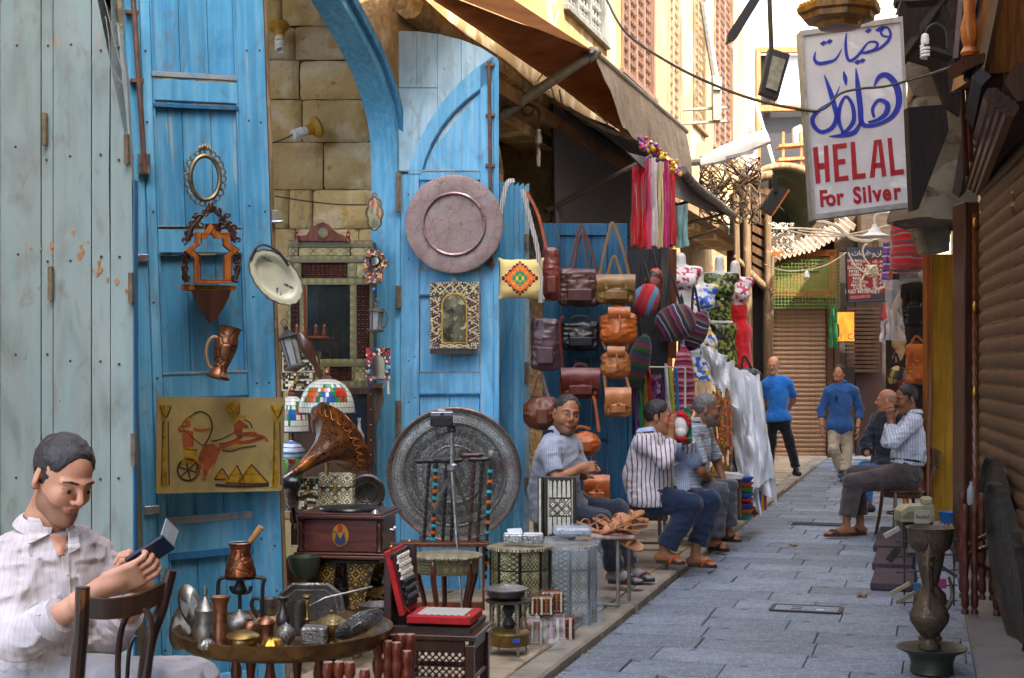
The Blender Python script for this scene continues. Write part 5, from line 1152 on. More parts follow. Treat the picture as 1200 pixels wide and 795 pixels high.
t.add('frame',bl(t,[(429,408),(457.5,408),(457.5,446),(429,446)],-.01,.015),cells('red_beads',['b02a28','1c1512','d6cfc0','c43a30','1f3f6b'],60,'120d0b',.1,.4,0,.6,1,emb=True));t.add('glass',bl(t,[(436,444),(436,424),(438,419),(443.5,416),(449,419),(451,424),(451,444)],-.014,-.0105),MIRROR)
for x_,c_ in((432,simple('navy_thread','1f3a7a','16295a')),(455,simple('pale_thread','cfc5ac','b0a58c'))):t.add('tassel',M().tube([t.p(x_,446),t.p(x_,462)],[.006,.01],6),c_)
t.add('turquoise_stone',M().ell(t.p(454,431,-.015),(.012,.006,.02)),simple('turquoise','3fb0c0','2d8c9a',.3,bump=0));t.add('turquoise_stone',M().ell(t.p(432,436,-.015),(.01,.006,.016)),simple('turquoise','3fb0c0'))
t=T('carved_bracket','dark wooden carved wall bracket shelf hanging under the red beaded mirror','bracket',442,470,9.3)
t.add('shelf',bl(t,[(433,449),(451,449),(449,455),(435,455)],-.08,.0),DWOOD);t.add('tail',bl(t,[(436,455),(449,455),(450,470),(446,480),(446,492),(442,498),(440,486),(438,470)],-.03,.0),wood('old_bracket','5d4a34','3b2d1e',.6))
def chest(lab,x0,y0,x1,y1,d,mt,dep=.14,nm='inlaid_chest',fmt=None):
 t=T(nm,lab,'chest',(x0+x1)/2,y1,d);t.add('box',bx(t,x0,y0+(y1-y0)*.35,x1,y1,0,dep),mt);t.add('lid',bx(t,x0-.4,y0,x1+.4,y0+(y1-y0)*.33,-.004,dep+.004),mt)
 for x_ in(x0,x1-1.2):t.add('edge',bx(t,x_,y0+(y1-y0)*.36,x_+1.2,y1,-.004,-.0005,.001),fmt or NACRE)
 t.add('edge',bx(t,x0,y1-1.2,x1,y1,-.006,-.0041,.001),fmt or NACRE);t.add('clasp',bx(t,(x0+x1)/2-1.5,y0+(y1-y0)*.22,(x0+x1)/2+1.5,y0+(y1-y0)*.5,-.012,-.005,.001),BRASSY);return t
ZIG=cells('black_cream_zigzag',['14110d','e0d9bd','14110d','d2caa8','8a6f45'],60,'14110d',.05,.35,0,.3,.35)
chest('black and cream patterned box topmost of the stack left of the stained glass lamp',331,412,372,436,9.2,ZIG);chest('black and cream patterned box under the topmost one left of the stained glass lamp',330,437,366,458,9.15,ZIG)
chest('inlaid cream patterned box standing upright behind the gramophone horn',350,561,372,600,8.3,ZIG);chest('larger inlaid cream panel box between horn and fluted plate',373,556,413,602,8.35,inlay('cream_star','2a261c','e2dcc2','b9b08a',22))
chest('dark inlaid box under the painted ceramic pot',332,540,346,600,8.4,INLAY);chest('brown inlaid box low behind the gramophone case',412,590,447,640,8.6,INLAY)
t=T('scroll_shelf','red brown carved small shelf rack before the cabinet mirror','shelf',360,400,9.2)
t.add('board',bx(t,346,394,383,397,-.1,.03),RWOOD);t.add('bracket',bl(t,[(349,397),(366,397),(364,406),(360,414),(354,414),(351,405)],-.04,.0),RWOOD)
for x_ in(348,358,370,380):t.add('spindle',M().lathe([(.008,0),(.014,.02),(.007,.04),(.012,.06),(.0,.08)],8,t.p(x_,394)),RWOOD)
t.add('post',M().tube([t.p(357,335),t.p(358,396)],.01,6),RWOOD)
V('wooden_pestle','dark wooden carved club standing before the cabinet mirror','club',378,446,9.0,[(3,0),(4,8),(3,20),(7,36),(8,44),(5,56),(2,62)],DWOOD,ry=-.45)
GLS=[simple('glass_'+n_,c_,tuple(x*.7 for x in srgb(c_)),.12,0,20,bump=.1,spec=.7)for n_,c_ in(('white','d8dccf'),('red','c8281c'),('orange','d8571c'),('blue','2a63b5'),('sky','6fa3c8'),('green','2f8a4a'))]
def tiffany(lab,px,pyb,d,wpx,hpx,seed):
 t=T('stained_glass_lamp',lab,'lamp',px,pyb,d);k=d/FP;R_=wpx/2*k;H_=hpx*k;m=M(20);rr=random.Random(seed);fl=[(rr.uniform(0,6.28),rr.uniform(.45,.8),rr.choice((1,2,3)))for _ in range(7)]+[(4.2,.6,2),(4.9,.55,3),(5.5,.7,1)]
 nr,ns=9,44
 def pt(i,a):f=i/nr;ang=f*pi/2*.96;return Vector((R_*cos(ang)**.8*cos(a),R_*cos(ang)**.8*sin(a),H_*sin(ang)))
 for i in range(nr):
  for j in range(ns):
   a0,a1=2*pi*(j+(i%2)*.5)/ns,2*pi*(j+1+(i%2)*.5)/ns;am=(a0+a1)/2;col=0
   for fa,fr,fc in fl:
    dd=sqrt(((am-fa+pi)%(2*pi)-pi)**2*(cos(i/nr*1.5))**2+((i+.5)/nr-fr*.6)**2*2.2);
    if dd<.07:col=4 if fc==3 else 2
    elif dd<.24:col=fc
    elif dd<.32 and rr.random()<.6:col=5
   m.cur=col;q=[pt(i,a0),pt(i,a1),pt(i+1,a1),pt(i+1,a0)];c_=sum(q,Vector())/4;m.add([c_+(v-c_)*.9 for v in q],[(0,1,2,3)])
 t.add('glass_panes',m,GLS,kind='stuff');m=M(40);m.lathe([(R_*.985*cos(i/nr*pi/2*.96)**.8,H_*.985*sin(i/nr*pi/2*.96)-.001)for i in range(nr+1)],44);t.add('lead',m,simple('lead_came','2e2f2c','1f201e',.5));t.add('rim',M().ring([(R_*cos(a),R_*sin(a),0)for a in[i*2*pi/40 for i in range(40)]],.005,5),IRON)
 t.add('finial',M().lathe([(.02,H_),(.028,H_+.01),(.012,H_+.02),(.018,H_+.035),(.004,H_+.06)],12),COPPLAIN);t.add('stem',M().tube([(0,0,H_*.9),(0,0,-.35)],.012,8),BRASS);return t
tiffany('stained glass dome lamp with red and blue flowers above the gramophone horn',383,484,8.2,66,40,4);tiffany('half hidden stained glass dome lamp left of the larger one',342,506,8.5,40,42,9)
t=T('studded_mirror','dark studded wood mirror frame standing in the back of the arch','mirror',425,545,9.3)
t.add('frame',M().prism(t.poly([(408,455),(440,455),(440,462),(408,462)]),0,.04).prism(t.poly([(430,462),(439,462),(439,545),(430,545)]),0,.04).prism(t.poly([(408,533),(430,533),(430,541),(408,541)]),0,.04).prism(t.poly([(426,541),(440,541),(433,556)]),0,.04),DWOOD);t.add('glass',bx(t,404,462,430,533,.015,.02),PANE)
for y_ in(462,480,498,516,533):t.add('stud',sm_,NACRE,loc=t.p(434.5,y_,-.004))
V('glass_carafe','small clear carafe reflected before the studded mirror','carafe',421,520,9.1,[(4,0),(6,4),(6,10),(2,18),(1.6,26),(2.5,30)],LG)
POT=stripes('blue_white_glaze',[(0,'cfd6da'),(.35,'2d5f9e'),(.45,'cfd6da'),(.75,'3b74b5')],18,2,.2,bump=0,sheen=0)
V('ceramic_pot','blue and white glazed ceramic pot lid in the left of the arch','pot',341,538,8.3,[(15,0),(17,6),(16,12),(10,18),(3,21),(0,22)],POT);V('green_vase','green glazed vase standing under the blue and white pot','vase',344,566,8.25,[(7,0),(11,8),(13,18),(12,26),(8,29)],simple('green_glaze','4f8a3a','2f6a2a',.2,spots=(('d8d6a0',20,.62,.7),)))
V('painted_jug','small red and blue painted jug left of the gramophone','jug',342,578,7.3,[(6,0),(7,10),(6,22),(4,34),(5,40)],cells('folk_paint',['c9c2b0','2f6fa8','b53a2a','d8c23a','3f8a4a'],50,None,.05,.3,0,.1,1))
t=V('fluted_plate','x','x',430,577,8.6,[(1,0)],TIN,solo=False);bpy.data.objects.remove(t.body);t.o['label']='round fluted tin plate leaning behind the gramophone case';t.o['category']='plate'
disc(t,430,577,21.5,8.6,[(1,0),(1,.012),(.9,.02),(.6,-.002),(.55,.006),(.5,0),(0,.0)],TIN,n=60,wav=lambda q,a:1+.02*sin(a*30)if q<3 else 1)
GW=wood('gramophone_wood','6d3a30','341a1c',.3,coat=.5,stretch=(.15,.15,1),scale=16)
t=T('gramophone','old gramophone with dark wooden case and big patterned brown horn','gramophone',398,655,7.2,-8)
TR=T('x',px=398,py=655,d=7.2,rot=-8);k7=7.2/FP
def b3(nm,w,dp,z0,z1,mt,b=.004):return t.add(nm,M().box((0,dp0+dp/2-.0,(z0+z1)/2),(w,dp,z1-z0),b),mt)
dp0=-.0;W7=100*k7
for nm,w,z0,z1 in(('plinth',1.16,0,4),('plinth_moulding',1.1,4.2,7),('case',.94,7.2,46),('lid',1.06,46.2,51),('lid_top',1.0,51.2,53)):
 w_=W7*w;t.add(nm,M().box((0,.2,(z0+z1)/2*k7),(w_,w_*.92,(z1-z0)*k7),.005),GW)
for x_ in(-.5,.5):t.add('corner_column',M().lathe([(.02,7*k7),(.024,9*k7),(.014,14*k7),(.02,22*k7),(.013,30*k7),(.02,36*k7),(.014,42*k7),(.024,46*k7)],12,(x_*W7*.95,.2-W7*.45,0)),DWOOD)
em=t.add('emblem',M().lathe([(.042,0),(.042,.003),(0,.003)],24,(0,0,0),rotm(pi/2)),BRASSY,loc=(.0,.2-W7*.94*.92/2-.001,27*k7));em.scale=(1,1,1.35)
t.add('emblem_figure',M().prism([(-.028,-.02),(-.02,.018),(0,-.01),(.02,.018),(.028,-.02),(.01,-.03),(-.01,-.03)],0,.003),simple('emblem_navy','2a2f6b','20244f',.4,bump=0),em,loc=(0,-.0065,-.005));t.add('emblem_head',M().prism([(-.012,.0),(.012,0),(.012,.02),(.004,.03),(-.008,.03),(-.012,.02)],0,.003),simple('emblem_red','b5281e','8f1e16',.4,bump=0),em,loc=(0,-.0065,.012))
t.add('platter',M().lathe([(.15,0),(.155,.006),(.15,.014),(.0,.016)],40,(-.0,.2,53.2*k7)),simple('record_black','1c1d22','26272c',.25,bump=.1,bscale=80));t.add('crank',M().tube([(W7*.5,.2,30*k7),(W7*.56,.2,30*k7),(W7*.58,.15,34*k7)],.007,6),STEEL)
t.add('brake',M().lathe([(.02,0),(.012,.015),(0,.02)],10,(.17,.05,53*k7)),STEEL)
hc=t.p(391,525,.0);hp=t.p(346,551,.12);ax_=Vector((.56,.66,.5)).normalized();bas=ax_.to_track_quat('Z','Y').to_matrix()
mouth=t.p(399,514,.25);throat=mouth-ax_*.36
prof=[(.024,0),(.026,.06),(.034,.12),(.044,.18),(.064,.24),(.09,.28),(.124,.31),(.165,.332),(.2,.346),(.208,.354),(.2,.358),(.165,.342),(.124,.32),(.088,.29),(.06,.245),(.04,.18),(.028,.12),(.018,.05),(.0,.04)]
n=N('horn_tooled');vor=n.voro(30,(1,1,.5));wv=n.math('SINE',n.math('MULTIPLY',n.noise(16,(1,1,1),2),60));f_=n.ramp(wv,[(.1,0),(.9,1)]);col=n.mix(f_,'6f4220','23160d');col=n.mix(n.ramp(n.noise(12,loc=(3,3,3)),[(.5,0),(.68,.75)]),col,'b06a2a');f_=n.math('ADD',f_,n.ramp(vor,[(0,1),(.2,0)]))
HORN=n.fin(col,.32,.25,n.bump(f_,.4,.003),.5)
t.add('horn',M(60).lathe(prof,48,throat,bas,wav=lambda q,a:1+.06*abs(sin(a*5))if 2<q<15 else 1),HORN)
m=M(60)
for i in range(24):
 a=i*2*pi/24;c_=mouth+bas@Vector((.18*cos(a),.18*sin(a),-.022));m.ring([c_+bas@Vector((.02*cos(a+b)*1,.02*sin(a+b),-.003+.014*cos(b)))for b in[j*pi/5 for j in range(10)]],.003,4)
t.add('rim_ornament',m,ORWOOD,kind='stuff');t.add('rim_roll',M().ring([mouth+bas@Vector((.206*cos(a),.206*sin(a),-.004))for a in[i*2*pi/48 for i in range(48)]],.005,6),COPPLAIN)
t.add('elbow',M().tube(smoothpts([throat+ax_*.02,throat-ax_*.07,t.p(344,566,-.04),t.p(341,578,.02),t.p(343,588,.12)],6),[.026,.034],14),metal('elbow_steel','8d8e92','4c4c50',.28));t.add('tone_arm',M().tube(smoothpts([t.p(343,586,.1),t.p(352,584,.05),t.p(366,580,0),t.p(372,585,-.0)],6),[.012,.018,.01],8),DWOOD);t.add('bracket',M().tube([t.p(342,588,.12),t.p(345,612,.2)],.012,6),IRON)
t=T('inlaid_stand','black table with gold leaf patterned curved legs under the gramophone','table',398,656,7.2,-8)
t.add('top',M().box((0,.2,-.012),(.4,.37,.02),.004),BLACKW)
for sx_ in(-1,1):
 for sy_ in(0,1):
  y_=.03+.32*sy_
  t.add('leg',M().prism([(sx_*.17,-.023),(sx_*.03,-.023),(sx_*.04,-.2),(sx_*.06,-.34),(sx_*.04,-.5),(sx_*.1,-.5),(sx_*.12,-.34),(sx_*.12,-.2)],y_,y_+.012),INLAYG)
t.add('core',M().box((0,.2,-.25),(.06,.06,.45),.004),BLACKW)
t=T('copper_tray','big fluted copper tray on turned legs crowded with old pots','tray',333,742,6.0)
TRC=metal('tray_brass','8a6c46','5d4a35',.4)
t.add('tray',M(50).lathe([(.30,-.045),(.40,-.045),(.432,-.02),(.445,.02),(.45,.028),(.44,.028),(.425,-.01),(.39,-.03),(.0,-.032)],96,(0,0,0),wav=lambda q,a:1+.006*sin(a*60)if 0<q<4 else 1),TRC)
for i in range(6):a=i*pi/3+.4;t.add('leg',M().lathe([(.018,-.44),(.022,-.4),(.015,-.36),(.024,-.3),(.016,-.22),(.024,-.14),(.016,-.1),(.022,-.05)],10,(.2*cos(a),.2*sin(a),0)),RWOOD)
ZT_=-.03*0
def W4(x,y):return(160+x/2.177,430+y/2.177)
def pot(name,label,cat,x,yb,d,prof,mt,**kw):px,py=W4(x,yb);return V(name,label,cat,px,py,d,[(a/2.177,b/2.177)for a,b in prof],mt,**kw)
for lab,pts_ in(('tall oval tin tray leaning at the left end of the copper tray',(118,660,34,62,12)),('second oval metal tray leaning behind the first at the left end',(135,610,30,58,-22))):
 cx,cy,ra,rb_,an=pts_;t=T('oval_tray',lab,'tray',*W4(cx,cy),6.05);k=6.05/FP/2.177;r=rotm(-.25,radians(an),0)
 t.solo(M(50).lathe([(.0,0),(.7,0),(.85,.012/k/50),(1,.015/k/50),(1,.02/k/50),(.8,.008),(0,.004)][0:1]+[(ra*k*.75,.0),(ra*k,-.02),(ra*k*1.02,-.016),(ra*k*.72,.006),(0.001,.006)],48,(0,0,0),r@rotm(pi/2),1,rb_/ra),PEWTER)
t=pot('coffee_pot','dark pewter coffee pot with pointed lid at the left of the copper tray','pot',175,712,5.95,[(26,0),(32,8),(30,40),(24,70),(27,88),(28,92),(24,96),(18,108),(10,118),(4,126),(6,134),(3,142),(4,148),(0,154)],PEWTER,solo=False)
t.add('spout',M().tube(smoothpts([t.q(*W4(196,690),5.93),t.q(*W4(208,660),5.92),t.q(*W4(206,632),5.92)],5),[.012,.006],8),PEWTER);t.add('handle',M().tube(smoothpts([t.q(*W4(150,640),5.97),t.q(*W4(138,655),5.97),t.q(*W4(148,690),5.97)],5),.006,6),PEWTER)
pot('copper_vase','tall narrow waisted old copper vase on the front of the copper tray','vase',214,724,5.75,[(25,0),(26,5),(22,20),(18,50),(16,90),(18,115),(24,134),(27,138),(23,136),(0,120)],COPPLAIN)
t=T('iron_trivet','black iron trivet with curled legs holding the copper coffee pot','trivet',*W4(265,560),6.05)
for pts in([(210,625),(208,560),(216,540),(248,538),(262,545)],[(320,640),(322,560),(326,542),(300,536),(272,540)],[(262,640),(264,600),(262,560),(264,542)],[(310,640),(294,610),(300,590),(312,592)],[(240,560),(250,575),(285,575),(292,560)]):t.add('bar',M().tube(smoothpts([t.p(*W4(*p_))for p_ in pts],5),.009,6),BLACK)
t.add('ring',M().ring([(t.p(*W4(264,540)).x+.055*cos(a),.055*sin(a),t.p(*W4(264,538)).z)for a in[i*pi/12 for i in range(24)]],.006,5),BLACK);t.add('hub',M().lathe([(.02,0),(.03,.02),(.016,.05),(.024,.09)],12,t.p(*W4(264,580))),BLACK)
t=pot('coffee_pot','engraved round copper coffee pot with pale wooden handle on the iron trivet','pot',265,538,6.05,[(30,0),(40,6),(39,20),(30,48),(24,68),(28,82),(32,88),(29,88),(20,70),(0,60)],COPPERP,solo=False)
t.add('handle',M().tube([t.p(*W4(290,446)),t.p(*W4(318,408))],[.011,.015],8),wood('pale_handle','c79a5a','a87a3c',.6));t.add('rim',M().ring([(.045*cos(a),.045*sin(a),88/2.177*6.05/FP)for a in[i*pi/12 for i in range(24)]],.004,5),PEWTER)
pot('metal_bowl','round aged metal bowl with a grey lid at the middle front of the copper tray','bowl',272,728,5.7,[(18,0),(34,10),(38,26),(34,36),(44,40),(40,46),(20,54),(6,56),(0,58)],BRASS)
pot('metal_pot','lidded grey metal pot behind the bowl at the centre of the tray','pot',262,672,6.0,[(30,0),(38,12),(36,26),(26,38),(8,46),(5,52),(0,54)],PEWTER)
pot('copper_pot','small copper pot with knobbed lid left of the short jar on the tray','pot',290,680,5.9,[(18,0),(22,8),(22,20),(16,28),(5,33),(5,38),(0,42)],COPPLAIN)
pot('copper_jar','short reddish copper jar with domed lid at the centre of the tray','jar',330,704,5.8,[(20,0),(24,6),(20,22),(20,44),(24,50),(20,58),(8,66),(0,70)],COPPLAIN)
pot('brass_shell','bright ribbed brass shell dish on the front of the copper tray','dish',345,722,5.65,[(8,0),(24,6),(28,14),(22,26),(8,32),(0,32)],BRASSY,wav=lambda q,a:1+.09*sin(a*9));pot('silver_shell','pale ribbed shell ornament beside the coffee pot on the tray','shell',178,722,5.65,[(10,0),(20,4),(22,14),(14,26),(0,30)],PEWTER,wav=lambda q,a:1+.1*sin(a*9))
pot('sugar_bowl','small ornate silver ball shaped sugar bowl with pointed lid on the tray','bowl',381,710,5.75,[(14,0),(10,5),(22,16),(25,28),(23,34),(22,40),(12,50),(4,54),(0,60)],PEWTERE)
pot('metal_vase','slim dull metal vase with round belly behind the sugar bowl','vase',374,660,6.0,[(14,0),(18,10),(18,24),(8,38),(6,56),(12,68),(16,72),(12,70),(0,60)],TIN);pot('metal_cup','plain dark metal cup behind the copper jar on the tray','cup',338,634,6.15,[(18,0),(22,20),(26,44),(24,44),(16,10),(0,6)],PEWTER)
pot('metal_mug','dull cylindrical metal mug behind the candlestick on the tray','mug',413,684,5.95,[(20,0),(22,4),(20,30),(20,70),(24,84),(21,84),(18,40),(0,30)],TIN)
pot('candlestick','tall thin brass candlestick standing on the copper tray','candlestick',436,690,5.85,[(18,0),(16,6),(5,12),(4,40),(8,46),(4,52),(4,80),(7,88),(4,96),(14,104),(12,108),(0,106)],BRASS)
pot('lidded_dish','footed brass dish with domed lid and knob at the right of the tray','dish',497,704,5.85,[(18,0),(14,8),(10,14),(30,26),(38,42),(40,52),(30,62),(12,70),(4,74),(6,80),(0,86)],BRASSE)
t=T('metal_box','small square engraved metal box at the front right of the tray','box',*W4(450,712),5.7);t.solo(M().box((0,.05,.035),(.1,.1,.07),.008),PEWTERE)
t=T('octagonal_tray','dark octagonal engraved tray standing upright behind the small pots','tray',*W4(448,640),6.4)
oc=[(-86,0),(-80,-60),(-50,-84),(40,-84),(72,-60),(84,0),(60,30),(-60,30)]
t.add('plate',bl(t,[W4(448+a,640+b)for a,b in oc],0,.01),metal('dull_tray','6f6d69','4a4845',.4));t.add('rim',M().ring([t.p(*W4(448+a,640+b),-.005)for a,b in oc],.009,6),PEWTERE);t.add('inner_line',M().ring([t.p(*W4(448+a*.82,637+b*.8),-.004)for a,b in oc],.004,5),PEWTERE)
t=T('leaf_dish','bright silver oval dish with pierced leaf rim at the right end of the tray','dish',*W4(572,668),5.75)
r=rotm(-.75,radians(-30),0);k=5.75/FP/2.177
t.add('dish',M(50).lathe([(.0,0),(34*k,0),(40*k,.008),(66*k,.02),(68*k,.024),(38*k,.014),(0,.006)],64,(0,0,0),r@rotm(pi/2*0),1,.62,wav=lambda q,a:1+.04*abs(sin(a*9))if q in(3,4)else 1),metal('bright_tin','b9bab8','8f908e',.3,eng=(90,)))
t=T('metal_skewer','long thin grey metal skewer lying across the right of the tray','skewer',*W4(520,590),5.9);t.solo(M().tube([t.p(*W4(438,612)),t.p(*W4(480,590)),t.p(*W4(600,562),.1)],[.004,.006],6),PEWTER)
for lab,a,b,d,w,h,mt in(('dark tin basin standing on the pavement behind the copper tray',372,706,7.3,42,20,TIN),('round copper basin on the ground left of the gramophone stand',352,690,7.2,22,34,COPPLAIN),('green bronze pot tucked under the gramophone table',357,678,7.1,20,26,simple('green_bronze','4f5a48','363f34',.5,.5)),('low brass bowl on the ground right of the gramophone stand',432,700,7.4,22,14,BRASS),('tin bowl lying right of the gold patterned legs',445,722,7.0,26,14,TIN)):
 V('metal_basin',lab,'basin',a,b,d,[(w*.5,0),(w*.85,h*.4),(w,h),(w*.95,h),(w*.7,h*.4),(0,h*.2)],mt)
r6=random.Random(6)
for i,(x0_,y0_,x1_,y1_)in enumerate(((340,600,352,640),(424,660,447,676),(426,677,448,692),(413,640,446,658))):chest(('narrow dark box left of the gramophone case','small brown box topmost right of the gold patterned legs','small brown box under the topmost one right of the gold patterned legs','dark brown chest just right of and below the gramophone case')[i],x0_,y0_,x1_,y1_,7.7,INLAY if i%2 else DWOOD)
t=T('heap_of_wares','dim jumble of small brass and wooden odds and ends under the shop tables','wares',400,720,7.3)
m=M(50)
for i in range(60):
 q=t.p(r6.uniform(335,458),r6.uniform(690,735),r6.uniform(-.1,.5));s_=r6.uniform(.02,.05)
 if i%3:m.lathe([(s_*.6,0),(s_,s_*.5),(s_*.5,s_*1.2),(s_*.7,s_*1.5),(0,s_*1.6)],10,q,rotm(r6.uniform(-.6,.6),r6.uniform(-.6,.6),0))
 else:m.box(q,(s_*2,s_*1.4,s_),.004,rotm(r6.uniform(-.3,.3),r6.uniform(-.3,.3),r6.uniform(0,3)))
o=t.solo(m,metal('dim_wares','8a6f45','4f3a2a',.45,scale=14));o['kind']='stuff'
def C2(x,y):return(360+x/4.077,600+y/4.077)
t=T('lattice_stool','dark wooden stool with turned lattice sides carrying the chess boxes','stool',*C2(640,620),6.5,-10)
tw,td=.38,.34;zt=t.p(*C2(640,610),-.1).z;zb=.16-t.loc.z;x_off=t.p(*C2(600,620),0).x
def lb(nm,c,d_,mt=DWOOD,b=.004):return t.add(nm,M().box(c,d_,b),mt)
for a in(-1,1):
 for b_ in(0,1):lb('leg',(x_off+a*(tw/2-.02),.0+b_*td,(zt+zb)/2-.02),(.042,.042,zt-zb-.04))
for b_ in(0,1):lb('rail',(x_off,b_*td,zt-.05),(tw-.085,.024,.05));lb('rail',(x_off,b_*td,zt-.2),(tw-.085,.024,.024))
for a in(-1,1):lb('rail',(x_off+a*(tw/2-.02),td/2,zt-.05),(.024,td-.05,.05));lb('rail',(x_off+a*(tw/2-.02),td/2,zt-.2),(.024,td-.05,.024))
lb('seat',(x_off,td/2,zt-.01),(tw+.02,td+.04,.024))
m=M(70);z0_,z1_=zt-.19,zt-.075
for i in range(10):
 for j in range(4):c_=Vector((x_off-.14+i*.031,0,z0_+.012+j*.031));m.ell(c_,(.009,.009,.009),6,4);m.tube([c_-Vector((.016,0,.016)),c_+Vector((.016,0,.016))],.0035,4);m.tube([c_-Vector((.016,0,-.016)),c_+Vector((.016,0,-.016))],.0035,4)
for i in range(9):
 for j in range(4):c_=Vector((x_off+tw/2-.02,.04+i*.031,z0_+.012+j*.031));m.ell(c_,(.009,.009,.009),6,4);m.tube([c_-Vector((0,.016,.016)),c_+Vector((0,.016,.016))],.0035,4);m.tube([c_-Vector((0,.016,-.016)),c_+Vector((0,.016,-.016))],.0035,4)
t.add('turned_lattice',m,DWOOD,kind='stuff')
CHW,CHB=simple('pale_chessman','ded8c8','c4bda8',.4,bump=0),simple('black_chessman','17181c','222328',.35,bump=0)
def pawn(r=.009,h=.04):return M(50).lathe([(r,0),(r*1.1,h*.1),(r*.5,h*.3),(r*.45,h*.55),(r*.9,h*.65),(r*.5,h*.72),(r*.8,h*.86),(0,h)],8)
pw,pwb,pww=[pawn().mesh('chessman')for _ in range(3)]
t=T('chess_box','open red velvet chess box with black and white pieces in its lid','chess set',*C2(640,545),6.5,-10)
bz=0;RV=RED
t.add('base',M().box((x_off+.02,.16,.018),(.3,.26,.036),.004),RV);t.add('board',M().box((x_off+.02,.16,.038),(.22,.19,.004),.001),(lambda n:(n.fin(n.mix(n.math('GREATER_THAN',n.math('SINE',n.math('MULTIPLY',n.math('MULTIPLY',1.0,n.math('ADD',n.xyz()[0],n.xyz()[1])),200)),0),'c9c6bc','8f8a80'),.5),n.m)[1])(N('chess_squares')))
lr=rotm(0,radians(-14),0)
lidc=Vector((x_off-.14,.16,.036));t.add('lid',M().box(lidc+lr@Vector((-.01,0,.15)),(.026,.27,.3),.004,lr),RV)
LI=t.add('lid_lining',M().box(lidc+lr@Vector((.008,0,.15)),(.01,.22,.25),.002,lr),simple('dark_red_lining','3f0b10','2c070b',.9))
for i in range(6):
 for j in range(8):t.add('chessman',pw if i>=3 else pwb,CHW if i>=3 else CHB,LI,loc=lidc+lr@Vector((.02,-.095+j*.027,.045+i*.037)),rot=(0,0,0))
t.o.location=t.loc+Vector((0,0,.0));t.o.rotation_euler[2]=t.rz+radians(0)
t.add('clasp',M().ell((x_off+.16,.03,.04),(.008,.006,.01)),BRASSY);t.add('brace',M().tube([(x_off-.1,.03,.04),(x_off-.14,.03,.08)],.002,4),RED)
t=T('chess_box','brown leather covered chess case standing open behind the red velvet one','chess set',*C2(450,540),6.62,-10)
CS=leather('dark_case','3b241b',.5)
t.add('base',M().box((x_off+.17,.14,-.012),(.4,.36,.03),.004),CS);t.add('lid',M().box((t.p(*C2(400,340)).x,.1,.15),(.035,.32,.36),.004),CS);t.add('open_side',M().box((t.p(*C2(450,300),.25).x,.28,.17),(.13,.03,.34),.004),CS)
for i in range(6):t.add('chessman',pww,wood('wooden_chessman','b5815a','8f5f3c',.5),loc=Vector((t.p(*C2(408+i*16,250),.23).x,.25,t.p(*C2(400,262),.23).z)))
for p_ in((402,168),(488,142),(378,205)):t.add('corner',M().ell(t.p(*C2(*p_),-.0),(.01,.01,.01)),BRASSY)
for i in range(6):t.add('chessman',pw,CHW,loc=Vector((t.p(*C2(410+i*16,300),.23).x,.25,t.p(*C2(400,345),.23).z)))
t0=None;pr=[(1.0,0),(1.0,.03),(.6,.05),(1.1,.08),(1.1,.16),(.8,.2),(1.15,.24),(1.1,.3),(.75,.34),(.95,.38),(1.15,.44),(1.15,.5),(.7,.55),(1.05,.6),(.7,.66),(1.15,.72),(1.2,.8),(.75,.86),(1.1,.9),(1.1,.97),(.85,1.0),(.0,1.0)]
lg=M(60).lathe([(a*.0195,b*.42)for a,b in pr],14).mesh('leg');groups_=(('bundle of turned red wood stool legs standing at the front of the pavement, taller bundle',((338,620),(385,620),(428,628),(478,668),(400,590),(450,588),(494,588)),5.9),('lower bundle of turned red wood stool legs left of the taller bundle',((100,722),(152,720),(204,722),(275,755)),5.5))
for lab,pts,d in groups_:
 t=T('folding_stool',' '.join(lab.split()[:16]),'stool',*C2(*pts[0]),d)
 for i,p_ in enumerate(pts):
  yy=0 if p_[1]>600 else.14;q=t.p(*C2(*p_),yy);t.add('leg',lg,RWOOD,loc=(q.x,yy,q.z-.42))
  t.add('cap',M().lathe([(.018,0),(.018,.004),(0,.006)],12,(q.x,yy,q.z)),simple('worn_leg_top','b38a78','8d6656',.6))
 a,b=t.p(*C2(*pts[0]),.07),t.p(*C2(*pts[-1]),.07);t.add('crossbar',M().box(((a.x+b.x)/2,.07,a.z-.2),(abs(b.x-a.x),.02,.02),.003),RWOOD)
def skin(key,c):
 n=N(key);c=srgb(c);col=n.mix(n.ramp(n.noise(14),[(.35,0),(.7,1)]),c,tuple(a*b for a,b in zip(c,(.82,.72,.68))))
 return n.fin(col,.48,0,n.bump(n.noise(160,detail=3),.12,.001),.4,0,Subsurface_Weight=.12,Subsurface_Radius=(.02,.008,.004),Subsurface_Scale=.4)
SK=[skin('skin_warm','b98262'),skin('skin_tan','a06f50'),skin('skin_light','c69274'),skin('skin_brown','8f6046')]
HB,HG,HGR=simple('dark_hair','1a1614','2c2724',.6,bump=.6,bscale=160,stretch=(1,1,.3)),simple('salt_pepper_hair','4b4744','8a8784',.7,0,60,bump=.6,bscale=160),simple('dark_greying_hair','1a1615','3f3a37',.65,0,30,bump=.6,bscale=160)
EYE,IRIS=simple('eye_white','a89c92','94877d',.2,bump=0),simple('dark_iris','1c120c','140d09',.1,bump=0)
LIP=[simple('lip','a3695a','935a4c',.45,bump=.1)]
def frameR(f,up):
 f=Vector(f).normalized();x=f.cross(Vector(up)).normalized();z=x.cross(f);return Matrix((x,f,z)).transposed()
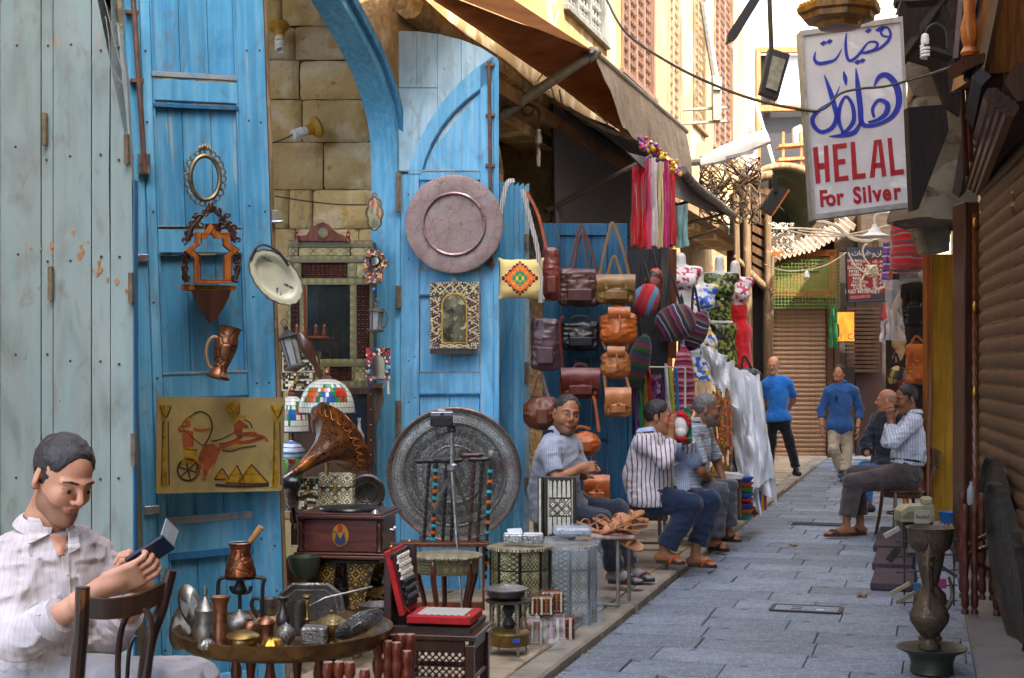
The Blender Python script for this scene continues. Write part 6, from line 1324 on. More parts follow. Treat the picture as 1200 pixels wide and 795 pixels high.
def head_sdf(h,fat=0,mouth=0,nose=1):
 s=S((-.11,-.14,-.2),(.11,.13,.145),h);k=.02
 s.ell((0,.012,.035),(.0755,.095,.085));s.ell((0,-.02,-.035),(.060+fat*.012,.066,.088),k=.03)
 s.cone((0,-.074,-.102),(0,-.068,-.098),.019,.02,.03)
 for a in(-1,1):
  s.cone((a*.040,.004,-.068),(a*.018,-.05,-.1),.021+fat*.008,.019,.03);s.ell((a*.036,-.062,-.028),(.022,.022,.024),k=.025)
  s.cone((a*.008,-.088,.022),(a*.048,-.072,.022),.0095,.007,.015)
 s.cone((0,.02,-.05),(0,.045,-.2),.052+fat*.01,.058+fat*.012,.03)
 for a in(-1,1):s.ell((a*.032,-.098,.003),(.018,.016,.011),k=.014,op='-')
 for a in(-1,1):s.ell((a*.032,-.0735,.003),(.0135,.0125,.0125),k=.004);s.cone((a*.018,-.084,.0085),(a*.047,-.076,.0075),.0048,.004,.004);s.cone((a*.02,-.083,-.006),(a*.044,-.077,-.0055),.0038,.0034,.005)
 s.cone((0,-.088,.018),(0,-.113,-.022),.0075,.011,.012)
 for a in(-1,1):s.ell((a*.0125,-.1,-.031),(.0085,.01,.0075),k=.008)
 s.cone((-.02,-.082,-.06),(.02,-.082,-.06),.005,.005,.008);s.cone((-.011,-.089,-.0575),(.011,-.089,-.0575),.0042,.0042,.006);s.cone((-.012,-.087,-.067),(.012,-.087,-.067),.0048,.0048,.007)
 s.cone((-.022,-.0975,-.0628),(.022,-.0975,-.0628),.0028,.0028,.004,'-')
 for a in(-1,1):
  R=np.array(rotm(0,-a*.1,a*.35));s.ell((a*.079,.012,-.002),(.007,.018,.032),R,.006);s.ell((a*.089,.005,.004),(.005,.009,.016),R,.005,'-');s.ell((a*.074,.01,-.03),(.008,.009,.012),R,.008)
 return s
def hair_sdf(h,bald=0,vol=.009,seed=1):
 s=S((-.12,-.14,-.12),(.12,.14,.16),h);s.ell((0,.014,.037),(.0755+vol,.095+vol,.085+vol),k=0);
 s.cut((0,-.078,.088),(0,.84,.54));s.cut((0,.0,-.05),(0,.25,1))
 if bald:s.ell((0,-.01,.09),(.066,.1,.075),k=.02,op='-')
 s.ell((0,-.1,.045),(.062,.056,.06),k=.02,op='-')
 for a in(-1,1):s.ell((a*.085,-.045,.02),(.02,.035,.05),k=.015,op='-');s.ell((a*.085,.012,-.01),(.02,.022,.032),k=.01,op='-')
 s.noise(.003,(90,90,60),seed);s.noise(.0022,(260,260,70),seed+1,1);return s
def hand_sdf(s,w,d,n,side,curl=(.5,.5,.55,.6),sc=1.0,thumb=.7,spread=.1):
 """w wrist, d direction of the fingers, n palm normal, side +1/-1 thumb side"""
 w=Vector(w);d=Vector(d).normalized();n=Vector(n);n=(n-d*n.dot(d)).normalized();x=d.cross(n)*side
 pc=w+d*.05*sc;R=np.array(Matrix((x,d,n)).transposed());s.rbox(pc,(.040*sc,.052*sc,.013*sc),.012*sc,R,.012)
 s.cone(w-d*.02,w+d*.03*sc,.025*sc,.026*sc,.02)
 for i,(ox,L)in enumerate(((.030,.072),(.010,.080),(-.011,.075),(-.031,.06))):
  b=w+d*.095*sc+x*ox*sc;dd=(d+x*ox*spread*12).normalized();c=curl[i]if isinstance(curl,(list,tuple))else curl;r=.0088*sc
  for j,f in enumerate((.45,.3,.25)):
   a=c*(j+.6)*.9;e=b+(dd*cos(a)+n*sin(a))*L*f*sc;s.cone(b,e,r,r*.92,.004);b=e;r*=.93
 b=w+d*.03*sc+x*.03*sc+n*.004;e=b+(x*.75+d*.55+n*thumb*.6).normalized()*.042*sc;s.cone(b,e,.014*sc,.011*sc,.012);s.cone(e,e+(d*.85+n*thumb+x*.1).normalized()*.034*sc,.0105*sc,.0085*sc,.004)
def person(label,px,py,d,hd,J,sk=0,hair=HB,hh=.012,hs=1.0,shirt=None,pants=None,sleeve=1.0,bald=0,fat=0,belly=0,hands=None,feet='shoe',shoe=None,head_h=.005,hand_h=.006,brow=HB,stache=None,stubble=None,cuff=None,collar=None,hem=.9,seed=1,jacket=None,ls=1.0,W=1.0,sandal=None,shirt_low=-.12,tuck=False,no=()):
 t=T('person',label,'person',px,py,d);t.ground=py;P_={}
 for k_,v in J.items():
  if k_!='bf':P_[k_]=t.p(v[0],v[1],v[2]if len(v)>2 else 0)
 for q in 'LR':
  for a,b in(('sh','el'),('el','wr'),('hi','kn'),('kn','an')):
   pass
 hx,hy,hz_,yaw,pit,rol=hd;hc=t.p(hx,hy,hz_);HR=rotm(0,0,radians(yaw))@rotm(radians(pit),0,0)@rotm(0,radians(rol),0);HRn=np.array(HR)
 nb,ch,pe=P_['nk'],P_['ch'],P_['pe']
 allp=list(P_.values())+[hc];lo=Vector([min(p[i]for p in allp)-.24 for i in range(3)]);hi=Vector([max(p[i]for p in allp)+.24 for i in range(3)])
 sx=(P_['shR']-P_['shL']);swd=sx.length/2;xh=sx.normalized();up=(nb-pe).normalized();R=np.array(frameR(up.cross(xh),up));R=np.stack([np.array(xh),np.array(up.cross(xh).normalized()),np.array(up)],1)
 def torso(s,o):
  s.ell(ch,(.165*W+o,.118+belly*.2+o,.19+o),R,.05);md=(ch+pe)/2;fw=Vector(R[:,1])
  s.ell(md+fw*J.get('bf',1)*(-.03*belly*8 if belly else 0),(.15*W+o+belly*.3,.118+o+belly,.15+o),R,.06);s.cone(P_['hiL'],P_['hiR'],.118*W+o,.118*W+o,.06);s.ell(pe,(.15*W+o,.125+o,.13+o),R,.05)
  s.cone(P_['shL'],P_['shR'],.052+o,.052+o,.05);s.cone((P_['shL']+nb)/2,(P_['shR']+nb)/2,.055+o,.055+o,.05)
 s=S(lo,hi,.014);torso(s,-.012);s.cone(nb-(hc-nb)*.2,hc+(nb-hc)*.35,.058,.052,.03);parts=[];eyes=[]
 for q in 'LR':
  s.cone(P_['sh'+q],P_['el'+q],.05,.041,.03);s.cone(P_['el'+q],P_['wr'+q],.042,.027,.015)
  if 'kn'+q in P_:s.cone(P_['hi'+q],P_['kn'+q],.075,.052,.03);s.cone(P_['kn'+q],P_['an'+q],.052,.036,.02)
 parts.append((*s.arrays(),0))
 H=head_sdf(head_h,fat);V_,F_=H.arrays();C_=V_[F_].mean(1);lips=((abs(C_[:,0])<.021)&(C_[:,1]<-.086)&(C_[:,2]<-.0545)&(C_[:,2]>-.071)).astype(int)
 s_=hs;parts.append(((V_*s_)@HRn.T+np.array(hc),F_,lips))
 if hands:
  for q,hv in hands.items():
   w=P_['wr'+q];dr=Vector(hv[0]);s=S(w-Vector((.16,.16,.16))*1.25,w+Vector((.16,.16,.16))*1.25,hand_h);s.cone(w-(w-P_['el'+q]).normalized()*.1,w,.036,.0265,.01)
   hand_sdf(s,w,dr,hv[1],hv[2],hv[3],hv[4]if len(hv)>4 else 1.0,hv[5]if len(hv)>5 else.7);parts.append((*s.arrays(),0))
 if feet in('bare','sock','flip'):
  for q in 'LR':
   if 'to'+q in P_:
    an,to=P_['an'+q],P_['to'+q];s=S(np.minimum(an,to)-.14,np.maximum(an,to)+.14,.008);f=(to-an);f.z=0;f.normalize();x=Vector((-f.y,f.x,0));g_=to.z+.012
    s.cone(an+Vector((0,0,.05)),Vector((an.x,an.y,g_+.045)),.036,.04,.02);s.cone(Vector((an.x,an.y,g_+.025))-f*.045,Vector((an.x,an.y,g_+.022))+f*.08,.03,.034,.02);s.cone(Vector((an.x,an.y,g_+.05))+f*.02,Vector((to.x,to.y,g_+.01))-f*.03,.032,.018,.02)
    for i in range(5):b=Vector((to.x,to.y,g_+.006))-f*.035+x*(i-2)*.019;s.cone(b,b+f*(.04-.006*abs(i-1.5))+Vector((0,0,.0)),.012,.0095,.005)
    s.cut((0,0,g_-.008),(0,0,1));parts.append((*s.arrays(),2 if feet=='sock' else 0))
 body=t.add('body',from_arrays('body',parts,[SK[sk],LIP[0],simple('grey_sock','8f9095','77787d',.95,bump=.4)]),None)
 def onhead(nm,V_,F_,mt):return t.add(nm,from_arrays(nm,[((V_*s_)@HRn.T+np.array(hc),F_,0)],[mt]),None)
 if hair:onhead('hair',*hair_sdf(max(head_h,.004),bald,hh,seed).arrays(),hair)
 for a in(-1,1):
  E=S((-.016,-.016,-.016),(.016,.016,.016),.003)if False else None
  pc=Vector((a*.032,-.0762,.0015));m=M(80).ell((0,0,0),(.0112,.0112,.0088),12,8);o=t.add('eye',m,EYE,loc=hc+HR@(pc*s_));m=M(80).ell((0,0,0),(.0056,.002,.0056),10,6)
  gz=Vector((-.003 if yaw<0 else.003,-.0112,-.001 if pit<5 else-.004));t.add('iris',m,IRIS,o,loc=HR@gz,rot=HR.to_euler())
  bs=S((-.08,-.12,0),(.08,-.04,.06),max(head_h*.8,.003));bs.cone((a*.014,-.097,.0275),(a*.034,-.091,.0305),.0036,.0036,.003);bs.cone((a*.034,-.091,.0305),(a*.052,-.077,.0245),.0034,.0022,.003);onhead('eyebrow',*bs.arrays(),brow)
 if stache:bs=S((-.06,-.13,-.07),(.06,-.06,-.02),max(head_h*.8,.003));[bs.cone((0,-.1,-.0475),(a*.027,-.087,-.056),.0065,.004,.006)for a in(-1,1)];bs.noise(.0015,(120,)*3);onhead('moustache',*bs.arrays(),stache)
 if stubble:bs=head_sdf(head_h,fat);bs.g+=-.0012;bs.cut((0,0,-.035),(0,.25,-1));bs.cut((0,.01,-.06),(0,-1,.2));bs.cut((0,0,-.118),(0,-.2,1));bs.ell((0,-.095,-.05),(.03,.03,.02),k=.006,op='-');onhead('stubble',*bs.arrays(),stubble)
 def garment(nm,mt,o,sl,low,seedn,legs=False,fold=.006 if d>6 else.009):
  s=S(lo,hi,.0105 if d>8 else.0075);torso(s,o+(.0 if tuck else.017))
  for q in 'LR':
   a,b,c=P_['sh'+q],P_['el'+q],P_['wr'+q]
   if sl<=1:e=a+(b-a)*sl;s.cone(a,e,.058+o,.055+o,.03)
   else:e=b+(c-b)*(sl-1);s.cone(a,b,.056+o,.047+o,.03);s.cone(b,e,.046+o,.038+o,.015)
  s.noise(fold,(12,12,8),seedn);s.noise(fold*(1.0 if d<16 else.4),(15,15,24),seedn+3,1);s.noise(fold*.5,(36,36,44),seedn+6,1)
  if nb is not None:s.cut(nb+up*.035,-up)
  s.cut(pe+up*low,up)if low is not None else None
  for q in 'LR':
   a,b,c=P_['sh'+q],P_['el'+q],P_['wr'+q]
   if sl<=1:e=a+(b-a)*sl;dr=(b-a).normalized()
   else:e=b+(c-b)*(sl-1);dr=(c-b).normalized()
   s.cutaway(e,dr,e,e+dr*.16,.075);s.cone(e-dr*.012,e+dr*.05,(.034 if sl>1 else.048),(.034 if sl>1 else.048),.003,'-')
  return t.add(nm,s.mesh(nm,[mt]),None)
 def neckopen(s):pass
 if pants:
  s=S(lo,hi,.0105 if d>8 else.0075);o=.014;s.cone(P_['hiL'],P_['hiR'],.118*W+o,.118*W+o,.06);s.ell(pe,(.15*W+o,.125+o+belly*.5,.12+o),R,.05)
  for q in 'LR':
   if 'kn'+q not in P_:continue
   a,b,c=P_['hi'+q],P_['kn'+q],P_['an'+q];e=b+(c-b)*hem;s.cone(a,b,.085*ls+o,.064*ls+o,.05);s.cone(b,e,.064*ls+o,.056*ls+o,.025)
  s.noise(.007,(11,11,7),seed+5);s.noise(.007,(14,14,20),seed+8,1);s.noise(.003,(38,38,40),seed+9,1);s.cut(pe+up*.12,-up)
  for q in 'LR':
   if 'kn'+q not in P_:continue
   b,c=P_['kn'+q],P_['an'+q];e=b+(c-b)*hem;dr=(c-b).normalized();s.cutaway(e,dr,e,e+dr*.2,.09);s.cone(e-dr*.02,e+dr*.05,.05*ls,.05*ls,.003,'-')
  t.add('trousers',s.mesh('trousers',[pants]),None)
  t.add('belt',M(60).ring([pe+up*.115+Vector(R[:,0])*((.15*W+.016+belly*.2)*cos(a))+Vector(R[:,1])*((.128+belly*.6)*sin(a))for a in[i*2*pi/30 for i in range(30)]],.012,5),simple('belt_leather','241a14','1a1310',.4))if 'belt' in(no or())else None
 if shirt:t.shirt=garment('shirt',shirt,.012,sleeve,.085 if tuck else shirt_low,seed)
 if jacket:garment('jacket',jacket,.026,1.85,-.16,seed+2)
 if cuff:
  for q in 'LR':
   b,c=P_['el'+q],P_['wr'+q];e=b+(c-b)*(sleeve-1)if sleeve>1 else None
   if e is not None:dr=(c-b).normalized();t.add('rolled_cuff',M(60).tube([e-dr*.035,e-dr*.03,e+dr*.018,e+dr*.02],[.05,.056,.053,.047],16),cuff)
 if collar:
  nd=(hc-nb).normalized();cR=frameR(Vector(HR@Vector((0,-1,0))),nd);f=Vector(cR.col[1]);x=Vector(cR.col[0]);z=Vector(cR.col[2])
  def cf(u,v):a=(u*2-1)*2.75;r=.068+.018*v+.008*cos(a);return nb+z*(.052+.012*(1-cos(a))-.03*v*v-(.03*v if abs(a)>2.2 else 0)+.0)+(-f*cos(a+0)+x*sin(a))*r
  t.add('collar',M(60).grid(cf,36,4,th=.005),collar)
 if feet=='shoe':
  for q in 'LR':
   if 'to'+q in P_:
    an,to=P_['an'+q],P_['to'+q];s=S(np.minimum(an,to)-.14,np.maximum(an,to)+.14,.008);f=(to-an);f.z=0;f.normalize();g_=to.z-.01
    s.cone(Vector((an.x,an.y,g_+.06)),Vector((an.x,an.y,g_+.09)),.043,.04,.02);s.cone(Vector((an.x,an.y,g_+.042))-f*.05,Vector((to.x,to.y,g_+.035))-f*.03,.04,.038,.03);s.cut((0,0,g_+.005),(0,0,1));t.add('shoe',s.mesh('shoe',[shoe]),None)
 if sandal:
  for q in 'LR':
   if 'to'+q in P_:
    an,to=P_['an'+q],P_['to'+q];f=(to-an);f.z=0;f.normalize();x=Vector((-f.y,f.x,0));g_=to.z+.003;L=(Vector((to.x-an.x,to.y-an.y,0)).length)+.075;c=Vector((an.x,an.y,g_))-f*.06
    ol=[c+f*(L*a)+x*b for a,b in((0,0),(.05,.03),(.3,.034),(.6,.04),(.85,.045),(1.0,.02),(1.0,-.02),(.85,-.045),(.6,-.04),(.3,-.034),(.05,-.03))];n_=len(ol)
    so_=t.add('sandal',M().add([p-Vector((0,0,.012))for p in ol]+[p+Vector((0,0,.006))for p in ol],[tuple(reversed(range(n_))),tuple(range(n_,2*n_))]+[(i,(i+1)%n_,(i+1)%n_+n_,i+n_)for i in range(n_)]),sandal[0])
    for sg_ in(-1,1):t.add('strap',M(60).tube(smoothpts([c+f*L*.5+x*sg_*.042,c+f*L*.64+x*sg_*.036+Vector((0,0,.045)),c+f*L*.8+Vector((0,0,.042)),c+f*L*.88+Vector((0,0,.01))],4),.008,6),sandal[1],so_)
 t.shirt=t.shirt if shirt else None;t.P=P_;t.hc=hc;t.HR=HR;return t
STB=simple('stubble_shade','2a211d','332822',.8,bump=.6,bscale=400,Alpha=.28)
PIN=stripes('pinstripe_cream_shirt',[(0,'c9bfbd'),(.78,'b5a5a8'),(.88,'c9bfbd')],62,0,.85,.05,5)
PV=(0,0,1)
p1=person('man in pale pinstriped shirt reading his phone on a chair at the left front',60,800,4.2,(74,560,0,48,24,4),dict(nk=(50,634,.05),ch=(58,702,.03),pe=(50,800,.08),shL=(2,664,-.04),shR=(108,652,.16),elL=(22,752,-.17),wrL=(126,686,-.26),elR=(128,742,.08),wrR=(170,694,-.1),hiL=(28,800,.0),hiR=(70,800,.16),knL=(205,806,-.12),knR=(225,802,.2),anL=(190,1000,-.1),anR=(230,990,.2),toL=(240,1020,-.15),toR=(280,1010,.2),bf=1),sk=2,hair=HGR,shirt=PIN,pants=cloth('light_grey_trousers','a8a4a4','8e8a8a'),sleeve=1.42,cuff=PIN,collar=PIN,head_h=.003,hand_h=.0028,brow=HB,hh=.006,hs=1.0,fat=-.3,W=1.0,shoe=DWOOD,hands=dict(L=((.86,.0,.35),(.25,.8,.55),-1,(.75,.8,.8,.85),1.0,.9),R=((-.12,-.3,.8),(-.8,-.35,.3),1,(1.0,1.0,1.05,1.1),1.0,.9)),no=('belt',),tuck=True,seed=3,stubble=STB)
from mathutils.bvhtree import BVHTree
def decal(t,ob,quad,nm,mt,off=.006,th=.004,n=(8,8)):
 """cloth patch laid on a garment: each traced pixel is dropped onto the surface behind it"""
 me=ob.data;bv=BVHTree.FromPolygons([v.co.copy()for v in me.vertices],[tuple(p.vertices)for p in me.polygons]);a=t.p(600,430,0);o=t.q(600,430,0.0)
 ys=[]
 def f(u,v):
  px=(quad[0][0]*(1-u)+quad[1][0]*u)*(1-v)+(quad[3][0]*(1-u)+quad[2][0]*u)*v;py=(quad[0][1]*(1-u)+quad[1][1]*u)*(1-v)+(quad[3][1]*(1-u)+quad[2][1]*u)*v
  g_=t.p(px,py,0);dr=(g_-o).normalized();h=bv.ray_cast(o,dr)
  if h[0]is not None:ys.append(h[0].y);return h[0]-dr*off
  return t.p(px,py,(sum(ys)/len(ys)if ys else-.1))-dr*off
 [f(i/6,j/6)for i in range(7)for j in range(7)]
 return t.add(nm,M(60).grid(f,n[0],n[1],th=th),mt,ob)
COLM=stripes('collar_cream',[(0,'ddd5d1'),(.8,'cdbfbe')],60,2,.85)
decal(p1,p1.shirt,[(34,606),(46,608),(57,627),(34,638)],'collar_flap',COLM,.016,.004);decal(p1,p1.shirt,[(80,622),(90,620),(93,642),(80,649)],'collar_flap',COLM,.012,.004)
decal(p1,p1.shirt,[(72,652),(80,652),(86,775),(77,775)],'placket',PIN,.006,.003,(3,20));decal(p1,p1.shirt,[(92,674),(112,672),(114,705),(94,708)],'pocket',PIN,.005,.003)
decal(p1,p1.shirt,[(58,628),(78,628),(74,650),(68,652)],'open_neck',SK[2],.004,.003)
sbm=M().lathe([(.0055,0),(.0055,.002),(0,.002)],10,(0,0,0),rotm(pi/2)).mesh('button')
for y_ in(672,700,728,756):o_=decal(p1,p1.shirt,[(76.5+(y_-650)*.05,y_),(78.5+(y_-650)*.05,y_),(78.5+(y_-650)*.05,y_+2.2),(76.5+(y_-650)*.05,y_+2.2)],'button',NACRE,.011,.002,(2,2))
t=T('phone','dark blue mobile phone with clear flip cover held in the seated man hands','phone',176,652,3.98)
pa,pb=t.p(155,662,0),t.p(196,636,-.0);dv=(pb-pa);L=dv.length;ang=atan2(dv.z,dv.x);rr=rotm(0,-ang,0)@rotm(radians(-50),0,0);c=(pa+pb)/2
t.add('case',M().box(c,(.125,.066,.011),.004,rr),simple('phone_blue','1f2c40','182233',.3,bump=0));t.add('screen',M().box(c+rr@Vector((0,0,.007)),(.11,.058,.002),.001,rr),simple('phone_glass','3b4550','2a323b',.05,bump=0,spec=.8));t.add('flip_cover',M().box(c+rr@Vector((.07,-.0,.03)),(.004,.06,.06),.001,rr@rotm(0,.5,0)),glassy('flip_clear','b5bcc4',.1,.55))
SHB=stripes('fine_blue_check_shirt',[(0,'a7b0bf'),(.5,'8d97aa')],90,0,.9,.03,5)
p2=person('heavy man in grey blue short sleeved shirt sitting before the blue doors with leather bags',735,684,9.9,(664,486,-.02,16,2,10),dict(nk=(656,513,.0),ch=(652,544,.0),pe=(648,600,.1),shL=(643,529,-.17),shR=(668,524,.17),elL=(652,562,-.26),wrL=(680,549,-.2),elR=(684,556,.16),wrR=(688,546,-.02),hiL=(648,600,.0),hiR=(672,598,.2),knL=(702,608,-.18),knR=(722,598,.14),anL=(722,672,-.1),anR=(737,668,.16),toL=(752,684,-.16),toR=(765,680,.14),bf=-1),belly=.03,sk=1,hair=HGR,shirt=SHB,pants=cloth('dark_slate_trousers','2d3340','232833'),sleeve=.8,collar=SHB,head_h=.0045,hand_h=.005,hs=1.1,fat=.7,hh=.006,hands=dict(L=((.9,.25,.1),(0,.8,-.3),-1,1.2,1.0,.5),R=((.2,-.9,.1),(0,-.2,-.9),1,1.2,1.0,.5)),feet='sock',sandal=(DWOOD,simple('red_brown_strap','7a2f28','5e231e',.6)),seed=5,stubble=STB,shirt_low=-.04)
STR=stripes('mauve_striped_shirt',[(0,'d2ccd0'),(.5,'66505c'),(.78,'d2ccd0')],30,0,.9,.03,6)
LBS=stripes('pale_blue_striped_shirt',[(0,'b9c9e2'),(.5,'9db2d4')],60,0,.85,.03,6)
NVY=cloth('navy_trousers','1f2f4a','18253b')
p3=person('man in mauve striped shirt and navy trousers holding a toy to his face',800,662,10.9,(772,489,0,78,2,0),dict(nk=(760,512,0),ch=(761,536,0),pe=(762,582,.02),shL=(755,520,-.19),shR=(772,520,.19),elL=(780,541,-.3),wrL=(787,512,-.17),elR=(812,537,.2),wrR=(805,511,.02),hiL=(762,584,-.1),hiR=(766,584,.14),knL=(810,591,-.2),knR=(832,587,.2),anL=(778,646,-.16),anR=(815,644,.14),toL=(800,660,-.2),toR=(838,664,.1),bf=-1),belly=.045,sk=1,hair=HB,shirt=STR,pants=NVY,sleeve=1.8,collar=LBS,head_h=.0045,hand_h=.005,hs=1.04,hh=.008,W=1.05,ls=1.12,hands=dict(L=((.0,-.1,1),(.9,.3,.2),1,.3),R=((-.25,-.2,1),(-.8,.2,.2),-1,.7)),feet='flip',sandal=(simple('dark_sole','3d3230','2b2422',.8),simple('orange_strap','e0561c','b8410f',.5)),seed=7,shirt_low=-.05)
s=S(*[Vector([f(p3.P[k_][i]for k_ in('shR','elR','wrR'))+g_ for i in range(3)])for f,g_ in((min,-.12),(max,.12))],.009);a,b,c=p3.P['shR'],p3.P['elR'],p3.P['wrR'];e=b+(c-b)*.78
s.cone(a,b,.085,.068,.03);s.cone(b,e,.066,.052,.03);s.noise(.008,(16,16,10),4);s.noise(.004,(40,)*3,6);s.cutaway(e,(c-b).normalized(),e,e+(c-b).normalized()*.15,.07);p3.add('sleeve',s.mesh('sleeve',[LBS]),None)
p3.add('shirt_tail',M(60).grid(lambda u,v:(lambda q:(q.x,q.y+.03*sin(v*5),q.z))(p3.p(790+14*u+4*v,545+34*v-6*u,.02+.1*u)),8,10,th=.006),LBS)
t=T('santa_toy','small red and white Father Christmas toy with green scarf held up before a man face','toy',798,503,10.85)
t.add('face',M().ell(t.p(796,501),(.07,.05,.085),14,10),simple('toy_white','e0dcd6','c9c4bc',.9));m=M(60)
for i in range(9):a=i/8*pi;m.ell(t.p(796+11*cos(a),497-12*sin(a),-.02),.022,8,6)
t.add('curly_trim',m,simple('toy_red','c01e24','94141a',.9),kind='stuff');t.add('collar',M().ell(t.p(795,514),(.075,.06,.035),12,8),simple('toy_red','c01e24'));t.add('beard',M().ell(t.p(797,507,-.03),(.05,.035,.04),12,8),simple('toy_white','e0dcd6'))
t.add('scarf',M(60).grid(lambda u,v:(lambda q:(q.x,.03+.02*sin(v*9),q.z))(t.p(802+7*u+3*v,478+38*v)),4,12,th=.01),simple('toy_green','1f8a5c','176b47',.9))
GST=stripes('grey_striped_polo',[(0,'9aa5ad'),(.5,'c5cdd2'),(.62,'8d99a2'),(.9,'b5bec4')],16,2,.9,.03,6)
p4=person('grey haired man in striped grey polo sitting with hands on his knees',850,640,12.2,(829,480,0,80,4,0),dict(nk=(814,500,0),ch=(812,528,0),pe=(806,576,.02),shL=(810,507,-.18),shR=(824,507,.18),elL=(822,553,-.27),wrL=(832,562,-.14),elR=(841,543,.24),wrR=(847,561,.18),hiL=(810,577,-.1),hiR=(812,577,.12),knL=(842,575,-.13),knR=(852,569,.17),anL=(838,634,-.1),anR=(853,622,.18),toL=(852,645,-.16),toR=(867,634,.15),bf=-1),belly=.015,sk=3,hair=HG,shirt=GST,pants=cloth('grey_trousers','575a63','474a52'),sleeve=.85,collar=GST,head_h=.005,hand_h=.0055,hs=1.1,hh=.006,ls=1.15,hands=dict(L=((.8,.1,-.5),(-.2,.2,-1),1,.5),R=((.5,0,-.9),(-.5,.1,-.7),1,.4)),feet='flip',sandal=(BLACK,BLACK),seed=9,stubble=simple('grey_stubble','5d4a40','6f6058',.8,bump=.5,bscale=300))
TSH=cloth('bright_blue_tshirt','1f74cc','1a62b0')
p5=person('bald bearded man in bright blue t-shirt and black trousers standing with hands behind him',915,557,20.2,(906,428,0,-22,10,0),dict(nk=(908,443,.02),ch=(911,462,.02),pe=(911,489,.02),shL=(899,451,0),shR=(923,450,0),elL=(893,468,.08),wrL=(904,480,.2),elR=(931,468,.08),wrR=(922,482,.2),hiL=(905,491,0),hiR=(918,491,0),knL=(904,520,.04),knR=(926,521,-.03),anL=(901,549,.1),anR=(933,549,-.05),toL=(900,557,-.05),toR=(937,558,-.2)),sk=2,hair=simple('cropped_grey_hair','9c7f6c','7f6656',.8),bald=1,hh=.002,shirt=TSH,pants=cloth('black_jeans','17191f','101216'),sleeve=.8,collar=None,head_h=.007,hs=.98,feet='shoe',shoe=simple('dark_shoe','20242c','15181e',.5),seed=11,hem=.97,ls=.85,W=.76,shirt_low=-.06,stubble=simple('white_stubble','9a8578','b0a298',.8,bump=.5,bscale=300),no=('belt',))
DNM=cloth('denim_blue_shirt','2f5f9e','284f86')
p6=person('smiling man in blue shirt and beige trousers walking down the lane',985,563,19.8,(983,438,0,-28,-12,3),dict(nk=(985,452,.02),ch=(985,470,.02),pe=(984,497,.02),shL=(971,460,0),shR=(1000,459,0),elL=(962,480,.03),wrL=(963,500,-.05),elR=(1008,480,.03),wrR=(1005,502,-.05),hiL=(978,499,0),hiR=(991,499,0),knL=(977,526,-.05),knR=(993,526,.02),anL=(986,553,.1),anR=(990,555,-.02),toL=(984,560,-.04),toR=(987,565,-.2)),sk=0,hair=HB,shirt=DNM,pants=cloth('beige_trousers','c9bba2','ae9f86'),sleeve=1.5,collar=DNM,head_h=.0065,hs=.95,hh=.014,feet='shoe',shoe=simple('blue_grey_shoe','46566b','364457',.6),seed=13,ls=.9,shirt_low=-.17,hands=dict(L=((0,-.05,-1),(1,0,0),-1,.5),R=((0,-.05,-1),(-1,0,0),-1,.5)),W=.78)
p6.add('sunglasses',M().ell(p6.p(980,467,-.17),(.02,.008,.05),8,6),BLACK);p6.add('bracelet',M().ring([p6.P['wrL']+Vector((.032*cos(a),.032*sin(a),.01))for a in[i*pi/5 for i in range(10)]],.006,5),simple('toy_red','c01e24'));p6.add('wristwatch',M().ring([p6.P['wrR']+Vector((.033*cos(a),.033*sin(a),.01))for a in[i*pi/5 for i in range(10)]],.009,5),BLACK)
p7=person('bald man in navy blazer and jeans sitting seen from behind in the shade',1030,590,14.9,(1039,470,0,-115,0,0),dict(nk=(1042,487,0),ch=(1043,510,0),pe=(1042,548,0),shL=(1030,494,.12),shR=(1054,493,-.12),elL=(1014,520,.0),wrL=(1016,532,-.1),elR=(1056,520,-.1),wrR=(1030,530,.2),hiL=(1036,550,.1),hiR=(1042,552,-.1),knL=(1014,548,.2),knR=(1014,552,-.1),anL=(1010,588,.2),anR=(1016,592,-.05),toL=(1000,598,.2),toR=(1004,600,-.05)),sk=0,hair=simple('cropped_grey_hair','9c7f6c'),bald=1,hh=.001,shirt=WHITEP,jacket=cloth('navy_blazer','1c2433','151b27'),pants=cloth('blue_jeans','2f64b0','274f8a'),sleeve=.5,head_h=.006,hs=1.0,shoe=BLACK,seed=15,ls=.9)
WST=stripes('white_blue_striped_shirt',[(0,'d3dae6'),(.6,'a9b6cc')],40,0,.85,.03,6)
p8=person('man in white striped shirt and brown trousers resting chin on hands on a bentwood chair',990,630,13.4,(1062,468,0,-76,8,0),dict(nk=(1070,489,0),ch=(1066,515,0),pe=(1062,555,0),shL=(1072,494,-.17),shR=(1064,497,.17),elL=(1046,519,-.22),wrL=(1045,493,-.1),elR=(1040,518,.15),wrR=(1044,491,.05),hiL=(1060,558,-.1),hiR=(1058,558,.12),knL=(1000,566,-.14),knR=(1002,557,.14),anL=(992,612,-.16),anR=(1008,612,.1),toL=(968,628,-.2),toR=(996,626,.06),bf=1),belly=.03,sk=3,hair=HB,shirt=WST,pants=cloth('brown_grey_trousers','4f4545','3d3535'),sleeve=1.75,collar=WST,head_h=.005,hand_h=.0055,hs=1.08,hh=.008,ls=1.15,hands=dict(L=((-.25,-.1,.9),(.5,.7,.2),-1,1.1),R=((-.2,-.2,.9),(.5,-.4,.2),1,1.0)),feet='flip',sandal=(simple('brown_slipper','4d2a26','381d1a',.6),simple('brown_slipper','4d2a26')),seed=17,stache=HB,no=('belt',),tuck=True,hem=.86)
def F5(x,y):return(430+x/3.181,430+y/3.181)
t=T('copper_tray','huge round engraved tin tray leaning against the pale blue leaf behind the walking sticks','tray',532,556,9.4)
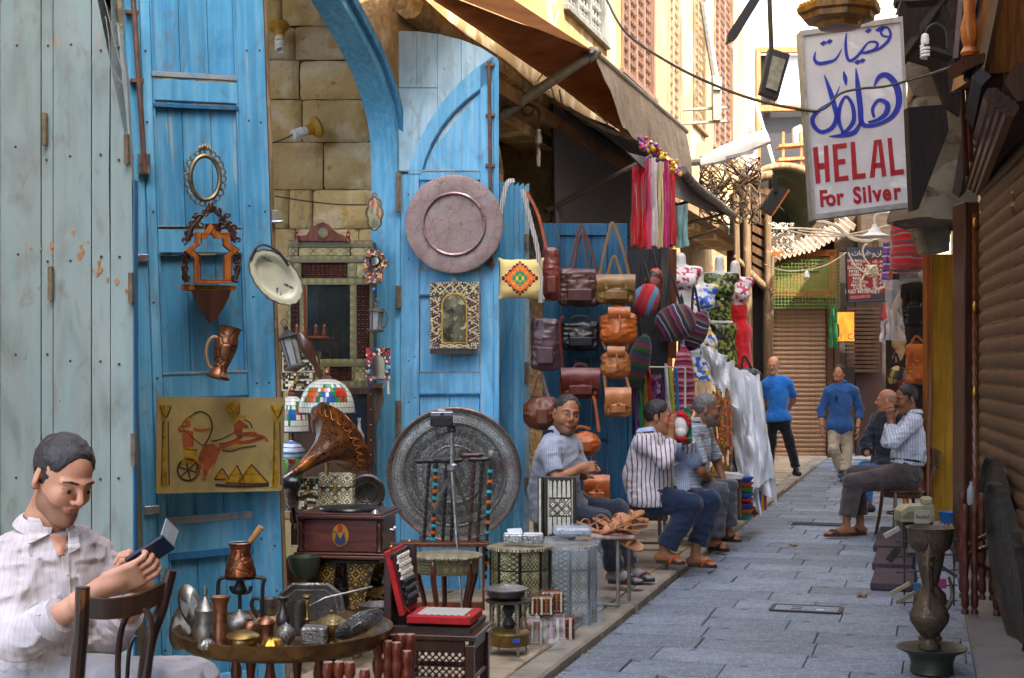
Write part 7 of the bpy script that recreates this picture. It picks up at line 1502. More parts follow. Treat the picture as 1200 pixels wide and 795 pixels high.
n=N('huge_tray');xs_=n.xyz();rad=n.math('SQRT',n.math('ADD',n.math('MULTIPLY',xs_[0],xs_[0]),n.math('MULTIPLY',xs_[2],xs_[2])));rg=n.math('SINE',n.math('MULTIPLY',rad,90));rg2=n.ramp(rg,[(.35,0),(.65,1)])
e=n.ramp(n.voro(55,(1,1,1),'DISTANCE_TO_EDGE'),[(.03,0),(.14,1)]);col=n.mix(n.ramp(n.noise(7),[(.3,0),(.7,1)]),'a0a5a3','7d817e');col=n.mix(n.ramp(n.noise(5,loc=(4,4,4)),[(.5,0),(.7,.6)]),col,'7f6259');col=n.mix(n.ramp(e,[(0,.6),(1,0)]),col,(.03,.03,.03));col=n.mix(n.ramp(rg,[(.0,.45),(.25,0)]),col,(.04,.04,.04))
HT=n.fin(col,.45,.25,n.bump(e,.6,.004,n.bump(rg2,.4,.003)),.5)
k=77.5*9.4/FP;q=t.p(532,556);t.add('tray',M(50).lathe([(k,.0),(k,.016),(k*.975,.02),(k*.95,.0),(k*.8,.002),(k*.78,.008),(k*.76,.0),(k*.45,.0),(k*.43,.006),(k*.41,.0),(0,.0)],96,(0,0,0),rotm(pi/2)),HT)
t.add('rim',M().ring([(k*cos(a),-.016,k*sin(a))for a in[i*2*pi/90 for i in range(90)]],.009,6),metal('copper_rim','9a7868','6d5448',.4))
def stick(i,a,b,head,lab,mt,d=9.05,beads=False):
 t=T('walking_stick',lab,'walking stick',*F5(*b),d,group='walking sticks standing before the huge tray');A,B=t.p(*F5(*b)),t.p(*F5(*a));n_=14;m=M(60);pr_=[]
 for j in range(n_*3+1):pr_.append(.011+.004*sin(j*2.1))
 ax=(B-A);bas=ax.normalized().to_track_quat('Z','Y').to_matrix();L=ax.length;t.add('shaft',m.lathe([(r_,L*j/(n_*3))for j,r_ in enumerate(pr_)],8,A,bas),mt)
 if head=='T':t.add('handle',M(60).tube([B+Vector((-.09,0,-.0)),B+Vector((-.07,0,.0)),B+Vector((-.02,0,.0)),B+Vector((.02,0,.0)),B+Vector((.05,0,.006))],[.012,.019,.014,.017,.011],10),mt)
 else:t.add('knob',M(60).lathe([(.012,0),(.02,.01),(.024,.03),(.016,.045),(.005,.05)],10,B-Vector((0,0,.01)),bas),PIPE)
 if beads:
  for j in range(11):c=A+ax*(j+.6)/12;t.add('band',M().lathe([(.018,-.009),(.018,.009)],8,c,bas),(simple('turquoise_band','2fb3c4','2494a3',.4,bump=0),simple('orange_band','d8702a','b3561a',.4,bump=0))[j%2])
STK=simple('black_stick','1f1a1b','2f2826',.35)
for i,(a,b,h_,lab,be)in enumerate((((232,352),(212,662),'T','leftmost black walking stick with short crossbar handle before the huge tray',0),((258,350),(246,658),'T','walking stick with diagonal turquoise and orange inlay, second from the left',1),((298,345),(282,662),'T','thick black walking stick, third from the left before the huge tray',0),((325,350),(314,662),'T','slim black walking stick behind the tripod column',0),((402,330),(380,660),'T','brown walking stick with long black crossbar right of the tripod',0),((430,345),(410,700),'T','slim black walking stick, second from the right before the huge tray',0),((462,335),(440,792),'K','rightmost walking stick ringed in turquoise and orange with a round pale knob',1))):stick(i,a,b,h_,lab,STK if i!=4 else DWOOD,9.05,be)
t=T('stick_rack','low brown wooden rack rail holding the walking sticks','rack',500,645,9.0);t.add('rail',bx(t,466,637,572,641.5,-.06,.14),MWOOD)
for x_ in(470,568):t.add('leg',bx(t,x_-3,641.8,x_,722,-.02,.03),MWOOD)
t.add('lower_rail',bx(t,470.5,706,565,716,-.01,.02),MWOOD)
t=T('tripod','silver metal camera tripod standing before the huge tray','tripod',528,700,8.9)
t.add('column',M().tube([t.p(530,553),t.p(530,506)],.014,10),STEEL);t.add('spider',M().lathe([(.02,-.02),(.032,-.01),(.032,.02),(.02,.03)],12,t.p(530,549)),STEEL);t.add('pan_head',M().lathe([(.018,0),(.028,.01),(.022,.03),(.03,.04)],12,t.p(529,507)),BLACK)
for a,y_,b_ in((488,641,.25),(542,722,-.1),(576,665,.2)):A=t.p(530,552);B=t.p(a,y_,b_);t.add('leg',M().tube([A,A+(B-A)*.5,A+(B-A)*.5,B],[.012,.012,.008,.007],8),STEEL if a!=576 else simple('dull_alloy','77756c','5c5a53',.4,.6))
t.add('pan_handle',M().tube([t.p(527,506),t.p(515,511,-.08)],.006,6),BLACK)
t=T('camera','small silver and black film camera mounted on the tripod','camera',517,492,8.88,8)
t.add('body',bx(t,505,488.5,531,500,-.02,.03,.006),BLACK);t.add('top_plate',bx(t,505,483,531,488.3,-.018,.028,.004),simple('camera_silver','a8abb0','8a8d92',.3,.8,bump=0));t.add('prism_hump',bx(t,513,480.5,523,485,-.012,.02,.004),simple('camera_silver','a8abb0'))
for x_ in(508,526,529):t.add('dial',M().lathe([(.012,0),(.012,.01),(0,.011)],10,t.p(x_,483)),STEEL)
t.add('eyepiece',bx(t,516,484,520,487,-.024,-.018,.001),BLACK);t.add('mount',M().tube([t.p(526,500),t.p(528,505)],.015,8),BLACK)
t=T('round_table','small round inlaid table with curved red legs under the tripod','table',525,722,8.35);k=8.35/FP;zt=(722-650)*k
t.add('top',M().lathe([(40*k,zt-.012),(41*k,zt-.006),(41*k,zt),(39*k,zt+.004),(0,zt+.005)],48),INLAYT);t.add('apron',M().lathe([(36*k,zt-.1),(36.5*k,zt-.013)],40),INLAYS)
for i in range(5):a=i*2*pi/5+.5;c,s_=cos(a),sin(a);t.add('leg',M(60).tube(smoothpts([(33*k*c,33*k*s_,zt-.02),(36*k*c,36*k*s_,zt-.12),(28*k*c,28*k*s_,zt-.28),(33*k*c,33*k*s_,0)],5),[.022,.013],6),wood('red_table_leg','5f2a1e','431b13',.35,coat=.3));t.add('inlay_line',M().tube([(36.9*k*c,36.9*k*s_,zt-.1),(37*k*c,37*k*s_,zt-.02)],.006,4),NACRE)
def octab(lab,px,pyb,d,w,h,topmt=INLAYT):
 t=T('octagonal_table',lab,'table',px,pyb,d);k=d/FP;R_=w/2*k;H_=h*k;rt=radians(10)
 t.add('top',M(20).lathe([(R_*1.0,H_-.02),(R_*1.08,H_-.015),(R_*1.08,H_),(R_*1.0,H_+.004),(0,H_+.004)],8),INLAYT)
 for i in range(8):
  a=2*pi*(i+.5)/8;c,s_=cos(a),sin(a);wd=2*R_*.92*tan(pi/8);r=rotm(0,0,a+pi/2);ap=R_*.92*cos(pi/8)
  pn=t.add('side_panel',M().prism([(-wd*.46,.0),(-wd*.30,.0),(-wd*.24,H_*.22),(0,H_*.32),(wd*.24,H_*.22),(wd*.3,0),(wd*.46,0),(wd*.46,H_-.022),(-wd*.46,H_-.022)],-.006,.006,r,(ap*c,ap*s_,0)),INLAY)
  for z_ in(H_*.36,H_*.73):t.add('rail',M().box((ap*1.03*c,ap*1.03*s_,z_),(wd*.9,.006,.008),.001,r),BLACKW,pn)
  b_=2*pi*i/8;t.add('corner_post',M().tube([(R_*.93*cos(b_),R_*.93*sin(b_),0),(R_*.93*cos(b_),R_*.93*sin(b_),H_-.02)],.011,6),BLACKW)
 return t,H_
t,H8=octab('octagonal mother of pearl inlaid table with trinket boxes beside the tripod',609,735,8.4,72,95)
for lab,x0_,y0_,x1_,y1_,yn in(('small silver filigree box at the left on the octagonal table',590,627,612,637,-.02),('small white filigree box at the right on the octagonal table',613,627,637,638,-.06)):t2=T('trinket_box',lab,'box',(x0_+x1_)/2,y1_,8.35);t2.add('box',bx(t2,x0_,y0_,x1_,y1_,yn,yn+.08,.006),cells('filigree',['c9ccc9','a5a8a5','dfe0dc'],80,'4f5250',.1,.3,.3,.6));t2.add('lid',bx(t2,x0_+1,y0_-1.5,x1_-1,y0_-.2,yn+.005,yn+.07,.004),PLASTIC)
t2=T('paper_card','white paper card leaning on the trinket boxes','card',603,625,8.4);t2.solo(M().prism(t2.poly([(594,620),(611,619),(614,629),(597,630)]),0,.003),PLASTIC)
t,H9=octab('octagonal inlaid table wrapped in clear plastic at the pavement edge',667,738,8.6,66,100)
k=8.6/FP;t.add('plastic_wrap',M(80).grid(lambda u,v:(lambda a,rr_:(rr_*cos(a),rr_*sin(a),104*k*(1-v)+.012*vn(u*9,v*6,2)))(u*2*pi,k*(38+2.5*vn(cos(u*6.283)*3+5,sin(u*6.283)*3+5,v*5)+(3*sin(v*9)*(v>.1))+v*1.5-4*(1-min(1,v*8))+1.4*sin(u*2*pi*11+3*vn(v*4,u*3)))),90,24),WRAP);t.add('wrap_top',M(80).grid(lambda u,v:(38*k*v*cos(u*2*pi),38*k*v*sin(u*2*pi),104*k+.01*vn(u*9,v*7)+.006),32,6),WRAP)
t2=T('wrapped_box','plastic wrapped pale box with dark lettering on the wrapped octagonal table','box',674,628,8.6);t2.add('box',bx(t2,650,619.5,692,628.5,-.1,.08,.012),simple('wrapped_white','b9c0c6','8f979f',.25,spots=(('4a4448',30,.6,.66,(1,1,1)),)));t2.add('wrap',bx(t2,648,618,695,629.5,-.12,.1,.02),WRAP)
t=T('backgammon_set','black inlaid backgammon box standing upright between the tables and the seated man','board game',653,628,9.0,-6)
t.add('case',bx(t,637,559,675,632,0,.05),BLACKW);t.add('side',bx(t,630,559,636.5,630,.0,.06),BLACKW);t.add('edge_inlay',bx(t,631.5,561,634,629,-.004,-.0005,.001),NACRE)
t.add('inlaid_star',bx(t,643.5,585,669,604.5,-.004,-.0005,.001),inlay('backgammon_star','24323f','e3dfcf','9a8f6c',18))
for i in range(5):
 for y0_,y1_ in((583,563),(606,627)):
  x_=645+i*5.3;t.add('point',M().prism(t.poly([(x_-2,y0_),(x_+2,y0_),(x_+1.6,y1_+(2 if y1_<y0_ else-2)),(x_,y1_),(x_-1.6,y1_+(2 if y1_<y0_ else-2))]),-.003,-.0006),NACRE)
for a in((642,562,643,628),(670,562,671,628)):t.add('line',bx(t,*a,-.003,-.0006,.0005),NACRE)
t=T('warming_stand','round metal lidded dish on a wire stand with a drum base at the pavement edge','stand',596,765,7.6);k=7.6/FP
t.add('drum',M().lathe([(24*k,10*k),(25*k,12*k),(25*k,24*k),(22*k,27*k),(14*k,29*k),(0,29*k)],32),BRASS);t.add('blue_label',M().box((9*k,-23.5*k,18*k),(9*k,.004,5*k),.001,rotm(0,0,.35)),simple('label_blue','2a63c0','2253a5',.5,bump=0))
for i in range(4):a=i*pi/2+.5;t.add('leg',M().tube([(24*k*cos(a),24*k*sin(a),0),(23*k*cos(a),23*k*sin(a),12*k),(22*k*cos(a),22*k*sin(a),62*k)],.006,6),PIPE)
t.add('ring_plate',M().lathe([(27*k,60*k),(28*k,62*k),(0,63*k)],28),TIN);t.add('stem',M().lathe([(5*k,28*k),(8*k,34*k),(4*k,42*k),(8*k,52*k),(4*k,60*k)],12),IRON)
t2=T('lidded_pan','shallow dark metal pan with pale domed lid on the wire stand','pan',593,702,7.6);t2.add('pan',M().lathe([(16*k,0),(22*k,4*k),(23*k,11*k),(0,12*k)],32),TIN);t2.add('lid',M().lathe([(26*k,11*k),(26*k,12.5*k),(18*k,15*k),(7*k,17*k),(6*k,18*k),(0,18*k)],32),PEWTER)
INC=inlay('camel_bone','2b1a10','d9cfb0','9c5a28',30)
def minichest(lab,x0,y0,x1,y1,d,rot=0):
 t=T('small_chest',lab,'chest',(x0+x1)/2,y1,d,rot);t.add('box',bx(t,x0,y0+(y1-y0)*.4,x1,y1,0,.1),DWOOD);t.add('lid',bx(t,x0,y0,x1,y0+(y1-y0)*.38,.0,.1,.01),MWOOD)
 for i in range(5):
  x_=x0+(x1-x0)*(i+.15)/5;t.add('bone_strip',bx(t,x_,y0+1,x_+(x1-x0)*.09,y1-1,-.004,-.0005,.001),(simple('bone_inlay','d8ccb0','b5a685',.4),simple('orange_inlay','b5612a','964c1c',.4))[i%2])
 for i in range(6):
  for y_ in(y0+2,y1-2.5):t.add('stud',sm_,NACRE,loc=t.p(x0+(x1-x0)*(i+.5)/6,y_,-.004))
 return t
minichest('little brown chest with bone studs, topmost front of the wrapped pile',622,700,649,722,8.0,6);minichest('little orange brown chest behind and above the studded one',634,694,661,719,8.15,6)
minichest('larger brown chest with pale strips under the little ones at the pavement edge',636,724,673,751,8.05,-5);minichest('dull brown chest low at the front left of the wrapped pile',612,727,637,756,7.9,8)
t=T('crumpled_wrap','crumpled clear plastic film thrown over the pile of little chests','wrap',635,745,7.75);o=t.solo(M(80).grid(lambda u,v:(lambda q:(q.x,-.01+.05*vn(u*6,v*6),q.z+.015*vn(u*9,v*8,4)))(t.p(612+50*u,722+38*v)),26,20),WRAPC)
t=T('wire_table','small bent pipe side table carrying a heap of tan leather sandals','table',722,705,9.2)
for x_,b_ in((724,-.12),(737,.12)):t.add('frame',M(60).tube(smoothpts([t.p(698,708,b_),t.p(x_-4,709,b_),t.p(x_,704,b_),t.p(x_,636,b_),t.p(x_,631,b_)],5),.012,8),PIPE)
t.add('top',bx(t,692,628,744,632.5,-.17,.2,.006),simple('patterned_oilcloth','b9a89a','8a5a50',.6,0,30))
r9=random.Random(9);SD=leather('sandal_tan','c98a5a',.5)
sdm=M().add([(0.0,-.0,-.0)],[]);ol=[(0,0),(.008,.03),(.08,.036),(.15,.042),(.21,.04),(.235,.015),(.235,-.02),(.21,-.042),(.15,-.04),(.08,-.028),(.008,-.026)]
sdm=M().prism([(x,z)for x,z in ol],-.006,.006,rotm(pi/2)).mesh('sole')
for i in range(13):
 q=t.p(r9.uniform(696,728),627-r9.uniform(0,11),r9.uniform(-.12,.15));t2=T('leather_sandal','tan leather sandal lying in the heap on the wire side table','sandal',at=(0,0,0),group='tan leather sandals heaped on the wire side table');e_=t2.root();c_,s_=cos(t.rz),sin(t.rz);e_.location=t.loc+Vector((q.x*c_-q.y*s_,q.x*s_+q.y*c_,q.z));e_.rotation_euler=(r9.uniform(-.5,.5),r9.uniform(-.4,.4),r9.uniform(-.6,3))
 t2.add('sole',sdm,SD);t2.add('strap',M(60).tube(smoothpts([(.06,-.03,0),(.07,-.02,.03),(.08,.0,.04),(.08,.03,.01)],4),.009,5,flat=.4),SD);t2.add('strap',M(60).tube(smoothpts([(.14,-.04,0),(.15,-.02,.035),(.16,.02,.035),(.16,.042,0)],4),.011,5,flat=.4),SD)
def stool(lab,px,pyb,d,w,h,dep,cushion=True,rot=0):
 t=T('metal_stool',lab,'stool',px,pyb,d,rot);k=d/FP;H_=h*k;W_=w*k/2
 for a in(-1,1):
  for b_ in(0,1):t.add('leg',M().tube([(a*W_*1.02,b_*dep,0),(a*W_*.9,b_*dep,H_-.03)],.014,8),PIPE)
 for b_ in(0,1):t.add('stretcher',M().tube([(-W_,b_*dep,H_*.35),(W_,b_*dep,H_*.35)],.01,6),PIPE)
 t.add('seat',M().box((0,dep/2,H_-.015),(W_*2.1,dep*1.1,.03),.012),simple('worn_seat','8d8578','6a6256',.8));t.add('cushion',M().box((0,dep/2,H_+.012),(W_*1.9,dep,.03),.014),simple('grey_pad','6f6a66','54504c',.95,bump=.6));return t
stool('metal stool under the man in the mauve striped shirt',755,668,10.85,52,68,.4);stool('wooden bench stool under the grey haired man',812,655,12.2,40,60,.36);stool('low stool hidden under the heavy man in the short sleeved shirt',650,690,9.9,46,70,.4)
t=T('cloth_bird','small black cloth thing with red and green on the metal stool edge','cloth',736,601,10.6);t.solo(M(60).ell((0,0,0),(.09,.05,.02),10,6),stripes('bird_cloth',[(0,'1c1a18'),(.5,'c92a24'),(.62,'2a7a3f'),(.8,'1c1a18')],9,0,.8))
t=T('blue_door','narrow faded blue door leaf seen edge on left of the leather bags','door',600,640,10.3)
for a,b,c in((585.5,602,BLUEP),(602.4,608,BLUE),(608.4,614,BLUEP),(614.4,620,simple('grey_blue_edge','8ba5ae','5f7f8c',.8))):t.add('board',bl(t,[(a,213 if a<600 else 218),(b,214),(b,640),(a,640)],rnd.uniform(0,.02),.06),c)
for a,b in((275,292),(425,450),(560,575)):hinge(t,617,a,b,-.01)
t=T('blue_door','deep blue door leaf hung with rows of leather bags','door',685,600,11.3)
t.add('stile',bx(t,636,262,656,620,0,.05),NAVYB);t.add('stile',bx(t,712,262,735,620,0,.05),NAVYB)
for a,b in((262,276),(400,420),(500,515),(600,620)):t.add('rail',bx(t,656.4,a,711.6,b,.003,.05),NAVYB)
for a,b in((276,400),(420,500),(515,600)):panel(t,656.4,a,711.6,b,3,NAVYB)
t.add('orange_post',bx(t,736,470,741,618,.0,.08),NAVYB)
def bag(lab,x0,y0,x1,y1,d,mt,strap=None,flap=.5,kind='flap',th=.06,cat='bag',smt=None,seed=1,buckles=True,grp=None,puff=.03):
 t=T('leather_bag' if cat=='bag' else cat,lab,cat,(x0+x1)/2,y1,d,0,grp);k=d/FP;W_,H_=(x1-x0)*k,(y1-y0)*k;s=S((-W_/2-.05,-th-.06,-.05),(W_/2+.05,th+.06,H_+.05),.008)
 if kind=='sack':s.cone((0,0,H_*.28),(0,0,H_*.85),W_*.40,W_*.24,.04);s.rbox((0,0,H_*.4),(W_/2,th,H_*.4),min(th,.05)*.98,None,.04)
 elif kind=='duffel':s.cone((-W_/2+H_*.4,0,H_*.45),(W_/2-H_*.4,0,H_*.45),H_*.42,H_*.42,.02)
 else:s.rbox((0,0,H_/2),(W_/2,th,H_/2),min(th,.04)*.98,None,.02);s.ell((0,-.01,H_*.4),(W_*.42,th+puff*.4,H_*.36),None,.03)
 s.noise(.008,(13,13,13),seed);s.noise(.006,(20,20,30),seed+2,1);s.noise(.003,(50,50,50),seed+4,1);t.add('bag_body',s.mesh('bag_body',[mt]),None)
 if kind in('flap','pack'):
  t.add('flap',M(60).grid(lambda u,v:((u-.5)*W_*(1.0-.06*v),-th-.012-.012*sin(v*pi)-.004*vn(u*4,v*4,seed)+.03*(1-v)**4,H_*(1.01-flap*v)-.02*v*(2*abs(u-.5))**3),12,8,th=.005),mt)
  if buckles:
   for a in((-.25,.25)if W_>.2 else(0,)):t.add('buckle_strap',M().box((a*W_,-th-.03,H_*(1-flap*.8)),(.018,.006,H_*.4),.002),mt);t.add('buckle',M().box((a*W_,-th-.036,H_*(1-flap)),(.026,.006,.02),.002),BRASS)
 if kind in('flap','tote','pack'):t.add('pocket',M().box((0,-th-.016-puff*.4,H_*.28),(W_*.6,.02,H_*.32),.008),mt)
 if kind=='sack':t.add('drawstring',M().tube([(0,-th-.05,H_*.75),(.01,-th-.07,H_*.45),(.0,-th-.06,H_*.3)],.006,5),mt);t.add('top_flap',M(60).grid(lambda u,v:((u-.5)*W_*.6,-th*.9-.02*sin(v*3)-.02,H_*(.98-.3*v)),8,6,th=.006),mt)
 if kind=='duffel':t.add('zip_line',M().tube([(-W_*.45,-.02,H_*.85),(W_*.45,-.02,H_*.85)],.006,5),BLACK);t.add('pocket',M().box((0,-H_*.44,H_*.38),(W_*.45,.03,H_*.4),.01),mt)
 for st_ in strap or():t.add('strap',M(60).tube(smoothpts([t.p(a,b,-.01)for a,b in st_],6),.012 if len(st_)!=9 else.02,6,flat=.35),smt or mt)
 return t
L1,L2,L3,L4,L5,L6,L7=[leather(a,b)for a,b in(('leather_dark_brown','5a342a'),('leather_olive','8a642f'),('leather_orange','bf6426'),('leather_oxblood','6f2520'),('leather_tan','b5703a'),('leather_black','1c1a1c'),('leather_chestnut','6a3a22'))]
bag('dark brown leather tote hanging at the top of the deep blue door',654,315,703,359,11.1,L1,[[(666,318),(678,270),(682,266),(692,290),(700,322)],[(672,318),(681,272),(690,316)]],kind='tote')
bag('olive brown satchel with front flap right of the dark brown tote',698,323,744,356,11.0,L2,[[(702,326),(714,270),(720,264),(732,300),(738,326)],[(712,322),(720,300),(728,322)]])
bag('orange drawstring leather bag with flap under the olive satchel',703,360,746,401,11.0,L3,kind='sack');bag('black studded leather handbag under the dark brown tote',657,377,703,410,11.1,L6,[[(668,382),(672,372),(690,372),(694,382)]],kind='tote')
bag('small tan drawstring bag under the orange one',704,406,738,441,11.0,L5,[[(710,410),(706,400)],[(734,410),(738,398)]],kind='sack');bag('oxblood red satchel with two buckled straps',657,432,703,467,11.05,L4,[[(672,433),(676,427),(686,428),(688,433)],[(660,436),(656,380),(662,372)]],flap=.62)
bag('small orange tan scalloped shoulder bag under the drawstring bags',708,455,739,488,10.9,L5,[[(710,458),(708,440)],[(738,458),(734,442)]],flap=.6);bag('orange leather briefcase bag hanging behind the heavy man head',665,502,703,535,10.6,L3,[[(672,504),(680,500),(692,503)],[(702,506),(697,470),(694,466)]],kind='duffel');bag('orange leather bag standing on the floor behind the heavy man',683,557,714,590,10.5,L3,kind='pack')
bag('dark plum leather shoulder bag with long buckled strap on the edge of the narrow door',622,373,655,434,10.0,leather('leather_plum','4f363c'),[[(622,356),(628,400),(638,450),(645,470)]],kind='tote',th=.05,smt=simple('plum_strap','6a555b','54434a',.6));bag('brown round duffel bag hanging behind the head of the heavy man',620,458,650,505,10.0,L7,[[(624,462),(632,440),(640,462)]],kind='duffel')
KIL=T('kilim_bag','woven kilim cushion bag with orange and green zigzag diamond hanging on the door edge','bag',611,353,9.8)
k=9.8/FP;s=S((-.2,-.12,-.06),(.2,.12,.3),.008);q=KIL.p(611,327);s.rbox((q.x,0,q.z),(.145,.07,.13),.06,None,.02)
for a in(-1,1):
 for b_ in(-1,1):s.cone((q.x+a*.09,0,q.z+b_*.08),(q.x+a*.148,0,q.z+b_*.135),.03,.012,.03)
s.noise(.004,(20,)*3,2);n=N('kilim_weave');x_,y_,z_=n.xyz();ax_=n.math('ABSOLUTE',n.math('SUBTRACT',x_,q.x-.01));az=n.math('ABSOLUTE',n.math('SUBTRACT',z_,q.z));stp=n.math('MULTIPLY',n.math('FLOOR',n.math('MULTIPLY',az,70)),1/70);dd=n.math('ADD',n.math('MULTIPLY',ax_,.95),stp);tri=n.math('MULTIPLY',n.math('PINGPONG',ax_,.012),.9);dd=n.math('ADD',dd,tri)
KC=n.ramp(n.math('MULTIPLY',dd,7),[(0,'1f7a55'),(.14,'d8c23a'),(.2,'1f8a5f'),(.36,'e0702a'),(.5,'d8a050'),(.56,'e2621f'),(.72,'24242e'),(.82,'d9bd7a')],'CONSTANT');KIL.add('bag_body',s.mesh('bag_body',[n.fin(KC,.95,0,n.bump(n.noise(220),.4,.002))]),None)
WSTP=stripes('woven_white_strap',[(0,'cfcac2'),(.5,'5f5a58')],90,0,.9);KIL.add('strap',M(60).tube(smoothpts([KIL.p(586,250,-.05),KIL.p(594,216,-.05),KIL.p(603,212,-.02)],5),.018,6,flat=.3),WSTP);KIL.add('strap',M(60).tube(smoothpts([KIL.p(612,222,-.05),KIL.p(622,260,-.05),KIL.p(631,300,-.05),KIL.p(634,355,-.05)],5),.018,6,flat=.3),WSTP)
bag('reddish suede pouch in clear plastic beside the kilim cushion bag',636,290,655,352,10.2,leather('leather_suede_red','7a3a30'),[[(617,225),(630,250),(640,290)]],kind='tote',smt=leather('leather_orange_strap','b5562f'),th=.05)
def F8(x,y):return(720+x/3.06,220+y/3.06)
def strip(lab,x0,x1,y0,y1,d,mt,cat='scarf',grp=None,nm=None,seed=0,lean=0,amp=.05):
 t=T(nm or 'hanging_'+cat,lab,cat,(x0+x1)/2,y1,d,0,grp);w=x1-x0
 t.solo(M(70).grid(lambda u,v:(lambda q:(q.x,amp*vn(u*5,v*2.5,seed)+.02*sin(u*9+v*3),q.z))(t.p(x0+w*u*(1+.15*v*vn(v*3,seed))+lean*v,y0+(y1-y0)*v+2*vn(u*3,seed,2))),10,16,th=.01),mt);return t
ck=lambda k_,a,b=None:cloth('cloth_'+k_,a,b)
CR,CM,CWt,CCr,CPk=ck('red','c4141f'),ck('magenta','c42a78'),ck('white','d8d3cf'),ck('cream','d8c48f'),ck('pink','d8567f')
for i,(a,b,y0,c,lab)in enumerate(((740,749,196,CR,'bright red long scarf, leftmost of the row under the black awning'),(748,757,190,CR,'bright red long scarf, second from the left under the black awning'),(757,763,186,CPk,'pink long scarf between red and white ones'),(763,770,186,CWt,'white long scarf between pink and cream ones'),(770,777,188,CCr,'cream yellow long scarf beside the white one'),(777,784,190,CM,'magenta long scarf beside the cream one'),(784,791,200,CR,'red patterned long scarf, rightmost of the upper row'),(792,806,240,ck('teal','7fa6a2'),'pale teal cloth hanging right of the red scarves'))):strip(lab,a,b,y0,288+i%3*2,13.4+.1*i,c,seed=i)
FLW=cells('flower_trim',['d8321f','e0b21c','7a3fa0','d85f8c','e0d8c8','c99a2a'],12,None,.05,.6,0,.6)
t=T('flower_garland','garland of red gold and purple artificial flowers along the awning edge','garland',760,180,13.3);m=M(60);r4=random.Random(4)
for i in range(60):u=r4.random();m.ell(t.p(752+46*u+r4.uniform(-4,4),166+34*u+r4.uniform(-7,7),r4.uniform(-.15,.1)),r4.uniform(.012,.028),6,5)
t.solo(m,FLW)['kind']='stuff'
t=T('display_cabinet','black display boards behind the scarves and striped sacks','cabinet',760,600,12.6);t.add('back_board',bl(t,[(736,292),(784,290),(784,612),(736,612)],.1,.14),BLACK);t.add('side_board',bl(t,[(774,290),(784,290),(784,400),(774,400)],.0,.06),wood('grey_black_board','4a4742','2c2a28',.8));t.add('frame_rail',bl(t,[(798,306),(857,309),(857,325),(798,322)],3.2,3.26),ORWOOD);t.add('frame_post',bl(t,[(786,290),(796,290),(796,420),(786,420)],.2,.3),MWOOD);t.add('frame_post',bl(t,[(830,325),(836,325),(836,440),(830,440)],3.21,3.3),ORWOOD)
STS=lambda k_,f,cs,ax=2:stripes('woven_'+k_,cs,f,ax,.95,.06,4)
S1=STS('dark',7,[(0,'2a2028'),(.2,'8a2a3f'),(.3,'3a2a4a'),(.5,'a89aa0'),(.56,'2a2430'),(.75,'4f6a5a'),(.85,'6a1f33')]);S2=STS('pink',9,[(0,'b5305a'),(.25,'7a1f3a'),(.45,'c9869a'),(.6,'a02848'),(.8,'d0a0a8')]);S3=STS('redgrey',9,[(0,'b8241f'),(.35,'8a807a'),(.5,'a81f1c'),(.72,'4f5560'),(.85,'c9302a')]);S4=STS('redblue',7,[(0,'b52a2f'),(.4,'5f86a8'),(.7,'b52a2f'),(.85,'9a2028')],0);S5=STS('plaid',8,[(0,'2f5a3a'),(.3,'8a2a30'),(.5,'3f3a5a'),(.8,'24402c')])
def sack(lab,px,py,rx,ry,d,mt,rot=0,nm='striped_bag',cat='bag'):
 t=T(nm,lab,cat,px,py,d);k=d/FP;t.add('bag_body',M(60).grid(lambda u,v:(lambda a,b:(rx*k*cos(b)*cos(a)*(1+.06*vn(a*2,b*3,rx)),min(rx,ry)*.7*k*cos(b)*sin(a),ry*k*sin(b)*(1+.05*vn(a*3,b*2,ry))))(u*2*pi,(v-.5)*pi*.98),28,16),mt,rot=(0,radians(rot),0));t.add('strap',M().tube(smoothpts([t.p(px-rx*.4,py-ry*.8),t.p(px-rx*.2,py-ry*2.2),t.p(px+rx*.3,py-ry*.8)],5),.012,5),BLACK);return t
sack('round red and blue striped straw bag hanging beside the olive satchel',757,352,16,20,11.8,S4,20);sack('dark checked round bag behind the red and blue one',766,332,11,18,12.2,cells('dark_check',['3a2420','a05040','1f1a1c','6a3a2a'],22,None),10)
sack('big dark striped cloth sack, left of the pair before the mannequins',791,378,22,25,12.0,S1,62);sack('smaller dark striped cloth sack, right of the pair before the mannequins',816,388,13,24,12.3,S1,20);sack('tall pink and red striped bag standing below the striped sacks',801,455,13,50,12.6,S2);sack('green and red plaid bundle under the leather bags',748,425,13,34,12.3,S5,15)
for i,(a,b,y0,y1,c,lab)in enumerate(((741,745,415,512,ck('purple','5f2f7a'),'thin purple sash left in the lower row of sashes'),(746,750,418,505,ck('dgreen','1f7a4a'),'thin green sash second in the lower row'),(752,757,425,515,simple('gold_braid','a88a3a','7f6424',.6),'gold braid sash hanging between green and red ones'),(758,761,420,480,CR,'thin red sash in the lower row'),(763,776,440,478,cells('purple_net',['7a3f8c','c98ab5','5a2a6a'],30,'2a1a2a'),'purple netted bag hanging in the lower row'),(779,782,428,490,CWt,'thin white sash right of the netted bag'),(783,788,432,492,ck('lime','a8b52a'),'yellow green sash in the lower row'),(790,795,430,486,ck('azure','2f7ac0'),'bright blue sash beside the green one'),(796,802,430,512,ck('seagreen','1f9a6a'),'bright green sash rightmost in the lower row'),(786,789,436,500,CWt,'second thin white sash near the blue one'))):strip(lab,a,b,y0,y1,12.35+.03*i,c,'scarf',seed=i+20,lean=4,amp=.02)
t=T('clothes_rail','white metal rail holding the lower row of sashes','rail',770,432,12.3);t.solo(M().tube([t.p(752,430),t.p(803,431),t.p(803,520)],.01,6),WHITEP)
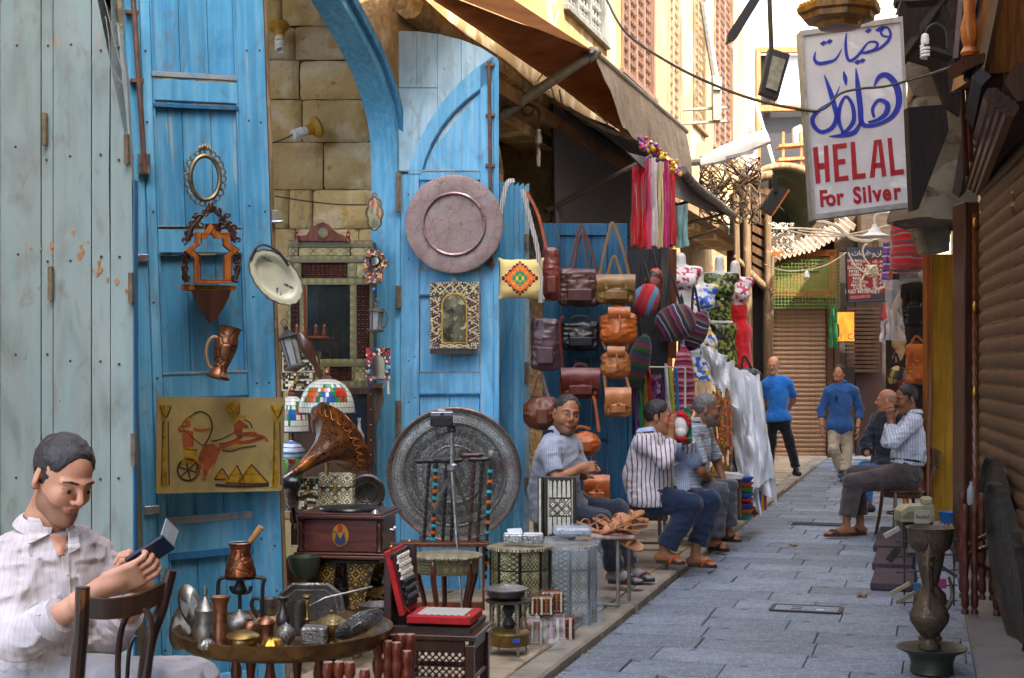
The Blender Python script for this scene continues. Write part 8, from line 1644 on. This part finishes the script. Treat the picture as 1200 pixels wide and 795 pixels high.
def mann(lab,px,py,d,hp,top,low,split=.55,seed=1):
 t=T('mannequin',lab,'mannequin',px,py,d);k=d/FP;H_=hp*k;s=S((-.25,-.2,-.05),(.25,.2,H_+.05),.012);f=lambda z:H_*z
 def bd(s,o):s.ell((0,0,f(.72)),(.15+o,.095+o,f(.14)),None,.03);s.ell((0,0,f(.52)),(.11+o,.085+o,f(.14)),None,.05);s.ell((0,0,f(.34)),(.16+o,.11+o,f(.14)),None,.05);s.cone((-.14,0,f(.82)),(.14,0,f(.82)),.05+o,.05+o,.04)
 bd(s,0);s.cone((0,0,f(.8)),(0,0,f(.98)),.05,.045,.03);[s.ell((a*.07,-.08,f(.7)),(.06,.055,.06),None,.02)for a in(-1,1)];t.add('torso',s.mesh('torso',[WHITEP]),None)
 for nm,mt,z0,z1,o in(('top',top,split,.86,.012),('skirt',low,0,split-.02,.022)):
  if mt is None:continue
  s=S((-.3,-.25,-.05),(.3,.25,H_+.05),.011);bd(s,o);[s.ell((a*.07,-.08,f(.7)),(.06+o,.055+o,.06+o),None,.02)for a in(-1,1)]
  if nm=='skirt':s.cone((0,0,f(.3)),(0,0,f(.0)),.15,.19,.05)
  s.noise(.012,(12,12,5),seed);s.noise(.006,(30,)*3,seed+1);s.cut((0,0,f(z0)),(0,0,1));s.cut((0,0,f(z1)),(0,0,-1));t.add(nm,s.mesh(nm,[mt]),None)
 return t
BF=cells('blue_floral',['c9d2e8','2f5fc0','e8e6e0','3f74d0','d8c24a'],26,None,grime=.1);GL=cells('green_black_lace',['161a12','7f8f2a','12140f','5f6f1f'],34,None,grime=.1);WR=cells('white_red_beads',['e0dad8','d8d0cc','b52a4a','e0dad8'],30,None,grime=.05)
mann('white mannequin in a blue and white floral frilled dress',819,447,14.2,132,BF,BF,.5,2);mann('white mannequin in green and black lace top and skirt',843,430,14.8,128,GL,GL,.42,4);mann('white mannequin in beaded bra top and red beaded skirt',861,432,15.2,124,WR,ck('redskirt','cf1f24'),.62,6);mann('white mannequin with pink beaded top half hidden by the display board',798,400,13.4,100,WR,None,.6,8)
t=T('white_cloths','great heap of white plastic sheeting hung over the stall by the kerb','sheeting',870,600,13.5)
for i,(q_)in enumerate((((836,420),(862,424),(872,530),(850,520)),((852,428),(888,440),(912,592),(868,556)),((850,470),(880,490),(892,606),(872,580)),((868,436),(894,448),(908,560),(880,575)),((822,402),(850,416),(852,470),(832,450)))):
 t.add('sheet',M(75).grid(lambda u,v:(lambda a,b:(lambda p_:(p_.x,p_.y+.16*vn(u*4,v*3,i)+.03*vn(u*13+v*3,v*6,i+5),p_.z+.02*vn(u*9,v*7,i+9)))(t.p(a[0]+(b[0]-a[0])*v,a[1]+(b[1]-a[1])*v,-.1*i+.2)))(lerp(q_[0],q_[1],u),lerp(q_[3],q_[2],u)),26,34,th=.006),SHEETW)
BPL=simple('black_plastic','14161a','24272d',.25,bump=1,bscale=14,bdist=.05,spec=.7)
sack('shiny black plastic sack on top of the white sheeting',876,442,18,11,14.0,BPL,nm='plastic_sack',cat='sack')
for i,c in enumerate(('2a52b8','d8561c','2f9a3a','2a6ac0','c92a24','2f4fa8','d8761c','1f8a8a')):
 V('plastic_bowl',('blue','orange','green','light blue','red','dark blue','pale orange','teal')[i]+' plastic bowl, number '+'one two three four five six seven eight'.split()[i]+' from the top of the stack by the kerb','bowl',871,566+i*6.2,13.2,[(8,0),(12,6),(12.5,7),(9,3),(0,1)],simple('bowl_'+c,c,None,.35,bump=0),20)
for i,c in enumerate(('c9302a','2f8a3a','2a52b8','d8a02a','9a2f5a')):t=T('small_box','red green blue yellow plum'.split()[i]+' small box standing in the row behind the bowl stack','box',884+i*3,600,13.6);t.solo(bx(t,882+i*3.4,574+i,885+i*3.4,606-i*2,0,.2),simple('box_'+c,c,None,.6))
for i,(a,y1_,h)in enumerate(((836,566,70),(843,560,96),(850,566,84),(857,560,60))):V('water_pipe',('short','tall red','gilded','small')[i]+' ornate brass water pipe on the wooden side table of the stall','water pipe',a,y1_,13.3+i*.1,[(5,0),(6,h*.1),(3,h*.25),(1.2,h*.3),(2,h*.42),(1,h*.5),(2.6,h*.62),(1,h*.7),(2,h*.82),(1,h*.86),(3,h*.95),(0,h)],(BRASSY,COPPERP,BRASSY,PEWTER)[i],12)
t=T('side_table','small worn wooden table with pale cloth between grey haired man and bowls','table',855,600,13.0);t.add('top',bx(t,836,558,872,562,-.15,.2),OLDW);[t.add('leg',bx(t,a,562.3,a+3,607,-.1,-.05),OLDW)for a in(838,866)];t.add('cloth',bl(t,[(846,553),(868,555),(866,560),(846,560)],-.18,.1),CWt)
t=T('bead_strings','tangle of red gold and green bead strings hanging over the brass pipes','beads',846,520,13.1);m=M(60)
for i in range(14):a=833+i*1.7;m.tube(smoothpts([t.p(a,455+r4.uniform(0,12),r4.uniform(-.05,.1)),t.p(a+r4.uniform(-3,3),500),t.p(a+r4.uniform(-2,5),530+r4.uniform(-8,12))],4),.012,4)
t.solo(m,cells('beads_mix',['c02a24','d8a83a','c02a24','2a7a4a'],60,None))['kind']='stuff'
def chair(lab,px,pyb,d,rot,mt,H_=.86,z0=0):
 t=T('wooden_chair',lab,'chair',px,pyb,d,rot);t.add('seat',M().lathe([(.20,.43),(.215,.44),(.215,.46),(.2,.465),(0,.46)],28),mt)
 for a,b in((-1,-1),(1,-1),(-1,1),(1,1)):
  pts=[(a*.2,b*.2,0),(a*.17,b*.165,.25),(a*.15,b*.15,.44)]
  if b==1:pts+=[(a*.17,.2,.65),(a*.15,.24,H_-.06)]
  t.add('leg',M().tube(smoothpts(pts,4),[.015,.019],8),mt)
 t.add('back_rail',M().tube(smoothpts([(-.17,.22,H_-.12),(-.13,.25,H_),(0,.27,H_+.01),(.13,.25,H_),(.17,.22,H_-.12)],5),.024,8,flat=1.8),mt);t.add('back_loop',M().tube(smoothpts([(-.08,.16,.46),(-.09,.22,.68),(0,.25,.78),(.09,.22,.68),(.08,.16,.46)],5),.012,8),mt)
 t.add('ring_stretcher',M().ring([(.16*cos(a),.16*sin(a),.24)for a in[i*pi/10 for i in range(20)]],.009,6),mt);t.add('apron',M().lathe([(.195,.39),(.2,.4),(.2,.43)],24),mt);return t
CHW_=wood('chair_wood','5a3a24','35200f',.4,coat=.2);chair('old dark bentwood chair under the man in the white striped shirt',1060,632,13.35,-82,CHW_,.8);chair('orange yellow wooden chair under the man in the navy blazer',1040,602,14.9,-20,ORWOOD,.82)
t=T('wooden_chair','dark worn bentwood chair whose curved back stands before the man with the phone','chair',140,960,3.85);CW2=wood('worn_black_chair','3f2618','1c110b',.35,coat=.3,spots=(('9a5a2a',9,.6,.74),))
tp=lambda pts,y=0:smoothpts([t.p(a,b,y)for a,b in pts],6)
t.add('back_post',M().tube(tp([(97,688),(95,740),(90,800),(84,900)]),[.019,.021],10),CW2);t.add('back_post',M().tube(tp([(201,668),(190,710),(172,770),(160,900)],.1),[.016,.02],10),CW2)
a_,b_=[(98,697),(125,701),(160,696),(198,676)],[(98,722),(125,725),(160,719),(194,698)];m=M();n_=8
A1_,B1_=smoothpts([(x,y,0)for x,y in a_],4),smoothpts([(x,y,0)for x,y in b_],4);m.grid(lambda u,v:(lambda i:t.p(*[A1_[i][j]*(1-v)+B1_[i][j]*v for j in(0,1)],.02+.1*u-.04*sin(u*pi)))(int(round(u*(len(A1_)-1)))),len(A1_)-1,3,th=.02);t.add('back_rail',m,CW2)
t.add('back_loop',M().tube(tp([(143,860),(138,790),(142,740),(154,716),(168,714),(177,728),(175,765),(160,860)],.05),.0085,8),CW2);t.add('inner_loop',M().tube(tp([(150,860),(149,800),(152,760),(159,745)],.05),.006,8),CW2)
t.add('seat',M().box(t.p(120,905,.2),(.42,.42,.04),.02),CW2)
for a,b in((-.18,0),(.18,0),(-.18,.38),(.18,.38)):q=t.p(120,905,0);t.add('leg',M().tube([(q.x+a,b,q.z),(q.x+a*1.1,b,.15-t.loc.z)],.018,8),CW2)
V('striped_hat','tall red and grey striped knitted cap stack hanging under the silver sign','hat',1063,319,13.8,[(14,0),(18,3),(19,20),(17,28),(19,44),(17,60),(10,69),(0,72)],S3,24,sx=1.05)
bag('black leather backpack hanging high among the goods on the right',1057,328,1085,384,14.2,L6,[[(1060,330),(1068,318),(1080,330)]],kind='pack',flap=.5);bag('orange brown leather backpack hanging low among the goods on the right',1062,404,1090,450,14.0,L3,[[(1066,406),(1074,394),(1086,406)]],kind='pack',flap=.45)
sack('mustard and black tapestry bag under the tan slippers on the right',1052,442,12,13,14.3,cells('tapestry',['8f7a2a','1f1a14','b59a4a','7a2a24'],16,'16120e'));SLP=leather('slipper_tan','c29a6e',.6)
for i,(a,b,rx,ry,ro)in enumerate(((1047,350,5,15,25),(1054,372,6,12,-20),(1050,398,7,13,10),(1060,392,6,14,-25),(1048,414,6,11,30),(1064,352,5,13,-10))):V('slipper',('upper left','second highest','large middle','right hand middle','lowest','upper right')[i]+' tan leather slipper in the hanging bunch on the right','slipper',a,b+ry,14.6,[(0,0),(rx*.8,ry*.3),(rx,ry*.8),(rx*.8,ry*1.4),(rx*.7,ry*1.8),(0,ry*2)],SLP,14,ry=radians(ro),sy=.5,group='tan slippers hanging on the right')
for i,(a,b,y0,y1,c,lab)in enumerate(((1035,1042,285,330,STS('purpleblue',12,[(0,'7a3f8c'),(.3,'c9b8d0'),(.5,'3a3f8a'),(.8,'a83f6a')]),'purple and blue striped cloth left of the knitted caps'),(1040,1046,305,340,ck('orange','b5522a'),'orange cloth under the knitted caps'),(1036,1042,356,392,CR,'red cloth hanging left of the slippers'),(1032,1040,375,400,CWt,'white and red cloth low left of the slippers'),(1072,1078,400,440,ck('dark','2a2420'),'dark cloth behind the orange backpack'),(1038,1090,322,480,cloth('shadow_brown','2a1f1a'),'dark brown sheet standing in for shade behind the hanging goods on the right'))):strip(lab,a,b,y0,y1,14.7+.5*(i==5),c,'cloth',seed=i+50)  # the wide last sheet stands in for the shade behind the goods
strip('clear plastic bag wrapped round the hanging slippers',1040,1056,330,400,14.2,WRAPC,'plastic bag',seed=70,amp=.1);strip('crinkled clear plastic above the black backpack',1056,1084,308,332,13.9,WRAPC,'plastic bag',seed=71,amp=.1)
t=T('red_crate','dark red plastic crate behind the bentwood chair','crate',1086,575,14.2);t.solo(bx(t,1074,540,1097,575,0,.25,.01),simple('crate_red','9a1f24','6f1519',.5))
t=T('wooden_broom','long brown broom handle leaning by the yellow door panel','broom',1087,580,13.2);t.solo(M().tube([t.p(1090,430),t.p(1087,580)],.014,8),MWOOD)
t=T('telephone','old cream coloured office machine on a small box by the door panel','machine',1077,612,11.5);CRM=simple('cream_plastic','9d9a7c','7f7c60',.5);t.add('case',M().prism(t.poly([(1056,612),(1056,600),(1064,594),(1094,592),(1096,612)]),0,.22),CRM);t.add('top_unit',bx(t,1082,583,1095,593,.04,.16,.02),CRM);t.add('keyboard',M().prism(t.poly([(1057,606),(1064,600),(1078,599),(1078,606)]),-.02,-.001),simple('tan_keys','7a7458','5f5a42'));t.add('stand',bx(t,1058,612.4,1094,642,.02,.22),DWOOD)
t=T('card_sign','small beige handwritten card reading hotel before the cream machine','sign',1080,612,11.2);t.add('card',bx(t,1072,598,1090,614,0,.01),simple('beige_card','a89f88','8c836c',.8));text('hotel',.05,BLACK,t.root(),t.p(1081,606,-.002))
V('bucket','small bright blue plastic bucket on the shop step','bucket',1112,613,12.2,[(9,0),(12,12),(13,13),(11,12),(8,2),(0,2)],simple('bucket_blue','2f6fb5','275c98',.4,bump=0))
t=T('plum_board','plum brown planks lying on the paving beside the card rack','boards',1045,692,9.6);c_=P(1046,660,D(660,0));PLB=wood('plum_plank','4a3a40','33272c',.8)
for i in range(3):q=P(1048,634+i*24,D(634+i*24,.1));o_=t.add('plank',M().box((0,0,0),(.3,[1.5,1.0,.8][i],.05),.006),PLB);c,s_=cos(-t.rz),sin(-t.rz);v_=q-t.loc;o_.location=(v_.x*c-v_.y*s_,v_.x*s_+v_.y*c,.12-t.loc.z);o_.rotation_euler=(0,0,-YAW)
t=T('postcard_rack','dark wire rack with postcards and pamphlets by the big brass ewer','rack',1082,725,9.4)
for x_ in(1060,1072,1096,1118):t.add('wire',M().tube([t.p(x_,616,.1),t.p(x_,728,.1)],.006,5),IRON)
for y_ in(632,650,668,686,704):t.add('wire',M().tube([t.p(1050,y_+3),t.p(1122,y_)],.005,5),IRON)
for i,(a,b,w,h,c,ro)in enumerate(((1045,624,20,6,'b5b0a0',-.5),(1047,650,9,20,'2a2622',.6),(1055,690,26,5,'a89678',-.5),(1062,700,24,5,'8f8060',-.5),(1110,640,24,4,'4a3f33',.6),(1112,670,22,4,'3f362c',.6),(1104,684,10,12,'a83a6a',0),(1075,690,8,14,'2f5f8a',0),(1070,640,12,16,'6f7a6a',0),(1084,655,10,16,'7a6f5a',0))):t.add('postcard',M().box(t.p(a,b,-.02),(w*9.4/FP,.012,h*9.4/FP),.002,rotm(.2,ro,0)),simple('card_'+c,c,None,.6))
k=7.5/FP;EW=metal('dark_bronze','6d5a44','463a2e',.45,scale=6,m=.5,eng=(45,))
V('bronze_urn','tall dark bronze urn with wide bowl top behind the ewer','urn',1090,752,8.0,[(12,0),(14,4),(8,14),(14,28),(20,42),(18,56),(9,66),(13,84),(16,98),(17,106),(23,110),(26,120),(26,130),(28,134),(25,134),(22,130),(0,116)],EW,36)
t=V('bronze_ewer','dark bronze long necked ewer standing in a footed basin at the right front','ewer',1089,760,7.45,[(13,0),(13,4),(7,12),(14,20),(22,32),(23,40),(21,44),(20,46),(15,54),(8,63),(6,66),(5,84),(5,95),(8,97),(8,99),(6,102),(8,108),(3,116),(0,124)],EW,36,solo=False)
t.add('handle',M().tube(smoothpts([t.p(1088,645,-.05),t.p(1087,665,-.12),t.p(1089,690,-.13),t.p(1089,715,-.12)],5),.008,8),EW);t.add('spout',M().tube(smoothpts([t.p(1104,720),t.p(1116,700),t.p(1112,676)],5),[.016,.008],8),EW)
V('bronze_basin','wide rimmed green bronze basin under the ewer at the right front','basin',1092,790,7.37,[(22,0),(25,3),(24,14),(28,24),(40,30),(41,32),(38,32),(26,28),(0,24)],simple('green_bronze_basin','4a4a3c','33352b',.45,.5,9),48)
lg2=M(60).lathe([(a*.022,b*.66)for a,b in pr],12).mesh('leg');t=T('folding_stand','pair of turned red wood folding stand legs crossed on the step at the right','stand',1148,722,8.7)
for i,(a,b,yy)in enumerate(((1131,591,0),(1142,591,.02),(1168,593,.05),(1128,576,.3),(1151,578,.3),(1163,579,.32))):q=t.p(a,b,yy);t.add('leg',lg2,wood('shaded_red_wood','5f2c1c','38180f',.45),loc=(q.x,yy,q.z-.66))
for pts in(((1134,640),(1166,622)),((1134,650),(1160,640)),((1144,660),(1168,672))):t.add('crossbar',M().tube([t.p(*pts[0],.1),t.p(*pts[1],.1)],.014,6),DWOOD)
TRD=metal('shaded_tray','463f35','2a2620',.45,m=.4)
for lab,px,py,d,R_,rz_,ry_ in(('big fluted metal tray leaning on edge at the right front',1187,664,7.9,.46,-99,8),('oval dark wooden tray leaning behind the fluted one on the shutter',1172,612,9.0,.40,-97,3)):
 t=T('leaning_tray',lab,'tray',px,py,d);r=rotm(0,0,radians(rz_))@rotm(radians(ry_),0,0)@rotm(pi/2);t.solo(M(50).lathe([(R_*.7,.01),(R_*.95,.02),(R_,.05),(R_*1.02,.05),(R_,.0),(R_*.7,-.01),(0,-.01)],72,(0,0,0),r,wav=lambda q,a:1+.022*sin(a*40)if 0<q<5 else 1),TRD)
V('glass_bottle','small clear plastic bottle hanging by the hose at the yellow door','bottle',1138,592,11.0,[(4,0),(5,4),(5,18),(2,24),(2,28)],LG)
r11=random.Random(21);PAP=simple('scrap_paper','c9c4b8','a39c8c',.9)
for lab,px,py,c in(('white scrap of paper lying by the left kerb beyond the white sheeting',905,572,'d8d6d0'),('second paler scrap of paper in the lane near the kerb',918,566,'c9c4b8'),('crushed tan cigarette packet in the lane by the drain grille',930,640,'9c7a4a'),('dry leaf coloured scrap on the slabs near the right step',1010,700,'7a6238')):
 q=P(px,py,D(py,RZ));t=T('litter_scrap',lab,'litter',at=(q.x,q.y,RZ+.008),rot=r11.uniform(0,3));t.solo(M(60).grid(lambda u,v:((u-.5)*.09,(v-.5)*.06,.012*vn(u*5,v*5,px)+.006),6,5,th=.002),simple('scrap_'+c,c,None,.9))
m=M()
for i in range(420):
 y_=r11.uniform(6.5,22);x_=KX+.012+abs(r11.gauss(0,.05))if i%3 else stepX(y_)-abs(r11.gauss(0,.06))-.01;s_=r11.uniform(.004,.013);m.ell((x_,y_,RZ+.002),(s_,s_*.8,s_*.5),5,3)
t=T('grit','fine grit and crumbs gathered along the foot of the kerb','grit',at=(0,0,0));t.solo(m,KERB)['kind']='stuff'
nm_=M().lathe([(.006,0),(.005,-.003),(0,-.004)],6,(0,0,0),rotm(-pi/2)@rotm(pi)).mesh('nail')
NAIL=simple('rusty_nail','4a3a30','2f241d',.7,.3)
for y_ in(60,150,250,350,450,640,700,760):
 for x_ in(184,300,315):ll.add('nail',nm_,NAIL,loc=ll.p(x_+r11.uniform(-2,2),y_+r11.uniform(-6,6),-.001))
for y_ in(230,300,420,470,570):
 for x_ in(479,486,570):rl.add('nail',nm_,NAIL,loc=rl.p(x_,y_+r11.uniform(-4,4),-.011))
for y_ in(60,180,300,420,560,700):
 for x_ in(20,56,84,118,140):gd.add('nail',nm_,NAIL,loc=gd.p(x_+r11.uniform(-2,2),y_+r11.uniform(-8,8),-.001))
CHP=simple('orange_primer_chip','a87a4a','86592f',.9,bump=.6);r12=random.Random(5)
for a,b,s_ in((86,273,3),(95,290,3),(94,299,4.5),(98,296,3),(116,308,3),(117,316,4.5),(114,322,2.5),(60,288,3.4),(48,292,2.2),(61,297,2),(126,328,2.2),(137,330,3.4),(148,341,3.2),(109,318,1.6),(46,338,1.6),(36,292,2),(103,284,1.5),(30,420,1.8),(70,470,1.5)):
 pts=[(a+s_*(.55+.6*r12.random())*cos(k_*pi/4)*.8,b+s_*(.55+.9*r12.random())*sin(k_*pi/4))for k_ in range(8)]
 gd.add('paint_chip',M().prism(gd.poly(pts),-.0016,.006),CHP)
